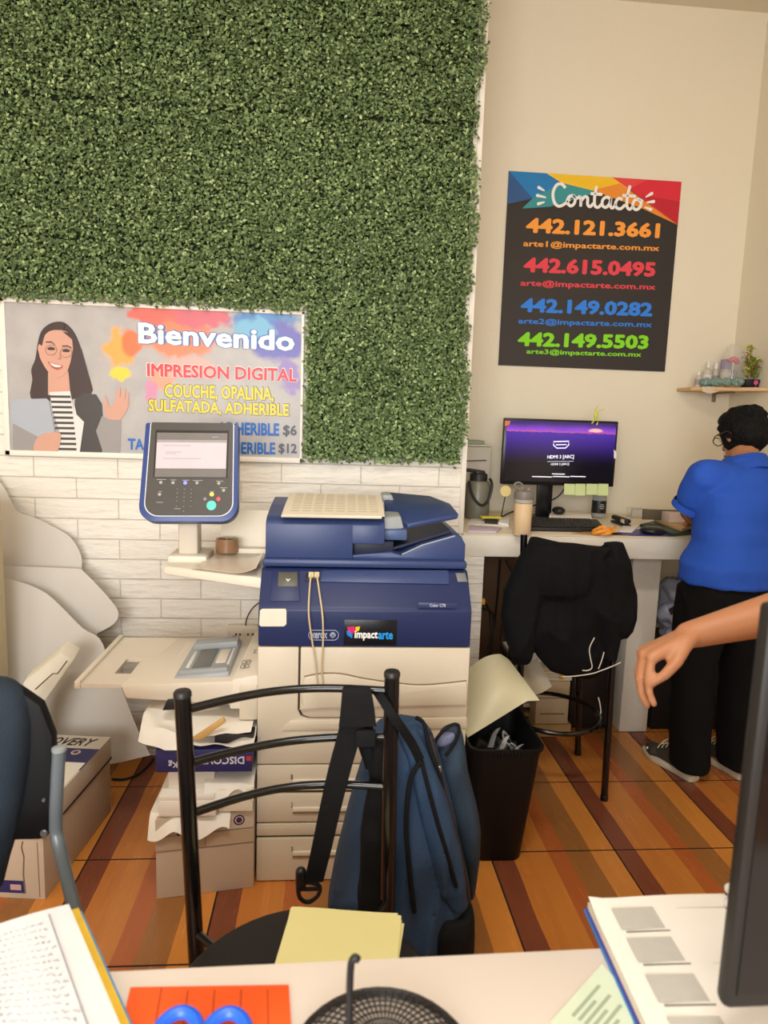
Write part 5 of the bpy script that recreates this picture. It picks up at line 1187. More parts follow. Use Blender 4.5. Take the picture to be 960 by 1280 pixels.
for i, (y, xl_, xr_6) in enumerate(((905, 652, 668), (893, 652, 669), (881, 650, 668), (869, 650, 667), (845, 652, 668), (836, 656, 676), (827, 654, 678))):
    Yq = 3.10
    a, c = PY(xl_ - 8, y, Yq), PY(xr_6, y, Yq)
    stackbox((a.x, Yq, max(a.z - 0.014, 0.0)), (c.x, Yq + 0.28, max(a.z - 0.014, 0) + 0.020), 'flat_carton', ['lowest', 'second', 'third', 'fourth', 'fifth', 'sixth', 'topmost'][i] + ' of the flat cartons piled under the counter left of the pale carton', M_KR if i % 2 else M_PAPER2, 'flat carton', 0.002)
# pile is carried by a rack so that the gaps between the cartons stay open
rk = MB(); a, c = PY(644, 905, 3.10), PY(676, 905, 3.10)
for x in (a.x - 0.02, c.x + 0.035):
    for y in (3.095, 3.385): rk.box((x, y, 0), (x + 0.012, y + 0.012, 0.62))
for y in (905, 893, 881, 869, 845, 836, 827):
    z = max(PY(650, y, 3.10).z - 0.014, 0.0)
    if z > 0.03: rk.box((a.x - 0.02, 3.10, z - 0.006), (c.x + 0.047, 3.39, z - 0.0005))
tag(build(rk, 'flat_carton_rack', mat('rack_dark', (52, 44, 38), 0.6), None, (a.x, 3.2, 0)), 'dark rack of thin shelves holding flat cartons under the counter', 'rack')
tw = thing('dark_case', 'black upright case standing in the shade under the counter right of the cartons', 'case', (1.3, 3.2, 0))
build(MB().box((1.165, 3.05, 0.012), (1.40, 3.50, 0.56), 0.012), 'case_shell', mat('case_black', (22, 21, 22), 0.5), tw)
build(MB().box((1.18, 3.04, 0.04), (1.38, 3.055, 0.53), 0.006), 'case_front', mat('case_front', (30, 29, 30), 0.4), tw)
ft_ = MB()
for x in (1.19, 1.37):
    for y in (3.1, 3.45): ft_.lathe((x, y, 0), [(0.015, 0), (0.013, 0.014)], 12)
build(ft_, 'case_foot', mat('case_black', (22, 21, 22), 0.5), tw)
# cables hanging below the counter
cable('hanging_cable', 'straight black cable hanging below the counter left of the stool', [PY(625, 700, 3.45), PY(622, 740, 3.45), PY(618, 780, 3.45), PY(612, 830, 3.45), PY(606, 870, 3.45)], 0.006, M_BLK)
cable('hanging_cable', 'slanting black cable from the counter to the stool jacket', [PY(632, 700, 3.42), PY(641, 718, 3.4), PY(652, 740, 3.38), PY(664, 770, 3.36)], 0.005, M_BLK)
for i, xo in enumerate((0, 4)):
    cable('looped_cable', ['outer', 'inner'][i] + ' black cable drooping from the orange plug below the counter', [PY(602, 752 + i * 8, 2.92), PY(608 + xo, 756 + i * 8, 3.0), PY(613 + xo, 772, 3.05), PY(612 + xo, 800, 3.05), PY(607 + xo, 830, 3.05), PY(606 + xo, 850, 3.05)], 0.005, M_BLK)
tag(build(MB().box(PY(600, 756, 2.90), PY(605, 747, 2.93), 0.003), 'orange_plug', mat('plug_orange', (216, 150, 46), 0.5), None, PY(602, 756, 2.915)), 'small orange plug beside the brick leg under the counter', 'plug')
# plastic bag right of the masonry leg
pb = MB()
for c_, r_ in (((842, 740), (.06, .08, .07)), ((838, 765), (.075, .09, .07)), ((845, 790), (.065, .08, .06)), ((850, 755), (.05, .08, .09))): pb.ell(PY(c_[0], c_[1], 3.20), r_)
pbo = finish(organic(pb, 0.01, 2, 0.5, folds(0.03, 14, 2.2)), 'plastic_bag', mat('bag_pale_blue', (168, 172, 190), 0.3, var=0.12, scale=14), None, PY(842, 800, 3.2), smooth=180)
tag(pbo, 'pale bluish plastic bag in the shade right of the masonry leg', 'plastic bag')
build(MB().prism([PY(x, y, 3.105) for x, y in ((836, 762), (842, 758), (845, 768), (840, 772))], V((0, .004, 0))), 'bag_print', M_INK, pbo)
zbag = min((pbo.matrix_basis @ v.co).z for v in pbo.data.vertices)
stackbox((1.60, 3.06, 0), (1.98, 3.5, zbag + 0.006), 'dark_crate', 'black crate under the counter carrying the pale plastic bag', mat('crate_black', (24, 23, 25), 0.55), 'crate', 0.008)

# ================================================================== COUNTER TOP THINGS
M_MONB = mat('monitor_black', (18, 18, 20), 0.3)
YM = 3.32
mo = thing('computer_monitor', 'flat computer monitor showing a purple night screen on the cream counter', 'monitor', (1.14, YM + .03, ZT))
ml, mr = PY(630, 525, YM), PY(773, 524, YM); mbz = (PY(627, 607, YM).z + PY(768, 607, YM).z) / 2; mtz = (ml.z + mr.z) / 2
mx0, mx1 = (ml.x + PY(627, 607, YM).x) / 2, (mr.x + PY(768, 607, YM).x) / 2
build(MB().box((mx0, YM, mbz), (mx1, YM + 0.035, mtz), 0.006), 'casing', M_MONB, mo)
def screen_material():
    m = bpy.data.materials.new('monitor_screen'); m.use_nodes = True; t = NT(m); N = t.n; b = N['Principled BSDF']
    tc = N.new('ShaderNodeTexCoord'); sp = N.new('ShaderNodeSeparateXYZ'); t.l.new(tc.outputs['Object'], sp.inputs[0])
    H_ = mtz - mbz; v = t.math('DIVIDE', t.math('SUBTRACT', sp.outputs[2], mbz - ZT), H_); u = t.math('DIVIDE', t.math('SUBTRACT', sp.outputs[0], mx0 - 1.14), mx1 - mx0)
    nz = t.noise(tc.outputs['Object'], 30, 5); nz2 = t.noise(tc.outputs['Object'], 8, 3)
    base_ = t.mix(t.smooth(v, 0.30, 1.02), rgb((10, 8, 16)), rgb((70, 38, 160)))
    sky = t.mix(t.smooth(t.math('ADD', v, t.math('MULTIPLY', nz2, 0.08)), 0.86, 0.99), rgb((120, 60, 190)), rgb((44, 26, 96)))
    du = t.math('DIVIDE', t.math('SUBTRACT', u, 0.80), 0.06); dv = t.math('DIVIDE', t.math('SUBTRACT', v, 0.845), 0.035)
    glow = t.math('SUBTRACT', 1.0, t.smooth(t.math('ADD', t.math('MULTIPLY', du, du), t.math('MULTIPLY', dv, dv)), 0.0, 1.6))
    sky = t.mix(glow, sky, rgb((250, 170, 160)))
    hor = t.math('ADD', 0.815, t.math('MULTIPLY', t.math('SUBTRACT', nz, 0.5), 0.05))
    c = t.mix(t.math('GREATER_THAN', v, hor), base_, sky)
    ed = t.math('LESS_THAN', t.math('ABSOLUTE', t.math('SUBTRACT', v, hor)), 0.012)
    c = t.mix(ed, c, rgb((150, 70, 140)))
    t.l.new(c, b.inputs['Base Color']); t.l.new(c, b.inputs['Emission Color']); b.inputs['Emission Strength'].default_value = 0.75; b.inputs['Roughness'].default_value = 0.25
    return m
build(MB().box((mx0 + .012, YM - 0.002, mbz + .018), (mx1 - .012, YM + .004, mtz - .012)), 'screen', screen_material(), mo, smooth=0)
YSs = YM - 0.0025
M_LIT = mat('screen_white', (236, 236, 250), 0.4, emit=0.7)
def scr_txt(body, l, r, top, bold=0.008): textY(body, l, r, top, YSs, M_LIT, mo, name='screen_lettering', bold=bold)
scr_txt('HDMI 3 [ARC]', (684, 574.5), (717, 574), 569, 0.012); scr_txt('HDMI 3 [ARC]', (688.5, 582.5), (711, 582), 579)
tl = MB()
for xa_, xb_2, y in ((690, 706, 592.3), (665, 690, 595.6), (691, 712, 595.5), (713, 732, 595.4)):
    p0, p1 = PY(xa_, y, YSs), PY(xb_2, y, YSs); tl.box((p0.x, YSs - .0008, p0.z - .002), (p1.x, YSs, p0.z + .002))
build(tl, 'screen_caption', M_LIT, mo)
ic = MB()
for pts in ([(692, 552), (711, 551.6), (711, 556), (707, 560), (696, 560.2), (692, 556.5)],): ic.tube([PY(x, y, YSs) for x, y in pts], 0.0026, 6, closed=True)
ic.tube([PY(695, 556, YSs), PY(708, 555.7, YSs)], 0.0022, 6); ic.tube([PY(684, 577, YSs), PY(717, 576.5, YSs)], 0.0008, 5)
build(ic, 'screen_icon', M_LIT, mo)
build(MB().prism([PY(x, y, YM - .003) for x, y in ((631, 526), (638, 526), (637, 531), (631, 533))], V((0, .001, 0))), 'corner_sticker', pm('sticker_orange', (220, 130, 80)), mo)
build(MB().prism([PY(x, y, YM - .003) for x, y in ((767.5, 562), (770.5, 565), (770.5, 573), (767.5, 573))], V((0, .001, 0))), 'edge_sticker', pm('letter_white', (238, 236, 232)), mo)
sx0, sx1 = PY(672, 620, YM + .03).x, PY(691, 620, YM + .03).x
build(MB().box((sx0, YM + .035, ZT + .01), (sx1, YM + .06, mbz + .1), 0.004), 'stand_column', M_MONB, mo)
build(MB().box((sx0 - .08, YM - .06, ZT), (sx1 + .08, YM + .12, ZT + .012), 0.005), 'stand_foot', M_MONB, mo)
# sticky notes under the bezel
M_NOTE = mat('note_green', (206, 220, 156), 0.65, var=0.03)
for i, (x0_, x1_) in enumerate(((704.5, 718), (718.5, 731), (732, 746), (746.5, 759.5))):
    a, c = PY(x0_, 620, YM - .004), PY(x1_, 620, YM - .004); zt_, zb_ = PY(x0_, 604.5, YM).z, PY(x0_, 618 + (i % 2), YM).z
    o = build(MB().sheet(lambda u, v: V((a.x + (c.x - a.x) * u, YM - .0035 - 0.006 * v * v, zt_ + (zb_ - zt_) * v)), 4, 6, 0.0006), 'sticky_note', M_NOTE, None, ((a.x + c.x) / 2, YM - .004, zb_))
    tag(o, ['leftmost', 'second', 'third', 'rightmost'][i] + ' of the four green sticky notes under the purple monitor screen', 'sticky note', 'green sticky notes under the monitor')
# small yellow-green figure on the monitor
tag(build(MB().ell(PY(745, 519, YM + .015), (.010, .008, .018)).capsule(PY(744, 524, YM + .012), PY(740, 529, YM - .004), .004, .003).capsule(PY(748, 524, YM + .012), PY(746, 531, YM - .004), .004, .003).capsule(PY(748, 514, YM + .015), PY(756, 511, YM + .015), .003, .002).capsule(PY(744, 513, YM + .015), PY(747, 508, YM + .015), .004, .003), 'green_clip_figure', mat('lime_plastic', (204, 214, 60), 0.4), None, PY(745, 524, YM + .015)), 'small lime green clip perched on the top edge of the purple monitor', 'clip')
# keyboard
ky = thing('keyboard', 'long black computer keyboard on the cream counter in front of the monitor', 'keyboard', (1.1, 3.0, ZT))
k0, k1 = PZ(664, 663, ZT + .02), PZ(772, 664, ZT + .02)
kx0, kx1, ky0 = k0.x, k1.x - .02, 2.93
build(MB().hexa([V(p) for p in ((kx0, ky0, ZT + .001), (kx1, ky0, ZT + .001), (kx1 + .03, ky0 + .19, ZT + .001), (kx0 + .01, ky0 + .19, ZT + .001), (kx0, ky0, ZT + .018), (kx1, ky0, ZT + .018), (kx1 + .03, ky0 + .19, ZT + .034), (kx0 + .01, ky0 + .19, ZT + .034))], bevel=0.004), 'keyboard_base', mat('keyboard_black', (34, 32, 31), 0.5), ky)
kk = MB(); KW = (kx1 - kx0 - .03) / 20
for r in range(6):
    for k in range(20):
        if r == 0 and 4 <= k <= 8: continue
        x = kx0 + .012 + k * KW + r * .0015; y = ky0 + .014 + r * .028; z = ZT + .018 + (y - ky0) * .084
        kk.box((x + .001, y, z), (x + KW - .002, y + .024, z + .008), .002, seg=1)
x = kx0 + .012 + 4 * KW; kk.box((x, ky0 + .014, ZT + .019), (x + 5 * KW - .002, ky0 + .038, ZT + .027), .002, seg=1)
ko = build(kk, 'key_block', mat('keycap_black', (48, 45, 43), 0.45), ky); 
# bottles
sb = thing('shaker_bottle', 'clear shaker bottle of peach drink with grey lid beside the monitor', 'bottle', PZ(652, 668, ZT))
bp_c = PZ(652, 669, ZT); bp_c.z = ZT + 0.001; 
hb = PY(652, 624, bp_c.y).z - ZT; rb_ = (PY(664, 660, bp_c.y).x - PY(641, 660, bp_c.y).x) / 2
hl = PY(652, 629, bp_c.y).z - ZT
build(MB().lathe(bp_c, [(rb_ * .86, 0), (rb_ * .92, .004), (rb_ * .95, hl * .6), (rb_ * .97, hl), (rb_ * .5, hl + .001)], 24), 'drink', mat('peach_drink', (230, 198, 154), 0.35, var=0.04), sb)
build(MB().lathe(bp_c, [(rb_ * .9, hl + .0015), (rb_ * .99, hl + .002), (rb_, hb), (rb_ * .93, hb), (rb_ * .93, hl + .004)], 24), 'clear_wall', mat('bottle_clear', (214, 206, 192), 0.12, alpha=0.55, spec=0.6), sb)
build(MB().lathe(bp_c, [(rb_ * 1.02, hb), (rb_ * 1.04, hb + .004), (rb_ * 1.03, hb + .022), (rb_ * .97, hb + .034), (rb_ * .6, hb + .038)], 24), 'lid', mat('lid_grey', (126, 118, 108), 0.45), sb)
lc2 = bp_c + Z * (hb + .036)
build(MB().tube(smoothpath([lc2 + V((x, 0, z)) for x, z in ((-.01, 0), (-.035, .010), (-.044, .026), (-.026, .034), (-.008, .022), (-.012, .008))], 5, closed=True), .0045, 8, closed=True).lathe(lc2 + V((.018, 0, -.003)), [(.013, 0), (.013, .014), (.009, .019)], 14), 'carry_loop', mat('lid_grey', (126, 118, 108), 0.45), sb)
th = thing('water_flask', 'grey water flask with black lid and strap loop at the counter\'s left end', 'flask', (0.735, 3.30, ZT))
fc = V((PY(597, 640, 3.30).x - 0.004, 3.30, ZT + .001)); rf = 0.060; fh = PY(597, 601, 3.30).z - ZT
build(MB().lathe(fc, [(rf * .95, 0), (rf, .006), (rf, fh * .9), (rf * .8, fh)], 28), 'flask_body', mat('flask_grey', (122, 120, 106), 0.4, metal=0.2), th)
build(MB().lathe(fc + Z * fh, [(rf * .72, 0), (rf * .72, .03), (rf * .66, .036)], 24).capsule(fc + V((-.06, -.01, fh + .052)), fc + V((.02, -.01, fh + .042)), .009, .010).box(fc + V((-.02, -.02, fh + .03)), fc + V((.03, .02, fh + .05)), .006), 'flask_lid', mat('flask_black', (30, 28, 27), 0.45), th)
build(MB().tube(smoothpath([fc + V((x, -rf - .006 + abs(x) * .4, z)) for x, z in ((-.055, fh - .0), (-.045, fh - .05), (-.02, fh - .095), (.01, fh - .115), (.04, fh - .095), (.055, fh - .05), (.058, fh - .01), (.045, fh + .015))], 5), .007, 8), 'strap_loop', mat('flask_black', (30, 28, 27), 0.45), th)
bxc = thing('storage_box', 'clear plastic storage box with greenish lid behind the grey flask on the counter', 'storage box', (0.75, 3.49, ZT))
bl_, br2 = 0.632, PY(613, 600, 3.42).x; bt2 = PY(600, 558, 3.42).z
build(MB().box((bl_, 3.42, ZT + .001), (br2, 3.585, bt2), 0.01), 'box_shell', mat('box_translucent', (214, 206, 190), 0.3, alpha=0.75), bxc)
build(MB().box((bl_ - .004, 3.415, bt2), (br2 + .004, 3.59, bt2 + .008), 0.003), 'box_rim', mat('box_rim', (206, 198, 182), 0.4), bxc)
build(MB().box((bl_, 3.44, bt2 + .008), (PY(606, 555, 3.44).x, 3.58, PY(600, 551, 3.44).z), 0.004), 'box_lid', mat('lid_sage', (140, 150, 128), 0.5), bxc)
cable('thin_cable', 'thin dark cable running across the clear storage box at the left of the counter', [PY(576, 576, 3.405), PY(590, 576, 3.405), PY(608, 575.5, 3.405)], .0025, M_BLK)
# round yellow note on a black stalk
yr = PY(632, 614, 3.25)
yo = thing('round_yellow_tag', 'round pale yellow disc on a thin black stalk beside the shaker bottle', 'tag', PZ(626, 648, ZT))
yb = V((PY(626, 645, 3.25).x, 3.25, ZT))
build(MB().lathe(yr, [(.001, -.003), (.026, -.003), (.028, 0), (.026, .003), (.001, .003)], 26, (0, -1, 0.1)), 'disc', mat('disc_yellow', (228, 208, 140), 0.5), yo)
build(MB().tube([yb + Z * .004, yr - Z * .022], .0028, 8).lathe(yb + Z * .0005, [(.016, 0), (.016, .004), (.005, .007)], 16), 'stalk', M_BLK, yo)
cable('monitor_cable', 'black cable sweeping from the monitor stand down to the counter', [PY(707, 608, YM + .05), PY(702, 616, YM + .05), PY(694, 623, YM + .05), PY(680, 628, YM + .09), PY(660, 634, YM + .02), PY(640, 640, 3.25), PY(627, 646, 3.2)], .004, M_BLK)
def onC(px, py, dz=0.0): p = PZ(px, py, ZT + dz); return p
def flatquad(px, th, name, label, m, cat, z=0.001, par=None):
    q_ = [PZ(x, y, ZT + z + th) for x, y in px]
    q_ = [V((p.x, min(max(p.y, YW + .02), YA - .01), ZT + z)) for p in q_]
    o = build(MB().prism(q_, Z * th, bevel=min(.001, th * .3)), name, m, None, sum(q_, V()) / 4); return tag(o, label, cat)
flatquad([(586, 664), (626, 668), (627, 659), (588, 656)], .008, 'lilac_notepad', 'lilac-edged notepad at the left front of the counter', mat('lilac_paper', (206, 194, 208), 0.6), 'notepad')
flatquad([(584, 655), (636, 658), (638, 648), (590, 647)], .004, 'paper_sheaf', 'white paper sheaf behind the lilac notepad at the counter end', M_PAPER, 'paper')
o = flatquad([(606, 651), (622, 652), (622, 645), (606, 645)], .012, 'yellow_sponge', 'small yellow and black pad on the paper sheaf near the flask', mat('pad_black', (40, 38, 30), 0.7), 'pad', z=.006)
build(MB().box(V(o.location) + V((-.05, -.02, .014)), V(o.location) + V((.05, .03, .022)), .002), 'yellow_top', mat('pad_yellow', (214, 198, 70), 0.7), o)
flatquad([(623, 653), (636, 655), (637, 646), (625, 646)], .012, 'white_adapter', 'small white adapter beside the yellow and black pad', pm('letter_white', (238, 236, 232)), 'adapter', z=.006)
o = flatquad([(686, 647), (740, 649), (738, 640), (688, 639)], .012, 'printed_papers', 'white printed papers between the keyboard and the monitor foot', M_PAPER, 'paper', z=.014)
mp_ = PZ(698, 642, ZT + .03)
o = tag(build(MB().ell(V((mp_.x, mp_.y, ZT + .046)), (.032, .04, .020)), 'dark_gadget', mat('gadget_black', (28, 26, 28), 0.4), None, (mp_.x, mp_.y, ZT + .027)), 'rounded dark gadget on the papers in front of the monitor stand', 'gadget')
# pencil cup
pcx = PZ(748, 643, ZT); pcx.y = min(pcx.y, 3.42); pcx = V((PY(748, 643, pcx.y).x, pcx.y, ZT + .001))
pc2 = thing('pencil_cup', 'glass pencil cup with a black printed band, full of pens, right of the monitor stand', 'pen cup', pcx)
rc2 = .036; hcup = PY(748, 618, pcx.y).z - ZT
build(MB().lathe(pcx, [(rc2 * .9, 0), (rc2, .004), (rc2, hcup), (rc2 * .93, hcup), (rc2 * .9, .008)], 24), 'cup_glass', mat('cup_glass', (190, 190, 186), 0.15, alpha=0.45), pc2)
build(MB().lathe(pcx, [(rc2 + .0008, .025), (rc2 + .0012, .027), (rc2 + .0012, hcup * .72), (rc2 + .0008, hcup * .74)], 24, caps=False), 'black_band', mat('band_black', (28, 27, 30), 0.4), pc2)
bd = MB()
for i, w in enumerate((.02, .026, .018)): bd.box((pcx.x - w / 2, pcx.y - rc2 - .0025, ZT + .05 + i * .010), (pcx.x + w / 2, pcx.y - rc2 - .001, ZT + .054 + i * .010))
build(bd, 'band_lines', pm('band_line', (170, 168, 166)), pc2)
for i, (c, dx_, nm) in enumerate((((60, 80, 140), -.016, 'blue pen leaning left in the pencil cup'), ((206, 170, 70), .012, 'yellow pencil in the pencil cup'), ((90, 100, 130), -.004, 'grey-blue pen in the middle of the pencil cup'), ((196, 176, 130), .022, 'tan pencil leaning right in the pencil cup'), ((50, 54, 60), .004, 'dark pen at the back of the pencil cup'))):
    b0 = pcx + V((-dx_ * .5, .004 * i - .008, .006)); t0 = pcx + V((dx_ * 1.7, .004 * i - .006, hcup + .035 - .004 * i))
    tag(build(MB().tube([b0, t0], .0036, 8).lathe(t0, [(.0036, 0), (.001, .010)], 8, (t0 - b0)), 'pen', mat('pen_%d' % i, c, 0.4), None, b0), nm, 'pen', 'pens in the pencil cup')
flatquad([(714, 666), (750, 674), (792, 671), (750, 663)], .003, 'brown_card', 'brown card near the counter edge under the orange ribbon', mat('card_brown', (176, 136, 86), 0.7), 'card')
rib = MB(); rc3 = PZ(756, 664, ZT + .02)
for i, (a, r_, h_) in enumerate(((0, .035, .02), (.9, .03, .026), (1.8, .034, .018), (2.6, .028, .03))):
    pts = [V((rc3.x + r_ * math.cos(t + a) * 1.1 + .012 * i - .018, rc3.y + r_ * .8 * math.sin(t + a), ZT + .010 + h_ * (1 + math.sin(t * 1.5 + a)) * .5)) for t in [k * .35 for k in range(15)]]
    rib.ribbon(pts, V((0, .003, .006)), .0016)
tag(build(rib, 'orange_ribbon', mat('ribbon_orange', (234, 150, 46), 0.5, var=0.25, scale=90), None, (rc3.x, rc3.y, ZT + .005)), 'curled orange ribbon heap on the brown card near the counter edge', 'ribbon')
flatquad([(752, 668), (800, 672), (848, 672), (800, 661)], .003, 'indigo_folder', 'indigo printed folder at the counter edge under the black mouse', mat('folder_indigo', (70, 66, 140), 0.5, var=0.4, scale=40), 'folder')
flatquad([(774, 664), (790, 665), (800, 656), (780, 655)], .006, 'white_notes', 'white notes beside the black mouse', M_PAPER, 'notes')
ms_ = PZ(816, 663, ZT + .02)
mo2 = thing('computer_mouse', 'black computer mouse on the indigo folder', 'mouse', (ms_.x, ms_.y, ZT + .0045))
build(MB().ell((ms_.x, ms_.y, ZT + .020), (.058, .05, .020)), 'mouse_shell', mat('mouse_black', (28, 27, 29), 0.35), mo2, smooth=180)
build(MB().lathe((ms_.x + .02, ms_.y - .012, ZT + .030), [(.008, -.004), (.008, .004)], 14, (0, 1, 0)), 'scroll_wheel', mat('wheel_grey', (90, 88, 84), 0.5), mo2)
st_ = PZ(776, 651, ZT + .02)
so2 = thing('stapler', 'black stapler lying on white notes right of the keyboard', 'stapler', (st_.x, st_.y, ZT + .001))
d_ = (PZ(795, 655, ZT + .02) - PZ(768, 646, ZT + .02)).normalized(); d_ = V((d_.x, d_.y, 0)).normalized(); nn_ = V((-d_.y, d_.x, 0))
build(MB().obox(st_ + V((0, 0, -.012)), d_ * .075, nn_ * .018, Z * .005, .003), 'stapler_base', M_BLK, so2); build(MB().obox(st_ + V((0, 0, .008)), d_ * .078, nn_ * .016, Z * .011, .008), 'stapler_arm', M_BLK, so2)
build(MB().obox(st_ + d_ * .05 + V((0, 0, .006)), d_ * .02, nn_ * .019, Z * .010, .006), 'stapler_head', mat('stapler_cream', (206, 196, 160), 0.5), so2)
g = thing('acrylic_card_holder', 'small clear acrylic card holder on the counter left of the wooden boards', 'card holder', (1.9, 3.45, ZT))
ga, gb = PY(789, 646, 3.44), PY(808, 646, 3.44); gz1 = PY(798, 636, 3.44).z
M_ACR = mat('acrylic_clear', (214, 210, 200), 0.1, alpha=0.35, spec=0.8)
build(MB().box((ga.x, 3.44, ZT + .001), (gb.x, 3.445, gz1), .001).box((ga.x, 3.50, ZT + .001), (gb.x, 3.505, gz1), .001), 'acrylic_wall', M_ACR, g)
build(MB().box((ga.x, 3.44, ZT + .001), (gb.x, 3.505, ZT + .006)), 'acrylic_base', M_ACR, g)
egd = MB(); 
for x in (ga.x, gb.x): egd.tube([V((x, 3.438, ZT + .003)), V((x, 3.438, gz1))], .0018, 6)
egd.tube([V((ga.x, 3.438, gz1)), V((gb.x, 3.438, gz1))], .0018, 6); build(egd, 'acrylic_edge', mat('acrylic_edge', (150, 144, 132), 0.3), g)
flatquad([(800, 655), (845, 668), (872, 664), (826, 649)], .014, 'green_cutting_mat', 'dark green cutting mat stack at the right of the counter under the wooden board', mat('mat_green', (44, 66, 56), 0.5), 'cutting mat')
flatquad([(818, 648), (852, 661), (872, 655), (834, 644)], .014, 'wooden_board', 'wooden board lying on the dark green mat beside the person in blue', mat('board_wood', (190, 156, 108), 0.6, var=0.15, scale=30), 'board', z=.016)
bz_ = .031
pz_ = PZ(843, 648, ZT + .05)
tag(build(MB().box((pz_.x - .035, pz_.y - .02, ZT + bz_), (pz_.x + .045, pz_.y + .06, ZT + bz_ + .045), .003), 'pale_card_box', mat('card_box_pink', (206, 184, 170), 0.6), None, (pz_.x, pz_.y, ZT + bz_)), 'small pale pinkish box on the wooden board beside the person in blue', 'box')
tag(build(MB().box((pz_.x - .12, pz_.y + .07, ZT + bz_), (pz_.x + .10, pz_.y + .085, ZT + bz_ + .05), .002), 'dark_board', mat('frame_dark', (96, 84, 64), 0.5), None, (pz_.x, pz_.y + .08, ZT + bz_)), 'dark low board standing behind the pale pinkish box on the counter', 'frame')

# ================================================================== WALL SHELF
sz_ = 1.672
M_WOOD = mat('shelf_wood', (206, 168, 116), 0.5, var=0.15, scale=14, stretch=(1, 8, 8))
shl = thing('wall_shelf', 'light wooden shelf with small bottles and plants high on the cream wall at right', 'shelf', (2.0, 3.5, sz_))
sxl = PY(863.5, 490, 3.45).x
build(MB().prism([V(p) for p in ((sxl, 3.45, sz_), (XR - .002, 3.255, sz_), (XR - .002, YA - .001, sz_), (sxl, YA - .001, sz_))], V((0, 0, .018)), bevel=.002), 'shelf_board', M_WOOD, shl)
build(MB().box((2.06, 3.42, sz_ - .008), (2.08, YA - .001, sz_ - .0005), .002).box((2.06, YA - .01, sz_ - .05), (2.08, YA - .001, sz_ - .0005), .002), 'shelf_bracket', mat('bracket_steel', (140, 128, 112), 0.4, metal=0.6), shl)
SZt = sz_ + .0185
M_CLR = mat('bottle_milky', (206, 198, 184), 0.25, alpha=0.85); M_LAB = mat('label_pale', (214, 206, 196), 0.6)
def bottle(px0, px1, ytop, Y, neck, body_m, cap_m, name, label, band=None):
    a, c = PY(px0, 470, Y), PY(px1, 470, Y); r = (c.x - a.x) / 2; cx = (a.x + c.x) / 2; h = PY(px0, ytop, Y).z - SZt
    t = thing(name, label, 'bottle', (cx, Y, SZt)); ctr = V((cx, Y, SZt + .0005))
    build(MB().lathe(ctr, [(r * .92, 0), (r, .004), (r, h * .58), (r * .85, h * .66), (r * neck, h * .72), (r * neck, h * .78)], 18), 'bottle_body', body_m, t)
    build(MB().lathe(ctr + Z * (h * .76), [(r * neck * 1.15, 0), (r * neck * 1.15, h * .12), (r * neck * .5, h * .24)], 16), 'bottle_cap', cap_m, t)
    build(MB().lathe(ctr, [(r * 1.01, h * .15), (r * 1.02, h * .17), (r * 1.02, h * .48), (r * 1.01, h * .5)], 18, caps=False), 'bottle_label', band or M_LAB, t)
M_WC = mat('cap_white', (226, 222, 214), 0.4); M_LG = mat('label_grey', (150, 142, 140), 0.6)
bottle(869.5, 877, 464, 3.475, .45, M_CLR, M_WC, 'small_bottle', 'leftmost and frontmost small white bottle on the wooden shelf', M_LG)
bottle(879, 889.5, 451, 3.54, .35, M_CLR, M_WC, 'small_bottle', 'pointed milky bottle, second from the left on the wooden shelf', M_LAB)
bottle(890.5, 898, 453, 3.56, .6, M_CLR, M_WC, 'small_bottle', 'slim bottle with grey label left of the purple-capped jar on the shelf', M_LG)
a, c = PY(900.5, 470, 3.565), PY(912.5, 470, 3.565); cx = (a.x + c.x) / 2; r = (c.x - a.x) / 2
t = thing('jar', 'jar with a wide purple cap in front of the glass dome on the shelf', 'jar', (cx, 3.565, SZt)); h = PY(905, 449, 3.565).z - SZt
build(MB().lathe((cx, 3.565, SZt + .0005), [(r * .95, 0), (r, .003), (r, h * .66), (r * .9, h * .68)], 20), 'jar_body', M_CLR, t); build(MB().lathe((cx, 3.565, SZt + h * .66), [(r * 1.02, 0), (r * 1.02, h * .32), (r * .9, h * .34)], 20), 'jar_cap', mat('cap_purple', (104, 82, 150), 0.45), t)
build(MB().lathe((cx, 3.565, SZt), [(r * 1.01, h * .1), (r * 1.02, h * .12), (r * 1.02, h * .55), (r * 1.01, h * .57)], 20, caps=False), 'jar_label', M_LAB, t)
Yd_ = 3.462
a, c = PY(899, 460, Yd_), PY(932, 460, Yd_); cx = (a.x + c.x) / 2; r = min((c.x - a.x) / 2, .058); h = PY(916, 431.5, Yd_).z - SZt
dm = thing('glass_dome', 'glass dome over pink roses on the wooden wall shelf', 'glass dome', (cx, Yd_, SZt))
build(MB().lathe((cx, Yd_, SZt + .0005), [(r * 1.04, 0), (r * 1.04, .010), (r * .9, .012)], 24), 'dome_base', M_WOOD, dm)
build(MB().lathe((cx, Yd_, SZt + .0115), [(r, 0), (r, h * .55), (r * .88, h * .75), (r * .6, h * .9), (r * .2, h * .965), (.001, h * .97)], 28, caps=False), 'glass_bell', mat('dome_glass', (226, 220, 212), 0.06, alpha=0.22, spec=0.8), dm, smooth=180)
rs = MB(); rs.tube([V((cx, Yd_, SZt + .012)), V((cx + .003, Yd_, SZt + h * .6))], .0025, 6); build(rs, 'rose_stem', mat('stem_pale', (214, 214, 206), 0.4), dm)
ro = MB()
for dx_, dz_, s in ((-.016, .66, .013), (.012, .66, .017), (.0, .70, .012), (.02, .61, .013)): ro.ell((cx + dx_, Yd_, SZt + h * dz_), (s, s, s * .85))
build(ro, 'pink_roses', mat('rose_pink', (206, 78, 104), 0.6, var=0.35, scale=120), dm, smooth=180)
pg_ = MB()
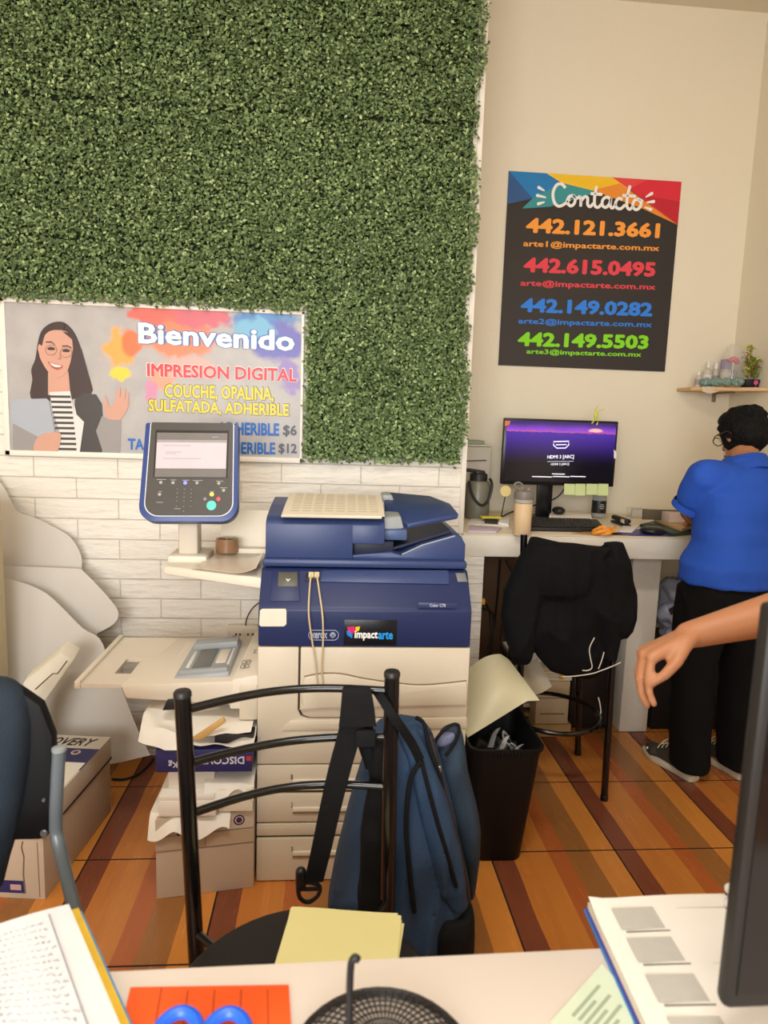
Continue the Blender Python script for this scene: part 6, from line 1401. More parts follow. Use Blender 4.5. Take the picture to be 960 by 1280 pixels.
for i in range(14):
    px_ = 880 + i * 3.5; x_ = PY(px_, 476, 3.43).x; yy_ = 3.45 - .66 * (x_ - sxl) + .024
    pg_.ell(V((PY(px_, 476, yy_).x, yy_, 0)), (.018, .015, .016 + .005 * math.sin(i * 1.7)))
me_ = organic(pg_, .003, 1, .5, folds(.007, 70, 3))
zmn = min(v.co.z for v in me_.vertices); 
for v in me_.vertices: v.co.z += SZt + .0005 - zmn
tag(finish(me_, 'green_plastic_wrap', mat('film_green', (116, 140, 130), 0.3, var=0.3, scale=60), None, (PY(905, 480, 3.42).x, 3.42, SZt), smooth=180), 'crumpled grey-green plastic wrap along the front of the wooden shelf', 'plastic wrap')
tag(build(MB().sheet(lambda u, v: V((PY(878 + 22 * u, 486, 3.41).x, 3.452 - .022 * u - .040 * min(v * 2, 1) - .012 * u, SZt + .001 - max(0, v - .5) * 2 * (.022 + .012 * math.sin(4 * u)) )), 10, 10, .0008), 'hanging_film', mat('film_clear_beige', (206, 184, 150), 0.25, alpha=0.8), None, (PY(889, 486, 3.41).x, 3.41, SZt - .02)), 'bit of clear beige film hanging over the shelf front edge', 'plastic film')
# potted plants at the right end
pxa = PY(930, 478, 3.35).x
pt = thing('potted_plant', 'yellow-green plant in a black planter at the right end of the wooden shelf', 'plant', (pxa + .035, 3.35, SZt))
build(MB().hexa([V(p) for p in ((pxa + .006, 3.335, SZt + .0005), (XR - .01, 3.335, SZt + .0005), (XR - .01, 3.385, SZt + .0005), (pxa + .006, 3.385, SZt + .0005), (pxa, 3.33, SZt + .042), (XR - .004, 3.33, SZt + .042), (XR - .004, 3.39, SZt + .042), (pxa, 3.39, SZt + .042))], bevel=.004), 'planter', mat('planter_navy', (26, 28, 40), 0.4), pt)
lf = MB()
for i in range(300):
    u_ = random.random(); x = pxa + .012 + .06 * random.random(); top_ = .155 if x < pxa + .032 else .10
    c_ = V((min(x, XR - .02), 3.36 + random.uniform(-.025, .025), SZt + .045 + top_ * random.random() ** .8))
    R = Matrix.Rotation(random.uniform(0, 6.28), 3, 'Z') @ Matrix.Rotation(random.uniform(-1.2, .4), 3, 'Y')
    pts_ = [R @ V(p) * random.uniform(1.0, 1.6) + c_ for p in ((0, 0, 0), (.008, -.004, .002), (.018, 0, 0), (.008, .004, .002))]
    pts_ = [V((min(p.x, XR - .003), p.y, p.z)) for p in pts_]
    lf.prism(pts_, V((0, 0, .0006)), i % 3)
lf_o = build(lf, 'foliage', [mat('leaf_lime', (176, 190, 60), 0.5, var=0.2), mat('leaf_green', (104, 134, 50), 0.5, var=0.2), mat('leaf_red', (150, 90, 60), 0.5, var=0.2)], pt, smooth=0)
build(MB().tube([V((pxa + .025, 3.36, SZt + .03)), V((pxa + .028, 3.36, SZt + .17))], .003, 6).tube([V((pxa + .055, 3.36, SZt + .03)), V((pxa + .058, 3.36, SZt + .11))], .003, 6), 'plant_stem', mat('stem_green', (110, 116, 56), 0.6), pt)
tag(build(MB().prism([V((XR - .07, 3.535, SZt + .0005)), V((XR - .006, 3.535, SZt + .0005)), V((XR - .006, 3.535, SZt + .10)), V((XR - .03, 3.535, SZt + .105))], V((0, .03, 0)), bevel=.003), 'grey_wedge', mat('wedge_grey', (104, 92, 96), 0.5), None, (XR - .035, 3.55, SZt)), 'grey wedge-shaped stand behind the glass dome on the shelf', 'stand')
fw = MB()
for i in range(5): fw.ell((pxa + .045 + .007 * math.cos(i * 1.26), 3.322 , SZt + .025 + .007 * math.sin(i * 1.26)), (.006, .004, .006))
fw.box((pxa + .044, 3.320, SZt + .0005), (pxa + .046, 3.324, SZt + .022))
tag(build(fw, 'pink_flower', mat('flower_pink', (206, 84, 130), 0.5), None, (pxa + .045, 3.322, SZt)), 'small pink flower in front of the black planter on the shelf', 'flower')

# ================================================================== PEOPLE
M_SKIN = mat('skin_warm', (178, 122, 86), 0.5, var=0.08, scale=14, bump=0.06, bscale=200)
M_SKIN.node_tree.nodes['Principled BSDF'].inputs['Subsurface Weight'].default_value = 0.08
M_SKIN.node_tree.nodes['Principled BSDF'].inputs['Subsurface Radius'].default_value = (0.02, 0.008, 0.004)
M_HAIR = mat('hair_black', (10, 9, 9), 0.65, spec=0.2, var=0.25, scale=40, bump=0.6, bscale=160, stretch=(1, 1, 0.5))
def hand(mb, wrist, fdir, pnorm, side, S=1.0, curl=(0.35, 0.5, 0.6, 0.7), base_bend=0.15, thumb_in=0.5):
    """palm, four fingers of three bones, and a thumb leaving the side of the palm. fdir: wrist to knuckles, pnorm: out of the palm side, side=+1 thumb towards fdir x pnorm"""
    f = V(fdir).normalized(); n = V(pnorm); n = (n - f * n.dot(f)).normalized(); s = f.cross(n) * side
    w = V(wrist)
    kn = []
    for i, (so, fo) in enumerate(((0.030, 0.088), (0.010, 0.093), (-0.010, 0.089), (-0.028, 0.080))):
        k = w + f * fo * S + s * so * S + n * (0.004 * abs(i - 1.5)) * S; kn.append(k)
        mb.capsule(w + s * so * 0.55 * S + f * .006 * S, k, 0.0145 * S, 0.0118 * S, 12)
    for a, b_ in zip(kn, kn[1:]): mb.capsule(a.lerp(w, .12), b_.lerp(w, .12), 0.0115 * S, 0.0115 * S, 10)
    for i, (L, r) in enumerate((((.040, .024, .020), .0088), ((.045, .028, .022), .0092), ((.041, .026, .021), .0087), ((.032, .020, .018), .0078))):
        a = base_bend + curl[i] * .6; p = kn[i]; spread = (1.2 - i) * .05
        for j, l in enumerate(L):
            d = (f * math.cos(a) + n * math.sin(a) + s * spread).normalized(); q = p + d * l * S
            mb.capsule(p, q, r * (1 - .08 * j) * S, r * (1 - .08 * (j + 1)) * S, 10); p = q; a += curl[i]
    tb_ = w + f * .022 * S + s * .026 * S + n * .006 * S
    d1 = (f * .70 + s * (.75 - .4 * thumb_in) + n * .45 * thumb_in).normalized(); t1 = tb_ + d1 * .042 * S
    d2 = (f * .86 + s * (.30 - .35 * thumb_in) + n * .45 * thumb_in).normalized(); t2 = t1 + d2 * .031 * S
    d3 = (f * .95 + s * (.05 - .3 * thumb_in) + n * .35 * thumb_in).normalized(); t3 = t2 + d3 * .024 * S
    mb.capsule(w + s * .012 * S, tb_, .017 * S, .0145 * S, 10); mb.capsule(tb_, t1, .0142 * S, .0110 * S, 10); mb.capsule(t1, t2, .0108 * S, .0098 * S, 10); mb.capsule(t2, t3, .0098 * S, .0078 * S, 10)
def ring_at(c, ax, ay, rx, ry, n=24, pw=2.3):
    out = []
    for k in range(n):
        t = 2 * math.pi * k / n; cs, sn = math.cos(t), math.sin(t)
        out.append(V(c) + V(ax) * (rx * abs(cs) ** (2 / pw) * (1 if cs >= 0 else -1)) + V(ay) * (ry * abs(sn) ** (2 / pw) * (1 if sn >= 0 else -1)))
    return out
def person(label, J, colors, vox=0.007, hands=None, arm_r=(0.046, 0.039, 0.026), look=None, parts=('shirt', 'trousers', 'shoes', 'hair', 'face'), glasses=False, hv=None, sleeve=0.62, loc=None):
    """J: joints in world metres; fw: unit forward vector on plan, rt: the person's right"""
    fw, rt = V(J['fw']).normalized(), V(J['rt']).normalized()
    hd = V(J['head']); up = V(J.get('headup', (0, 0, 1))).normalized(); hf = V(J.get('headfw', fw)).normalized(); hf = (hf - up * hf.dot(up)).normalized(); hr = hf.cross(up)
    RH = Matrix((hr, hf, up)).transposed()
    b = MB()
    hip, chest, neck = V(J['hip']), V(J['chest']), V(J['neck'])
    b.ell(hip, (.145, .098, .115), Matrix((rt, fw, Z)).transposed()); b.capsule(hip, chest, .100, .100); 
    for s in (-1, 1): b.capsule(hip + rt * .055 * s, chest + rt * .05 * s, .068, .070)
    b.ell(chest + Z * .01, (.135, .080, .115), Matrix((rt, fw, Z)).transposed())
    b.capsule(chest + Z * .05, neck, .044, .050); b.capsule(neck - Z * .02, hd - up * .05, .056, .052)
    b.ell(hd + up * .012, (.074, .095, .108), RH); b.ell(hd + hf * .02 - up * .055, (.056, .066, .058), RH)
    # nose, brow, lips, chin, ears
    b.capsule(hd + hf * .088 + up * .022, hd + hf * .108 - up * .018, .008, .012, 10); b.ell(hd + hf * .086 - up * .056, (.024, .010, .010), RH); b.ell(hd + hf * .078 - up * .092, (.022, .018, .016), RH)
    for s in (-1, 1):
        b.ell(hd + hr * (.076 * s) - hf * .005 - up * .002, (.010, .020, .030), RH); b.ell(hd + hr * (.034 * s) + hf * .080 + up * .034, (.022, .010, .008), RH)
    for sd in ('L', 'R'):
        sh_, el, wr_ = V(J['sh' + sd]), V(J['el' + sd]), V(J['wr' + sd])
        b.capsule(chest + Z * .06 + fw * .015, sh_, .046, .050); b.capsule(sh_, el, arm_r[0] + .006, arm_r[1]); b.capsule(el, el.lerp(wr_, .35), arm_r[1], arm_r[1] + .001); b.capsule(el.lerp(wr_, .35), wr_, arm_r[1] + .001, arm_r[2])
        if hands and sd in hands: hand(b, wr_, *hands[sd][0], **hands[sd][1])
        hp, kn_, an = V(J['hp' + sd]), V(J['kn' + sd]), V(J['an' + sd])
        b.capsule(hp, kn_, .082, .056); b.capsule(kn_, kn_.lerp(an, .4), .056, .054); b.capsule(kn_.lerp(an, .4), an, .054, .036)
        td = V(J['toe' + sd]) - an; td.z = 0; td = td.normalized()
        b.capsule(an - td * .02 - Z * .035, an + td * .13 - Z * .048, .036, .028)
    me = organic(b, vox, 4, .5)
    body = finish(me, 'person', colors['skin'], None, loc or V((hip.x, hip.y, 0)), smooth=180)
    tag(body, label, 'person')
    if 'face' in parts:
        for s in (-1, 1):
            e = hd + hr * (.033 * s) + hf * .083 + up * .012
            build(MB().ell(e, (.013, .008, .008), RH), 'eye', mat('eye_white', (226, 222, 216), 0.2), body, smooth=180); build(MB().ell(e + hf * .0055, (.006, .004, .006), RH), 'iris', mat('iris_brown', (52, 34, 24), 0.2), body, smooth=180)
            build(MB().ell(e + up * .024 + hf * .004, (.019, .006, .004), RH), 'eyebrow', colors['hair'], body, smooth=180)
        build(MB().ell(hd + hf * .094 - up * .056, (.024, .006, .007), RH), 'lips', mat('lip_rose', (168, 96, 84), 0.45), body, smooth=180)
    if 'hair' in parts:
        h = MB(); h.ell(hd + up * .022 - hf * .010, (.086, .104, .108), RH); h.ell(hd - hf * .050 - up * .004, (.074, .056, .070), RH)
        h.ell(hd + up * .085 + hf * .02, (.070, .070, .040), RH)
        for i in range(26):
            a = random.uniform(0, 6.28); u = random.uniform(.2, .95)
            h.ell(hd + up * (.02 + .1 * u) - hf * .01 + (hr * math.cos(a) * .078 + hf * math.sin(a) * .095) * math.sqrt(max(0, 1 - u * u)), (.020, .022, .018), RH)
        hm = organic(h, .006, 2, .5, folds(.006, 30, 6))
        for v in hm.vertices:      # keep the face clear
            q_ = v.co - hd; fy, fz, fx = q_.dot(hf), q_.dot(up), q_.dot(hr)
            lim = .045 if fz < .055 else .2
            if fy > lim - .0 and fz < .055: v.co -= hf * (fy - lim)
        finish(hm, 'hair', colors['hair'], body, smooth=180)
    if glasses:
        gg = MB()
        for s in (-1, 1):
            c_ = hd + hr * (.034 * s) + hf * .105 + up * .012
            gg.tube([c_ + hr * (.024 * math.cos(t)) + up * (.018 * math.sin(t)) for t in [k * math.pi / 9 for k in range(18)]], .0022, 6, closed=True)
            gg.tube([c_ + hr * (.024 * s), hd + hr * (.088 * s) + hf * .06 + up * .016, hd + hr * (.090 * s) - hf * .01 + up * .014, hd + hr * (.086 * s) - hf * .03 - up * .004], .0024, 6)
        gg.tube([hd + hr * .011 + hf * .107 + up * .014, hd - hr * .011 + hf * .107 + up * .014], .002, 6)
        build(gg, 'glasses', mat('glasses_brown', (70, 44, 36), 0.3), body)
    if 'trousers' in parts:
        t = MB(); Rb = Matrix((rt, fw, Z)).transposed()
        t.loft([ring_at(hip + Z * z, rt, fw, rx, ry) for z, rx, ry in ((.06, .148, .105), (.02, .166, .120), (-.05, .180, .130), (-.12, .168, .120))])
        for sd in ('L', 'R'):
            hp, kn_, an = V(J['hp' + sd]), V(J['kn' + sd]), V(J['an' + sd])
            R_ = []
            for p_, rx, ry in ((hp + Z * .02, .092, .112), (hp.lerp(kn_, .3), .094, .104), (hp.lerp(kn_, .65), .082, .088), (kn_, .076, .080), (kn_.lerp(an, .4), .076, .080), (kn_.lerp(an, .75), .072, .078), (an + Z * .0, .070, .082), (an - Z * .035, .068, .084)): R_.append(ring_at(p_, rt, fw, rx, ry))
            t.loft(R_)
        tm = organic(t, .009, 3, .5, folds(.010, 9, 1.5, (1, 1, .6)))
        tro = finish(tm, 'trousers', colors['trousers'], body, smooth=180)
    if 'shirt' in parts:
        t = MB(); sl_ = {}
        ax = (chest - hip)
        hem = J.get('hem', -.02)
        rows = [(hip + Z * hem, .190, .150), (hip + Z * .06, .186, .148), (hip.lerp(chest, .45), .150, .136), (hip.lerp(chest, .8), .166, .140), (chest + Z * .03, .180, .140), (chest.lerp(neck, .5), .176, .128), (chest.lerp(neck, .75), .145, .114), (neck - Z * .004, .088, .090), (neck + Z * .024, .066, .068)]
        t.loft([ring_at(c_, rt, fw, rx, ry, 28, 2.4) for c_, rx, ry in rows])
        for sd in ('L', 'R'):
            sh_, el = V(J['sh' + sd]), V(J['el' + sd]); e2 = sh_.lerp(el, sleeve)
            t.capsule(chest.lerp(neck, .45), sh_, .078, .074); t.capsule(sh_, e2, .074, .066)
        sm = organic(t, .008, 5, .5, folds(.009, 7.5, 2.7, (1, 1, 1.4)))
        sho = finish(sm, 'polo_shirt', colors['shirt'], body, smooth=180)
        cl = MB(); cn = neck - Z * .004; cu = (hd - neck).normalized(); cu = (cu + Z).normalized(); ca_ = rt; cf = cu.cross(ca_) * -1
        cf = (fw - cu * fw.dot(cu)).normalized()
        o_ = [ring_at(cn - cu * .040, ca_, cf, .104, .106, 24, 2), ring_at(cn + cu * .026, ca_, cf, .074, .076, 24, 2), ring_at(cn + cu * .030, ca_, cf, .069, .071, 24, 2), ring_at(cn - cu * .020, ca_, cf, .072, .074, 24, 2)]
        build(MB().loft(o_, caps=False, closed=True), 'collar', colors['shirt'], sho, smooth=60)
        for sd in ('L', 'R'):
            sh_, el = V(J['sh' + sd]), V(J['el' + sd]); d = (el - sh_).normalized(); e2 = sh_.lerp(el, sleeve) + d * .055
            build(MB().lathe(e2 - d * .006, [(.0675, -.012), (.069, 0), (.069, .012), (.063, .013), (.062, -.012)], 24, d, caps=False), 'sleeve_cuff', colors['shirt'], sho, smooth=60)
    if 'shoes' in parts:
        for sd in ('L', 'R'):
            an, toe = V(J['an' + sd]), V(J['toe' + sd]); heel = V(J['heel' + sd]); d = (toe - heel); L = d.length; d = d.normalized(); w = V((-d.y, d.x, 0))
            # sole outline
            so_ = [(0, -.022), (.02, -.034), (.09, -.035), (.17, -.046), (.22, -.042), (L - .012, -.022), (L, 0), (L - .012, .022), (.22, .040), (.17, .042), (.09, .032), (.02, .032), (0, .022)]
            ring_ = smoothpath([heel + d * a + w * c_ for a, c_ in so_], 3, closed=True)
            shoe = MB().prism([V((p_.x, p_.y, 0.0015)) for p_ in ring_], Z * .026, bevel=.004)
            u = MB(); u.capsule(heel + d * .045 + Z * .052, heel + d * (L - .055) + Z * .040, .034, .030); u.capsule(heel + d * (L - .075) + w * .008 + Z * .036, heel + d * (L - .045) - w * .004 + Z * .034, .036, .032); u.capsule(heel + d * .05 + Z * .055, heel + d * .06 + Z * .10, .036, .036); u.capsule(heel + d * .07 + Z * .085, heel + d * (L - .10) + Z * .052, .034, .030)
            um = organic(u, .005, 3, .5)
            for v in um.vertices: v.co.z = max(v.co.z, .020)
            uo = finish(um, 'shoe', colors['shoe'], body, smooth=180)
            build(shoe, 'shoe_sole', mat('sole_white', (206, 196, 172), 0.6), uo)
            lc_ = MB()
            for i in range(4):
                c_ = heel + d * (L - .10 - .022 * i) + Z * (.080 + .012 * i); lc_.tube(smoothpath([c_ - w * .026 - Z * .012, c_ + Z * .006, c_ + w * .026 - Z * .012], 4), .0032, 6)
            c_ = heel + d * (L - .165) + Z * .122
            for s in (-1, 1): lc_.tube(smoothpath([c_, c_ + w * (.022 * s) + d * .012 + Z * .012, c_ + w * (.042 * s) + d * .03 - Z * .012, c_ + w * (.018 * s) + d * .02 - Z * .012, c_], 4), .003, 6)
            build(lc_, 'shoe_laces', mat('lace_cream', (206, 196, 168), 0.7), uo)
            build(MB().ell(heel + d * (L - .05) + w * .032 + Z * .045, (.007, .006, .006)), 'eyelet', pm('letter_white', (238, 236, 232)), uo)
    return body
# the person working at the counter
FW = V((-0.12, 1, 0)).normalized(); RT = V((1, 0.12, 0)).normalized()
hipm = V((1.575, 2.50, 0.90))
J = dict(fw=FW, rt=RT, hip=hipm, chest=(1.635, 2.585, 1.20), neck=(1.682, 2.645, 1.345), head=(1.728, 2.75, 1.450), headup=(-0.02, 0.38, 0.92), headfw=(-0.20, 0.90, -0.36), hem=-0.015,
         shL=PY(882, 598, 2.58), elL=PY(861, 634, 2.64), wrL=(1.66, 2.96, 1.06), shR=(1.82, 2.63, 1.295), elR=(1.90, 2.77, 1.09), wrR=(1.77, 2.97, 1.06),
         hpL=(1.485, 2.50, .84), knL=(1.50, 2.57, .46), anL=(1.555, 2.615, .085), toeL=(1.468, 2.845, 0), heelL=(1.565, 2.575, 0),
         hpR=(1.67, 2.52, .84), knR=(1.72, 2.58, .46), anR=(1.775, 2.63, .085), toeR=(1.71, 2.87, 0), heelR=(1.79, 2.585, 0))
person('person in a blue polo shirt and black trousers standing with back turned at the counter', J,
       dict(skin=M_SKIN, hair=M_HAIR, shirt=mat('polo_blue', (30, 80, 184), 0.8, var=0.08, scale=14, bump=0.15, bscale=600), trousers=mat('trousers_black', (13, 13, 13), 0.85, spec=0.2, var=0.12, scale=20, bump=0.15, bscale=500), shoe=mat('shoe_grey', (62, 58, 50), 0.7, var=0.1)),
       glasses=True, hands={'L': (((0.55, 0.75, -0.2), (0.3, 0.1, -1), 1), dict(S=.95)), 'R': (((-0.5, 0.8, -0.2), (-0.3, 0.1, -1), -1), dict(S=.95))})
# the person beside the near desk: only the forearm and hand reach into the photo
YH = 1.22
wr_ = PY(861, 794, YH); el_ = PY(1030, 752, YH - .02)
kn_ = PY(776, 826, YH); fd = (kn_ - wr_)
J2 = dict(fw=(-0.9, 0.3, 0), rt=(0.3, 0.9, 0), hip=(1.42, 1.05, 0.92), chest=(1.40, 1.06, 1.26), neck=(1.40, 1.06, 1.45), head=(1.37, 1.07, 1.60),
          shR=(1.32, 1.23, 1.38), elR=el_, wrR=wr_, shL=(1.46, 0.88, 1.38), elL=(1.50, 0.78, 1.12), wrL=(1.40, 0.80, 0.90),
          hpL=(1.45, 0.97, .86), knL=(1.44, 0.95, .46), anL=(1.46, 0.95, .085), toeL=(1.22, 1.00, 0), heelL=(1.50, .94, 0),
          hpR=(1.40, 1.14, .86), knR=(1.40, 1.17, .46), anR=(1.42, 1.18, .085), toeR=(1.18, 1.22, 0), heelR=(1.46, 1.17, 0))
person('person at the right edge reaching a bare forearm and curled hand in', J2,
       dict(skin=M_SKIN, hair=M_HAIR, shirt=mat('tee_maroon', (92, 40, 34), 0.75, var=0.08), trousers=mat('trousers_black', (13, 13, 13), 0.85, spec=0.2, var=0.12, scale=20, bump=0.15, bscale=500), shoe=mat('shoe_grey', (62, 58, 50), 0.7, var=0.1)),
       vox=0.0048, arm_r=(0.046, 0.041, 0.026), sleeve=0.55, hands={'R': ((fd, (0.35, -0.22, -0.95), 1), dict(S=1.05, curl=(0.30, 0.33, 0.36, 0.4), base_bend=.80, thumb_in=.9))})

# ================================================================== NEAR DESK
DZ = 0.75
dkl, dkr = PZ(130, 1214, DZ), PZ(640, 1190, DZ)
M_DESK = mat('desk_white_laminate', (228, 216, 204), 0.42, var=0.02, scale=4)
dsk = thing('white_desk', 'white laminate desk in the foreground with notebooks, scissors and papers on it', 'desk', (0.1, 0.5, 0))
e0 = dkl + (dkl - dkr).normalized() * 0.55; e1 = dkr + (dkr - dkl).normalized() * 0.62
inn = V(((e1 - e0).y, -(e1 - e0).x, 0)).normalized() * 0.60   # towards the camera side
ring_ = [e0, e1, e1 + inn, e0 + inn]
build(MB().prism([V((p_.x, p_.y, DZ - 0.025)) for p_ in ring_], Z * 0.025, bevel=.002), 'desk_top', M_DESK, dsk)
ux = (e1 - e0).normalized(); uy = inn.normalized()
for a, b_ in ((0.05, 0.06), (0.05, 0.55), ((e1 - e0).length - .08, 0.06), ((e1 - e0).length - .08, 0.55)):
    c_ = e0 + ux * a + uy * b_; build(MB().obox(V((c_.x, c_.y, (DZ - .026) / 2)), ux * .02, uy * .02, Z * ((DZ - .026) / 2), .003), 'leg', mat('desk_leg_grey', (150, 146, 140), 0.4), dsk)
c_ = (e0 + e1) / 2 + uy * .13; build(MB().obox(V((c_.x, c_.y, .40)), ux * ((e1 - e0).length / 2 - .1), uy * .008, Z * .324, .002), 'front_panel', M_DESK, dsk)  # unseen modesty panel, added to keep daylight off the lower room
DT = DZ + 0.0008
def dq(px, z): return [PZ(x, y, z) for x, y in px]
# orange slatted folder
og = thing('orange_card_pad', 'orange ridged card pad on the white desk under the blue scissors', 'card pad', PZ(255, 1260, DT))
oq = dq([(148, 1300), (365, 1300), (361, 1233), (163, 1236)], DT)
M_ORG = mat('card_orange', (238, 92, 32), 0.5, var=0.05, scale=8)
build(MB().prism(oq, Z * 0.003, bevel=.0008), 'card_pad', M_ORG, og)
rd = MB()
for i in range(1, 6):
    t = i / 6 + .03; a, b_ = oq[0].lerp(oq[1], t), oq[3].lerp(oq[2], t); a = a + Z * .0031; b_ = b_ + Z * .0031
    rd.tube([a.lerp(b_, .02), a.lerp(b_, .90 if i > 1 else .97)], .0009, 5)
build(rd, 'card_crease', mat('card_orange_dark', (176, 66, 26), 0.6), og)
# blue-handled scissors lying on the orange pad
scs = thing('scissors', 'scissors with two blue ring handles lying on the orange pad', 'scissors', PZ(250, 1290, DT + .003))
M_SB = mat('handle_blue', (38, 100, 226), 0.35)
zs = DT + 0.016
for s, (cx, cy) in ((-1, (219, 1303)), (1, (281, 1304))):
    c_ = PZ(cx, cy, zs); rx, ry = .026, .036
    o = build(MB().tube([c_ + V((rx * math.cos(t), ry * math.sin(t), .004 * math.sin(t))) for t in [k * math.pi / 14 for k in range(28)]], .0078, 10, closed=True).capsule(c_ + V((-s * .012, -.034, 0)), c_ + V((-s * .026, -.075, -.002)), .008, .007), 'ring_handle', M_SB, scs)
    bl = c_ + V((-s * .026, -.070, -.004))
    build(MB().prism([bl + V((-.006, 0, 0)), bl + V((.006, 0, 0)), bl + V((-s * .004 + .001, -.11, 0)), bl + V((-s * .004 - .001, -.11, 0))], Z * .002), 'blade', mat('blade_steel', (170, 172, 174), 0.25, metal=1.0), scs)
# black wire mesh dome
wdc = PZ(478, 1350, DZ); 
wd = thing('wire_mesh_dome', 'black wire mesh dome standing on the white desk at the bottom edge of the photo', 'wire dome', (wdc.x, wdc.y, DZ))
wr2 = MB(); RD, HD = .112, .046
top_px = PY(478, 1253, wdc.y + .02).z
for i in range(56):
    a = 2 * math.pi * i / 56; wr2.tube([V((wdc.x + RD * math.cos(a) * math.cos(t), wdc.y + RD * math.sin(a) * math.cos(t), DZ + .002 + HD * math.sin(t))) for t in [k * math.pi / 16 for k in range(9)]], .0011, 5)
for k in range(1, 16):
    t = k * math.pi / 32; wr2.tube([V((wdc.x + RD * math.cos(a) * math.cos(t), wdc.y + RD * math.sin(a) * math.cos(t), DZ + .002 + HD * math.sin(t))) for a in [j * math.pi / 18 for j in range(36)]], .0011, 5, closed=True)
build(wr2, 'wire_mesh', mat('wire_black', (34, 32, 31), 0.4, metal=0.3), wd)
build(MB().tube([V((wdc.x + RD * math.cos(a), wdc.y + RD * math.sin(a), DZ + .003)) for a in [j * math.pi / 18 for j in range(36)]], .003, 8, closed=True), 'base_ring', mat('wire_black', (34, 32, 31), 0.4, metal=0.3), wd)
hk = MB().tube(smoothpath([PY(437, 1290, wdc.y + .02), PY(437, 1250, wdc.y + .03), PY(438, 1215, wdc.y + .035), PY(440, 1201, wdc.y + .035), PY(444, 1197, wdc.y + .035), PY(448, 1200, wdc.y + .035)], 5), .0042, 8)
build(hk, 'black_hook', M_BLK, wd)
# right notebook overhanging the far edge
def book(name, label, c4, z, th, cover, pages, cat='notebook'):
    """c4 pixels of the page block, laid at height z; cover sheet under it"""
    q_ = dq(c4, z); t = thing(name, label, cat, sum(q_, V()) / 4 - Z * (z - DT)); return t, q_
nbt, q_ = book('spiral_notebook', 'spiral notebook of white pages with grey printed blocks at lower right', [(735, 1127), (912, 1119), (1060, 1300), (815, 1300)], DZ + .018, .015, None, None)
for i, (m_, d0, d1, sp) in enumerate(((mat('cover_blue', (54, 132, 196), 0.4), .0, .004, .006), (mat('cover_violet', (70, 60, 140), 0.4), .004, .007, .004), (mat('page_edges', (226, 216, 196), 0.6, var=.1, scale=200), .007, .0165, 0.0))):
    c_ = sum(q_, V()) / 4; rr_2 = [V((c_.x + (p_.x - c_.x) * (1 + sp * 7), c_.y + (p_.y - c_.y) * (1 + sp * 2), DT + d0)) for p_ in q_]
    build(MB().prism(rr_2, Z * (d1 - d0 - .0002)), ['blue_cover', 'violet_sheet', 'page_block'][i], m_, nbt)
pg = build(sheet_quad([p_ + Z * .0002 for p_ in q_], .0004, lambda u, v: .0022 + .006 * max(0, 1 - u * 8) * max(0, 1 - v * 6) + .003 * math.sin(math.pi * u)), 'top_page', M_PAPER, nbt)
def qp(u, v, dz=.0056): 
    a, b_, c_, d = q_; p_ = a * (1 - u) * (1 - v) + b_ * u * (1 - v) + c_ * u * v + d * (1 - u) * v; return p_ + Z * (dz)
blk = MB(); cap = MB()
for i in range(5):
    v0 = .10 + i * .27 - (.02 if i else 0)
    if v0 > .95: break
    blk.prism([qp(.12, v0), qp(.40, v0), qp(.40, min(v0 + .18, 1)), qp(.12, min(v0 + .18, 1))], Z * .0004)
    cap.prism([qp(.14, v0 + .195), qp(.42, v0 + .195), qp(.42, v0 + .205), qp(.14, v0 + .205)], Z * .0004)
build(blk, 'grey_print', mat('print_grey', (186, 182, 172), 0.7, var=0.08, scale=60), pg); build(cap, 'caption_print', mat('caption_dark', (120, 118, 112), 0.7), pg)
lines_ = MB()
for v in (.12, .55, .70, .80): lines_.prism([qp(.55, v), qp(.95, v), qp(.95, v + .006), qp(.55, v + .006)], Z * .0004)
build(lines_, 'faint_print', mat('print_faint', (214, 206, 190), 0.7), pg)
cl_ = MB()
for k in range(9):
    t = .01 + k * .055; a = q_[1].lerp(q_[2], t); w_ = (q_[1] - q_[0]).normalized()
    cl_.tube([a + w_ * (.004 * math.cos(x)) * 2 + Z * (.004 + .012 * math.sin(x)) for x in [j * math.pi / 6 for j in range(12)]], .0012, 6, closed=True)
build(cl_, 'spiral_wire', mat('wire_dark', (50, 46, 44), 0.3, metal=0.7), nbt)
cp = MB()
for k in range(2):
    c_ = PZ(917, 1112 + 18 * k, DZ + .03) ; cp.ell(c_, (.014, .012, .009))
gg_ = build(cp, 'white_clip_balls', mat('clip_white', (226, 220, 214), 0.25), nbt, smooth=180)
# left notebook
lbt, q_ = book('handwritten_notebook', 'notebook with handwritten white pages, yellow and blue edges, at lower left', [(-60, 1178), (86, 1131), (158, 1300), (-60, 1300)], DZ + .022, .02, None, None)
for i, (m_, d0, d1, sp) in enumerate(((mat('cover_sky', (72, 150, 206), 0.4, var=.3, scale=30), .0, .006, .012), (mat('cover_yellow', (232, 190, 60), 0.45, var=.3, scale=24), .006, .012, .009), (mat('page_edges', (226, 216, 196), 0.6, var=.1, scale=200), .012, .0205, 0.0))):
    rr_2 = [V((p_.x, p_.y, DT + d0)) for p_ in q_]
    ex = (q_[1] - q_[0]).normalized() * sp * 1.4
    rr_2[1] = rr_2[1] + ex; rr_2[2] = rr_2[2] + ex
    build(MB().prism(rr_2, Z * (d1 - d0 - .0002)), ['sky_cover', 'yellow_cover', 'page_block'][i], m_, lbt)
pg2 = build(sheet_quad([p_ + Z * .0004 for p_ in q_], .0004, lambda u, v: .0008 + .004 * math.sin(math.pi * u)), 'top_page', mat('page_cool_white', (226, 226, 228), 0.7), lbt)
hw = MB()
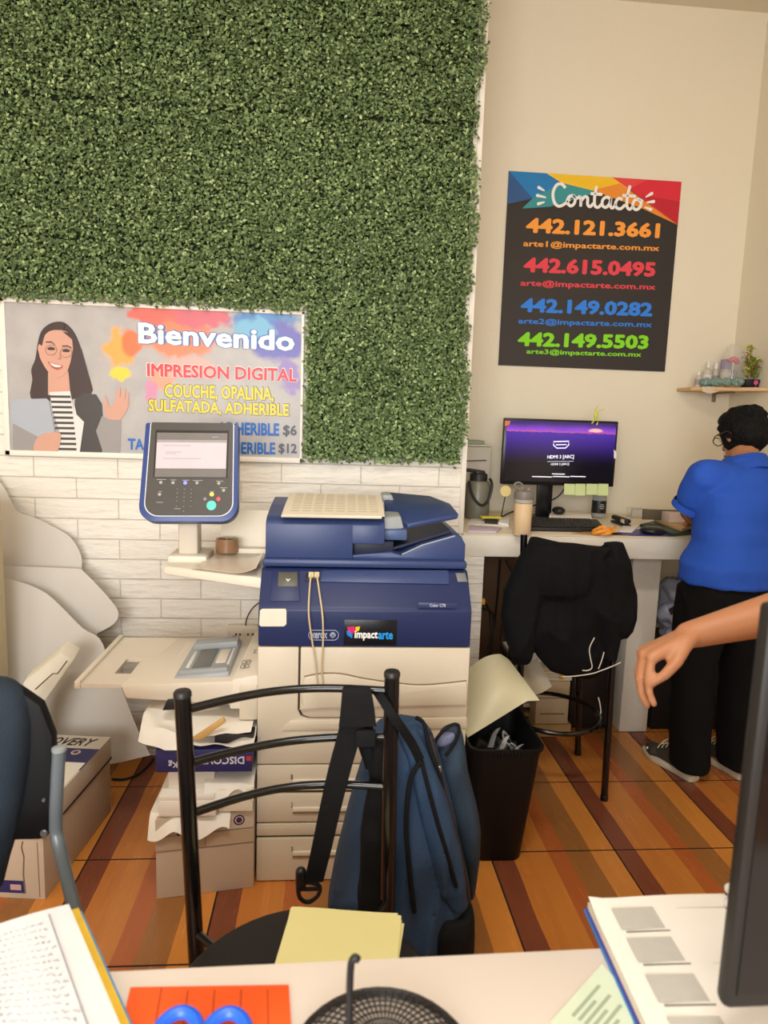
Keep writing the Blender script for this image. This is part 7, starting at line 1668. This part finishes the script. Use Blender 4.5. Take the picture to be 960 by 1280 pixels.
for r in range(16):
    u = .03
    while u < .74:
        w_ = random.uniform(.015, .06); v = .12 + r * .055
        if v > .97: break
        pts = [qp(u + w_ * j / 4, v + random.uniform(-.012, .012), .0052) for j in range(5)]
        hw.tube(pts, .0005, 4); u += w_ + .02
hw.tube([qp(.80, .05, .0046), qp(.80, .97, .0046)], .0008, 4)
build(hw, 'handwriting', mat('ink_grey', (132, 132, 140), 0.7), pg2)
# green paper between desk edge and right notebook
gpq = dq([(688, 1278), (752, 1206), (806, 1262), (760, 1320)], DT)
gpo = thing('green_slip', 'pale green printed slip on the white desk left of the spiral notebook', 'paper', sum(gpq, V()) / 4)
build(MB().prism([p_ + Z * .0003 for p_ in gpq], Z * .001), 'slip', mat('slip_green', (206, 218, 192), 0.7), gpo)
gl_ = MB()
for i in range(6):
    t = .15 + i * .13; a = gpq[0].lerp(gpq[3], t * .9 + .05); b_ = gpq[1].lerp(gpq[2], t * .9 + .05)
    gl_.prism([a.lerp(b_, .2) + Z * .0014, a.lerp(b_, .75 - .2 * (i % 2)) + Z * .0014, a.lerp(b_, .75 - .2 * (i % 2)) + Z * .0014 + V((.003, -.003, 0)), a.lerp(b_, .2) + Z * .0014 + V((.003, -.003, 0))], Z * .0002)
build(gl_, 'slip_print', mat('slip_ink', (156, 170, 146), 0.7), gpo)
# black monitor whose edge closes the right border
nm = thing('black_display', 'black display on the near desk at the right border of the photo', 'display', (0.66, 0.66, DZ))
NX, NY = PY(905, 1280, .66).x, .66
NX = (PY(925, 1110, .66).x + PY(950, 850, .66).x) / 2
zt_ = PY(960, 790, .66).z
build(MB().box((NX, NY, DZ + .07), (NX + .52, NY + .022, zt_ + .03), .008), 'casing', mat('display_black', (26, 25, 24), 0.45), nm)
build(MB().box((NX + .012, NY - .002, DZ + .09), (NX + .508, NY + .004, zt_ + .018), .001), 'screen', mat('display_glass', (16, 16, 17), 0.15), nm)
build(MB().box((NX + .22, NY + .022, DZ + .01), (NX + .30, NY + .045, DZ + .25), .005), 'stand_column', mat('display_black', (26, 25, 24), 0.45), nm)
build(MB().box((NX + .13, NY - .05, DZ + .0008), (NX + .39, NY + .10, DZ + .012), .004), 'stand_foot', mat('display_black', (26, 25, 24), 0.45), nm)
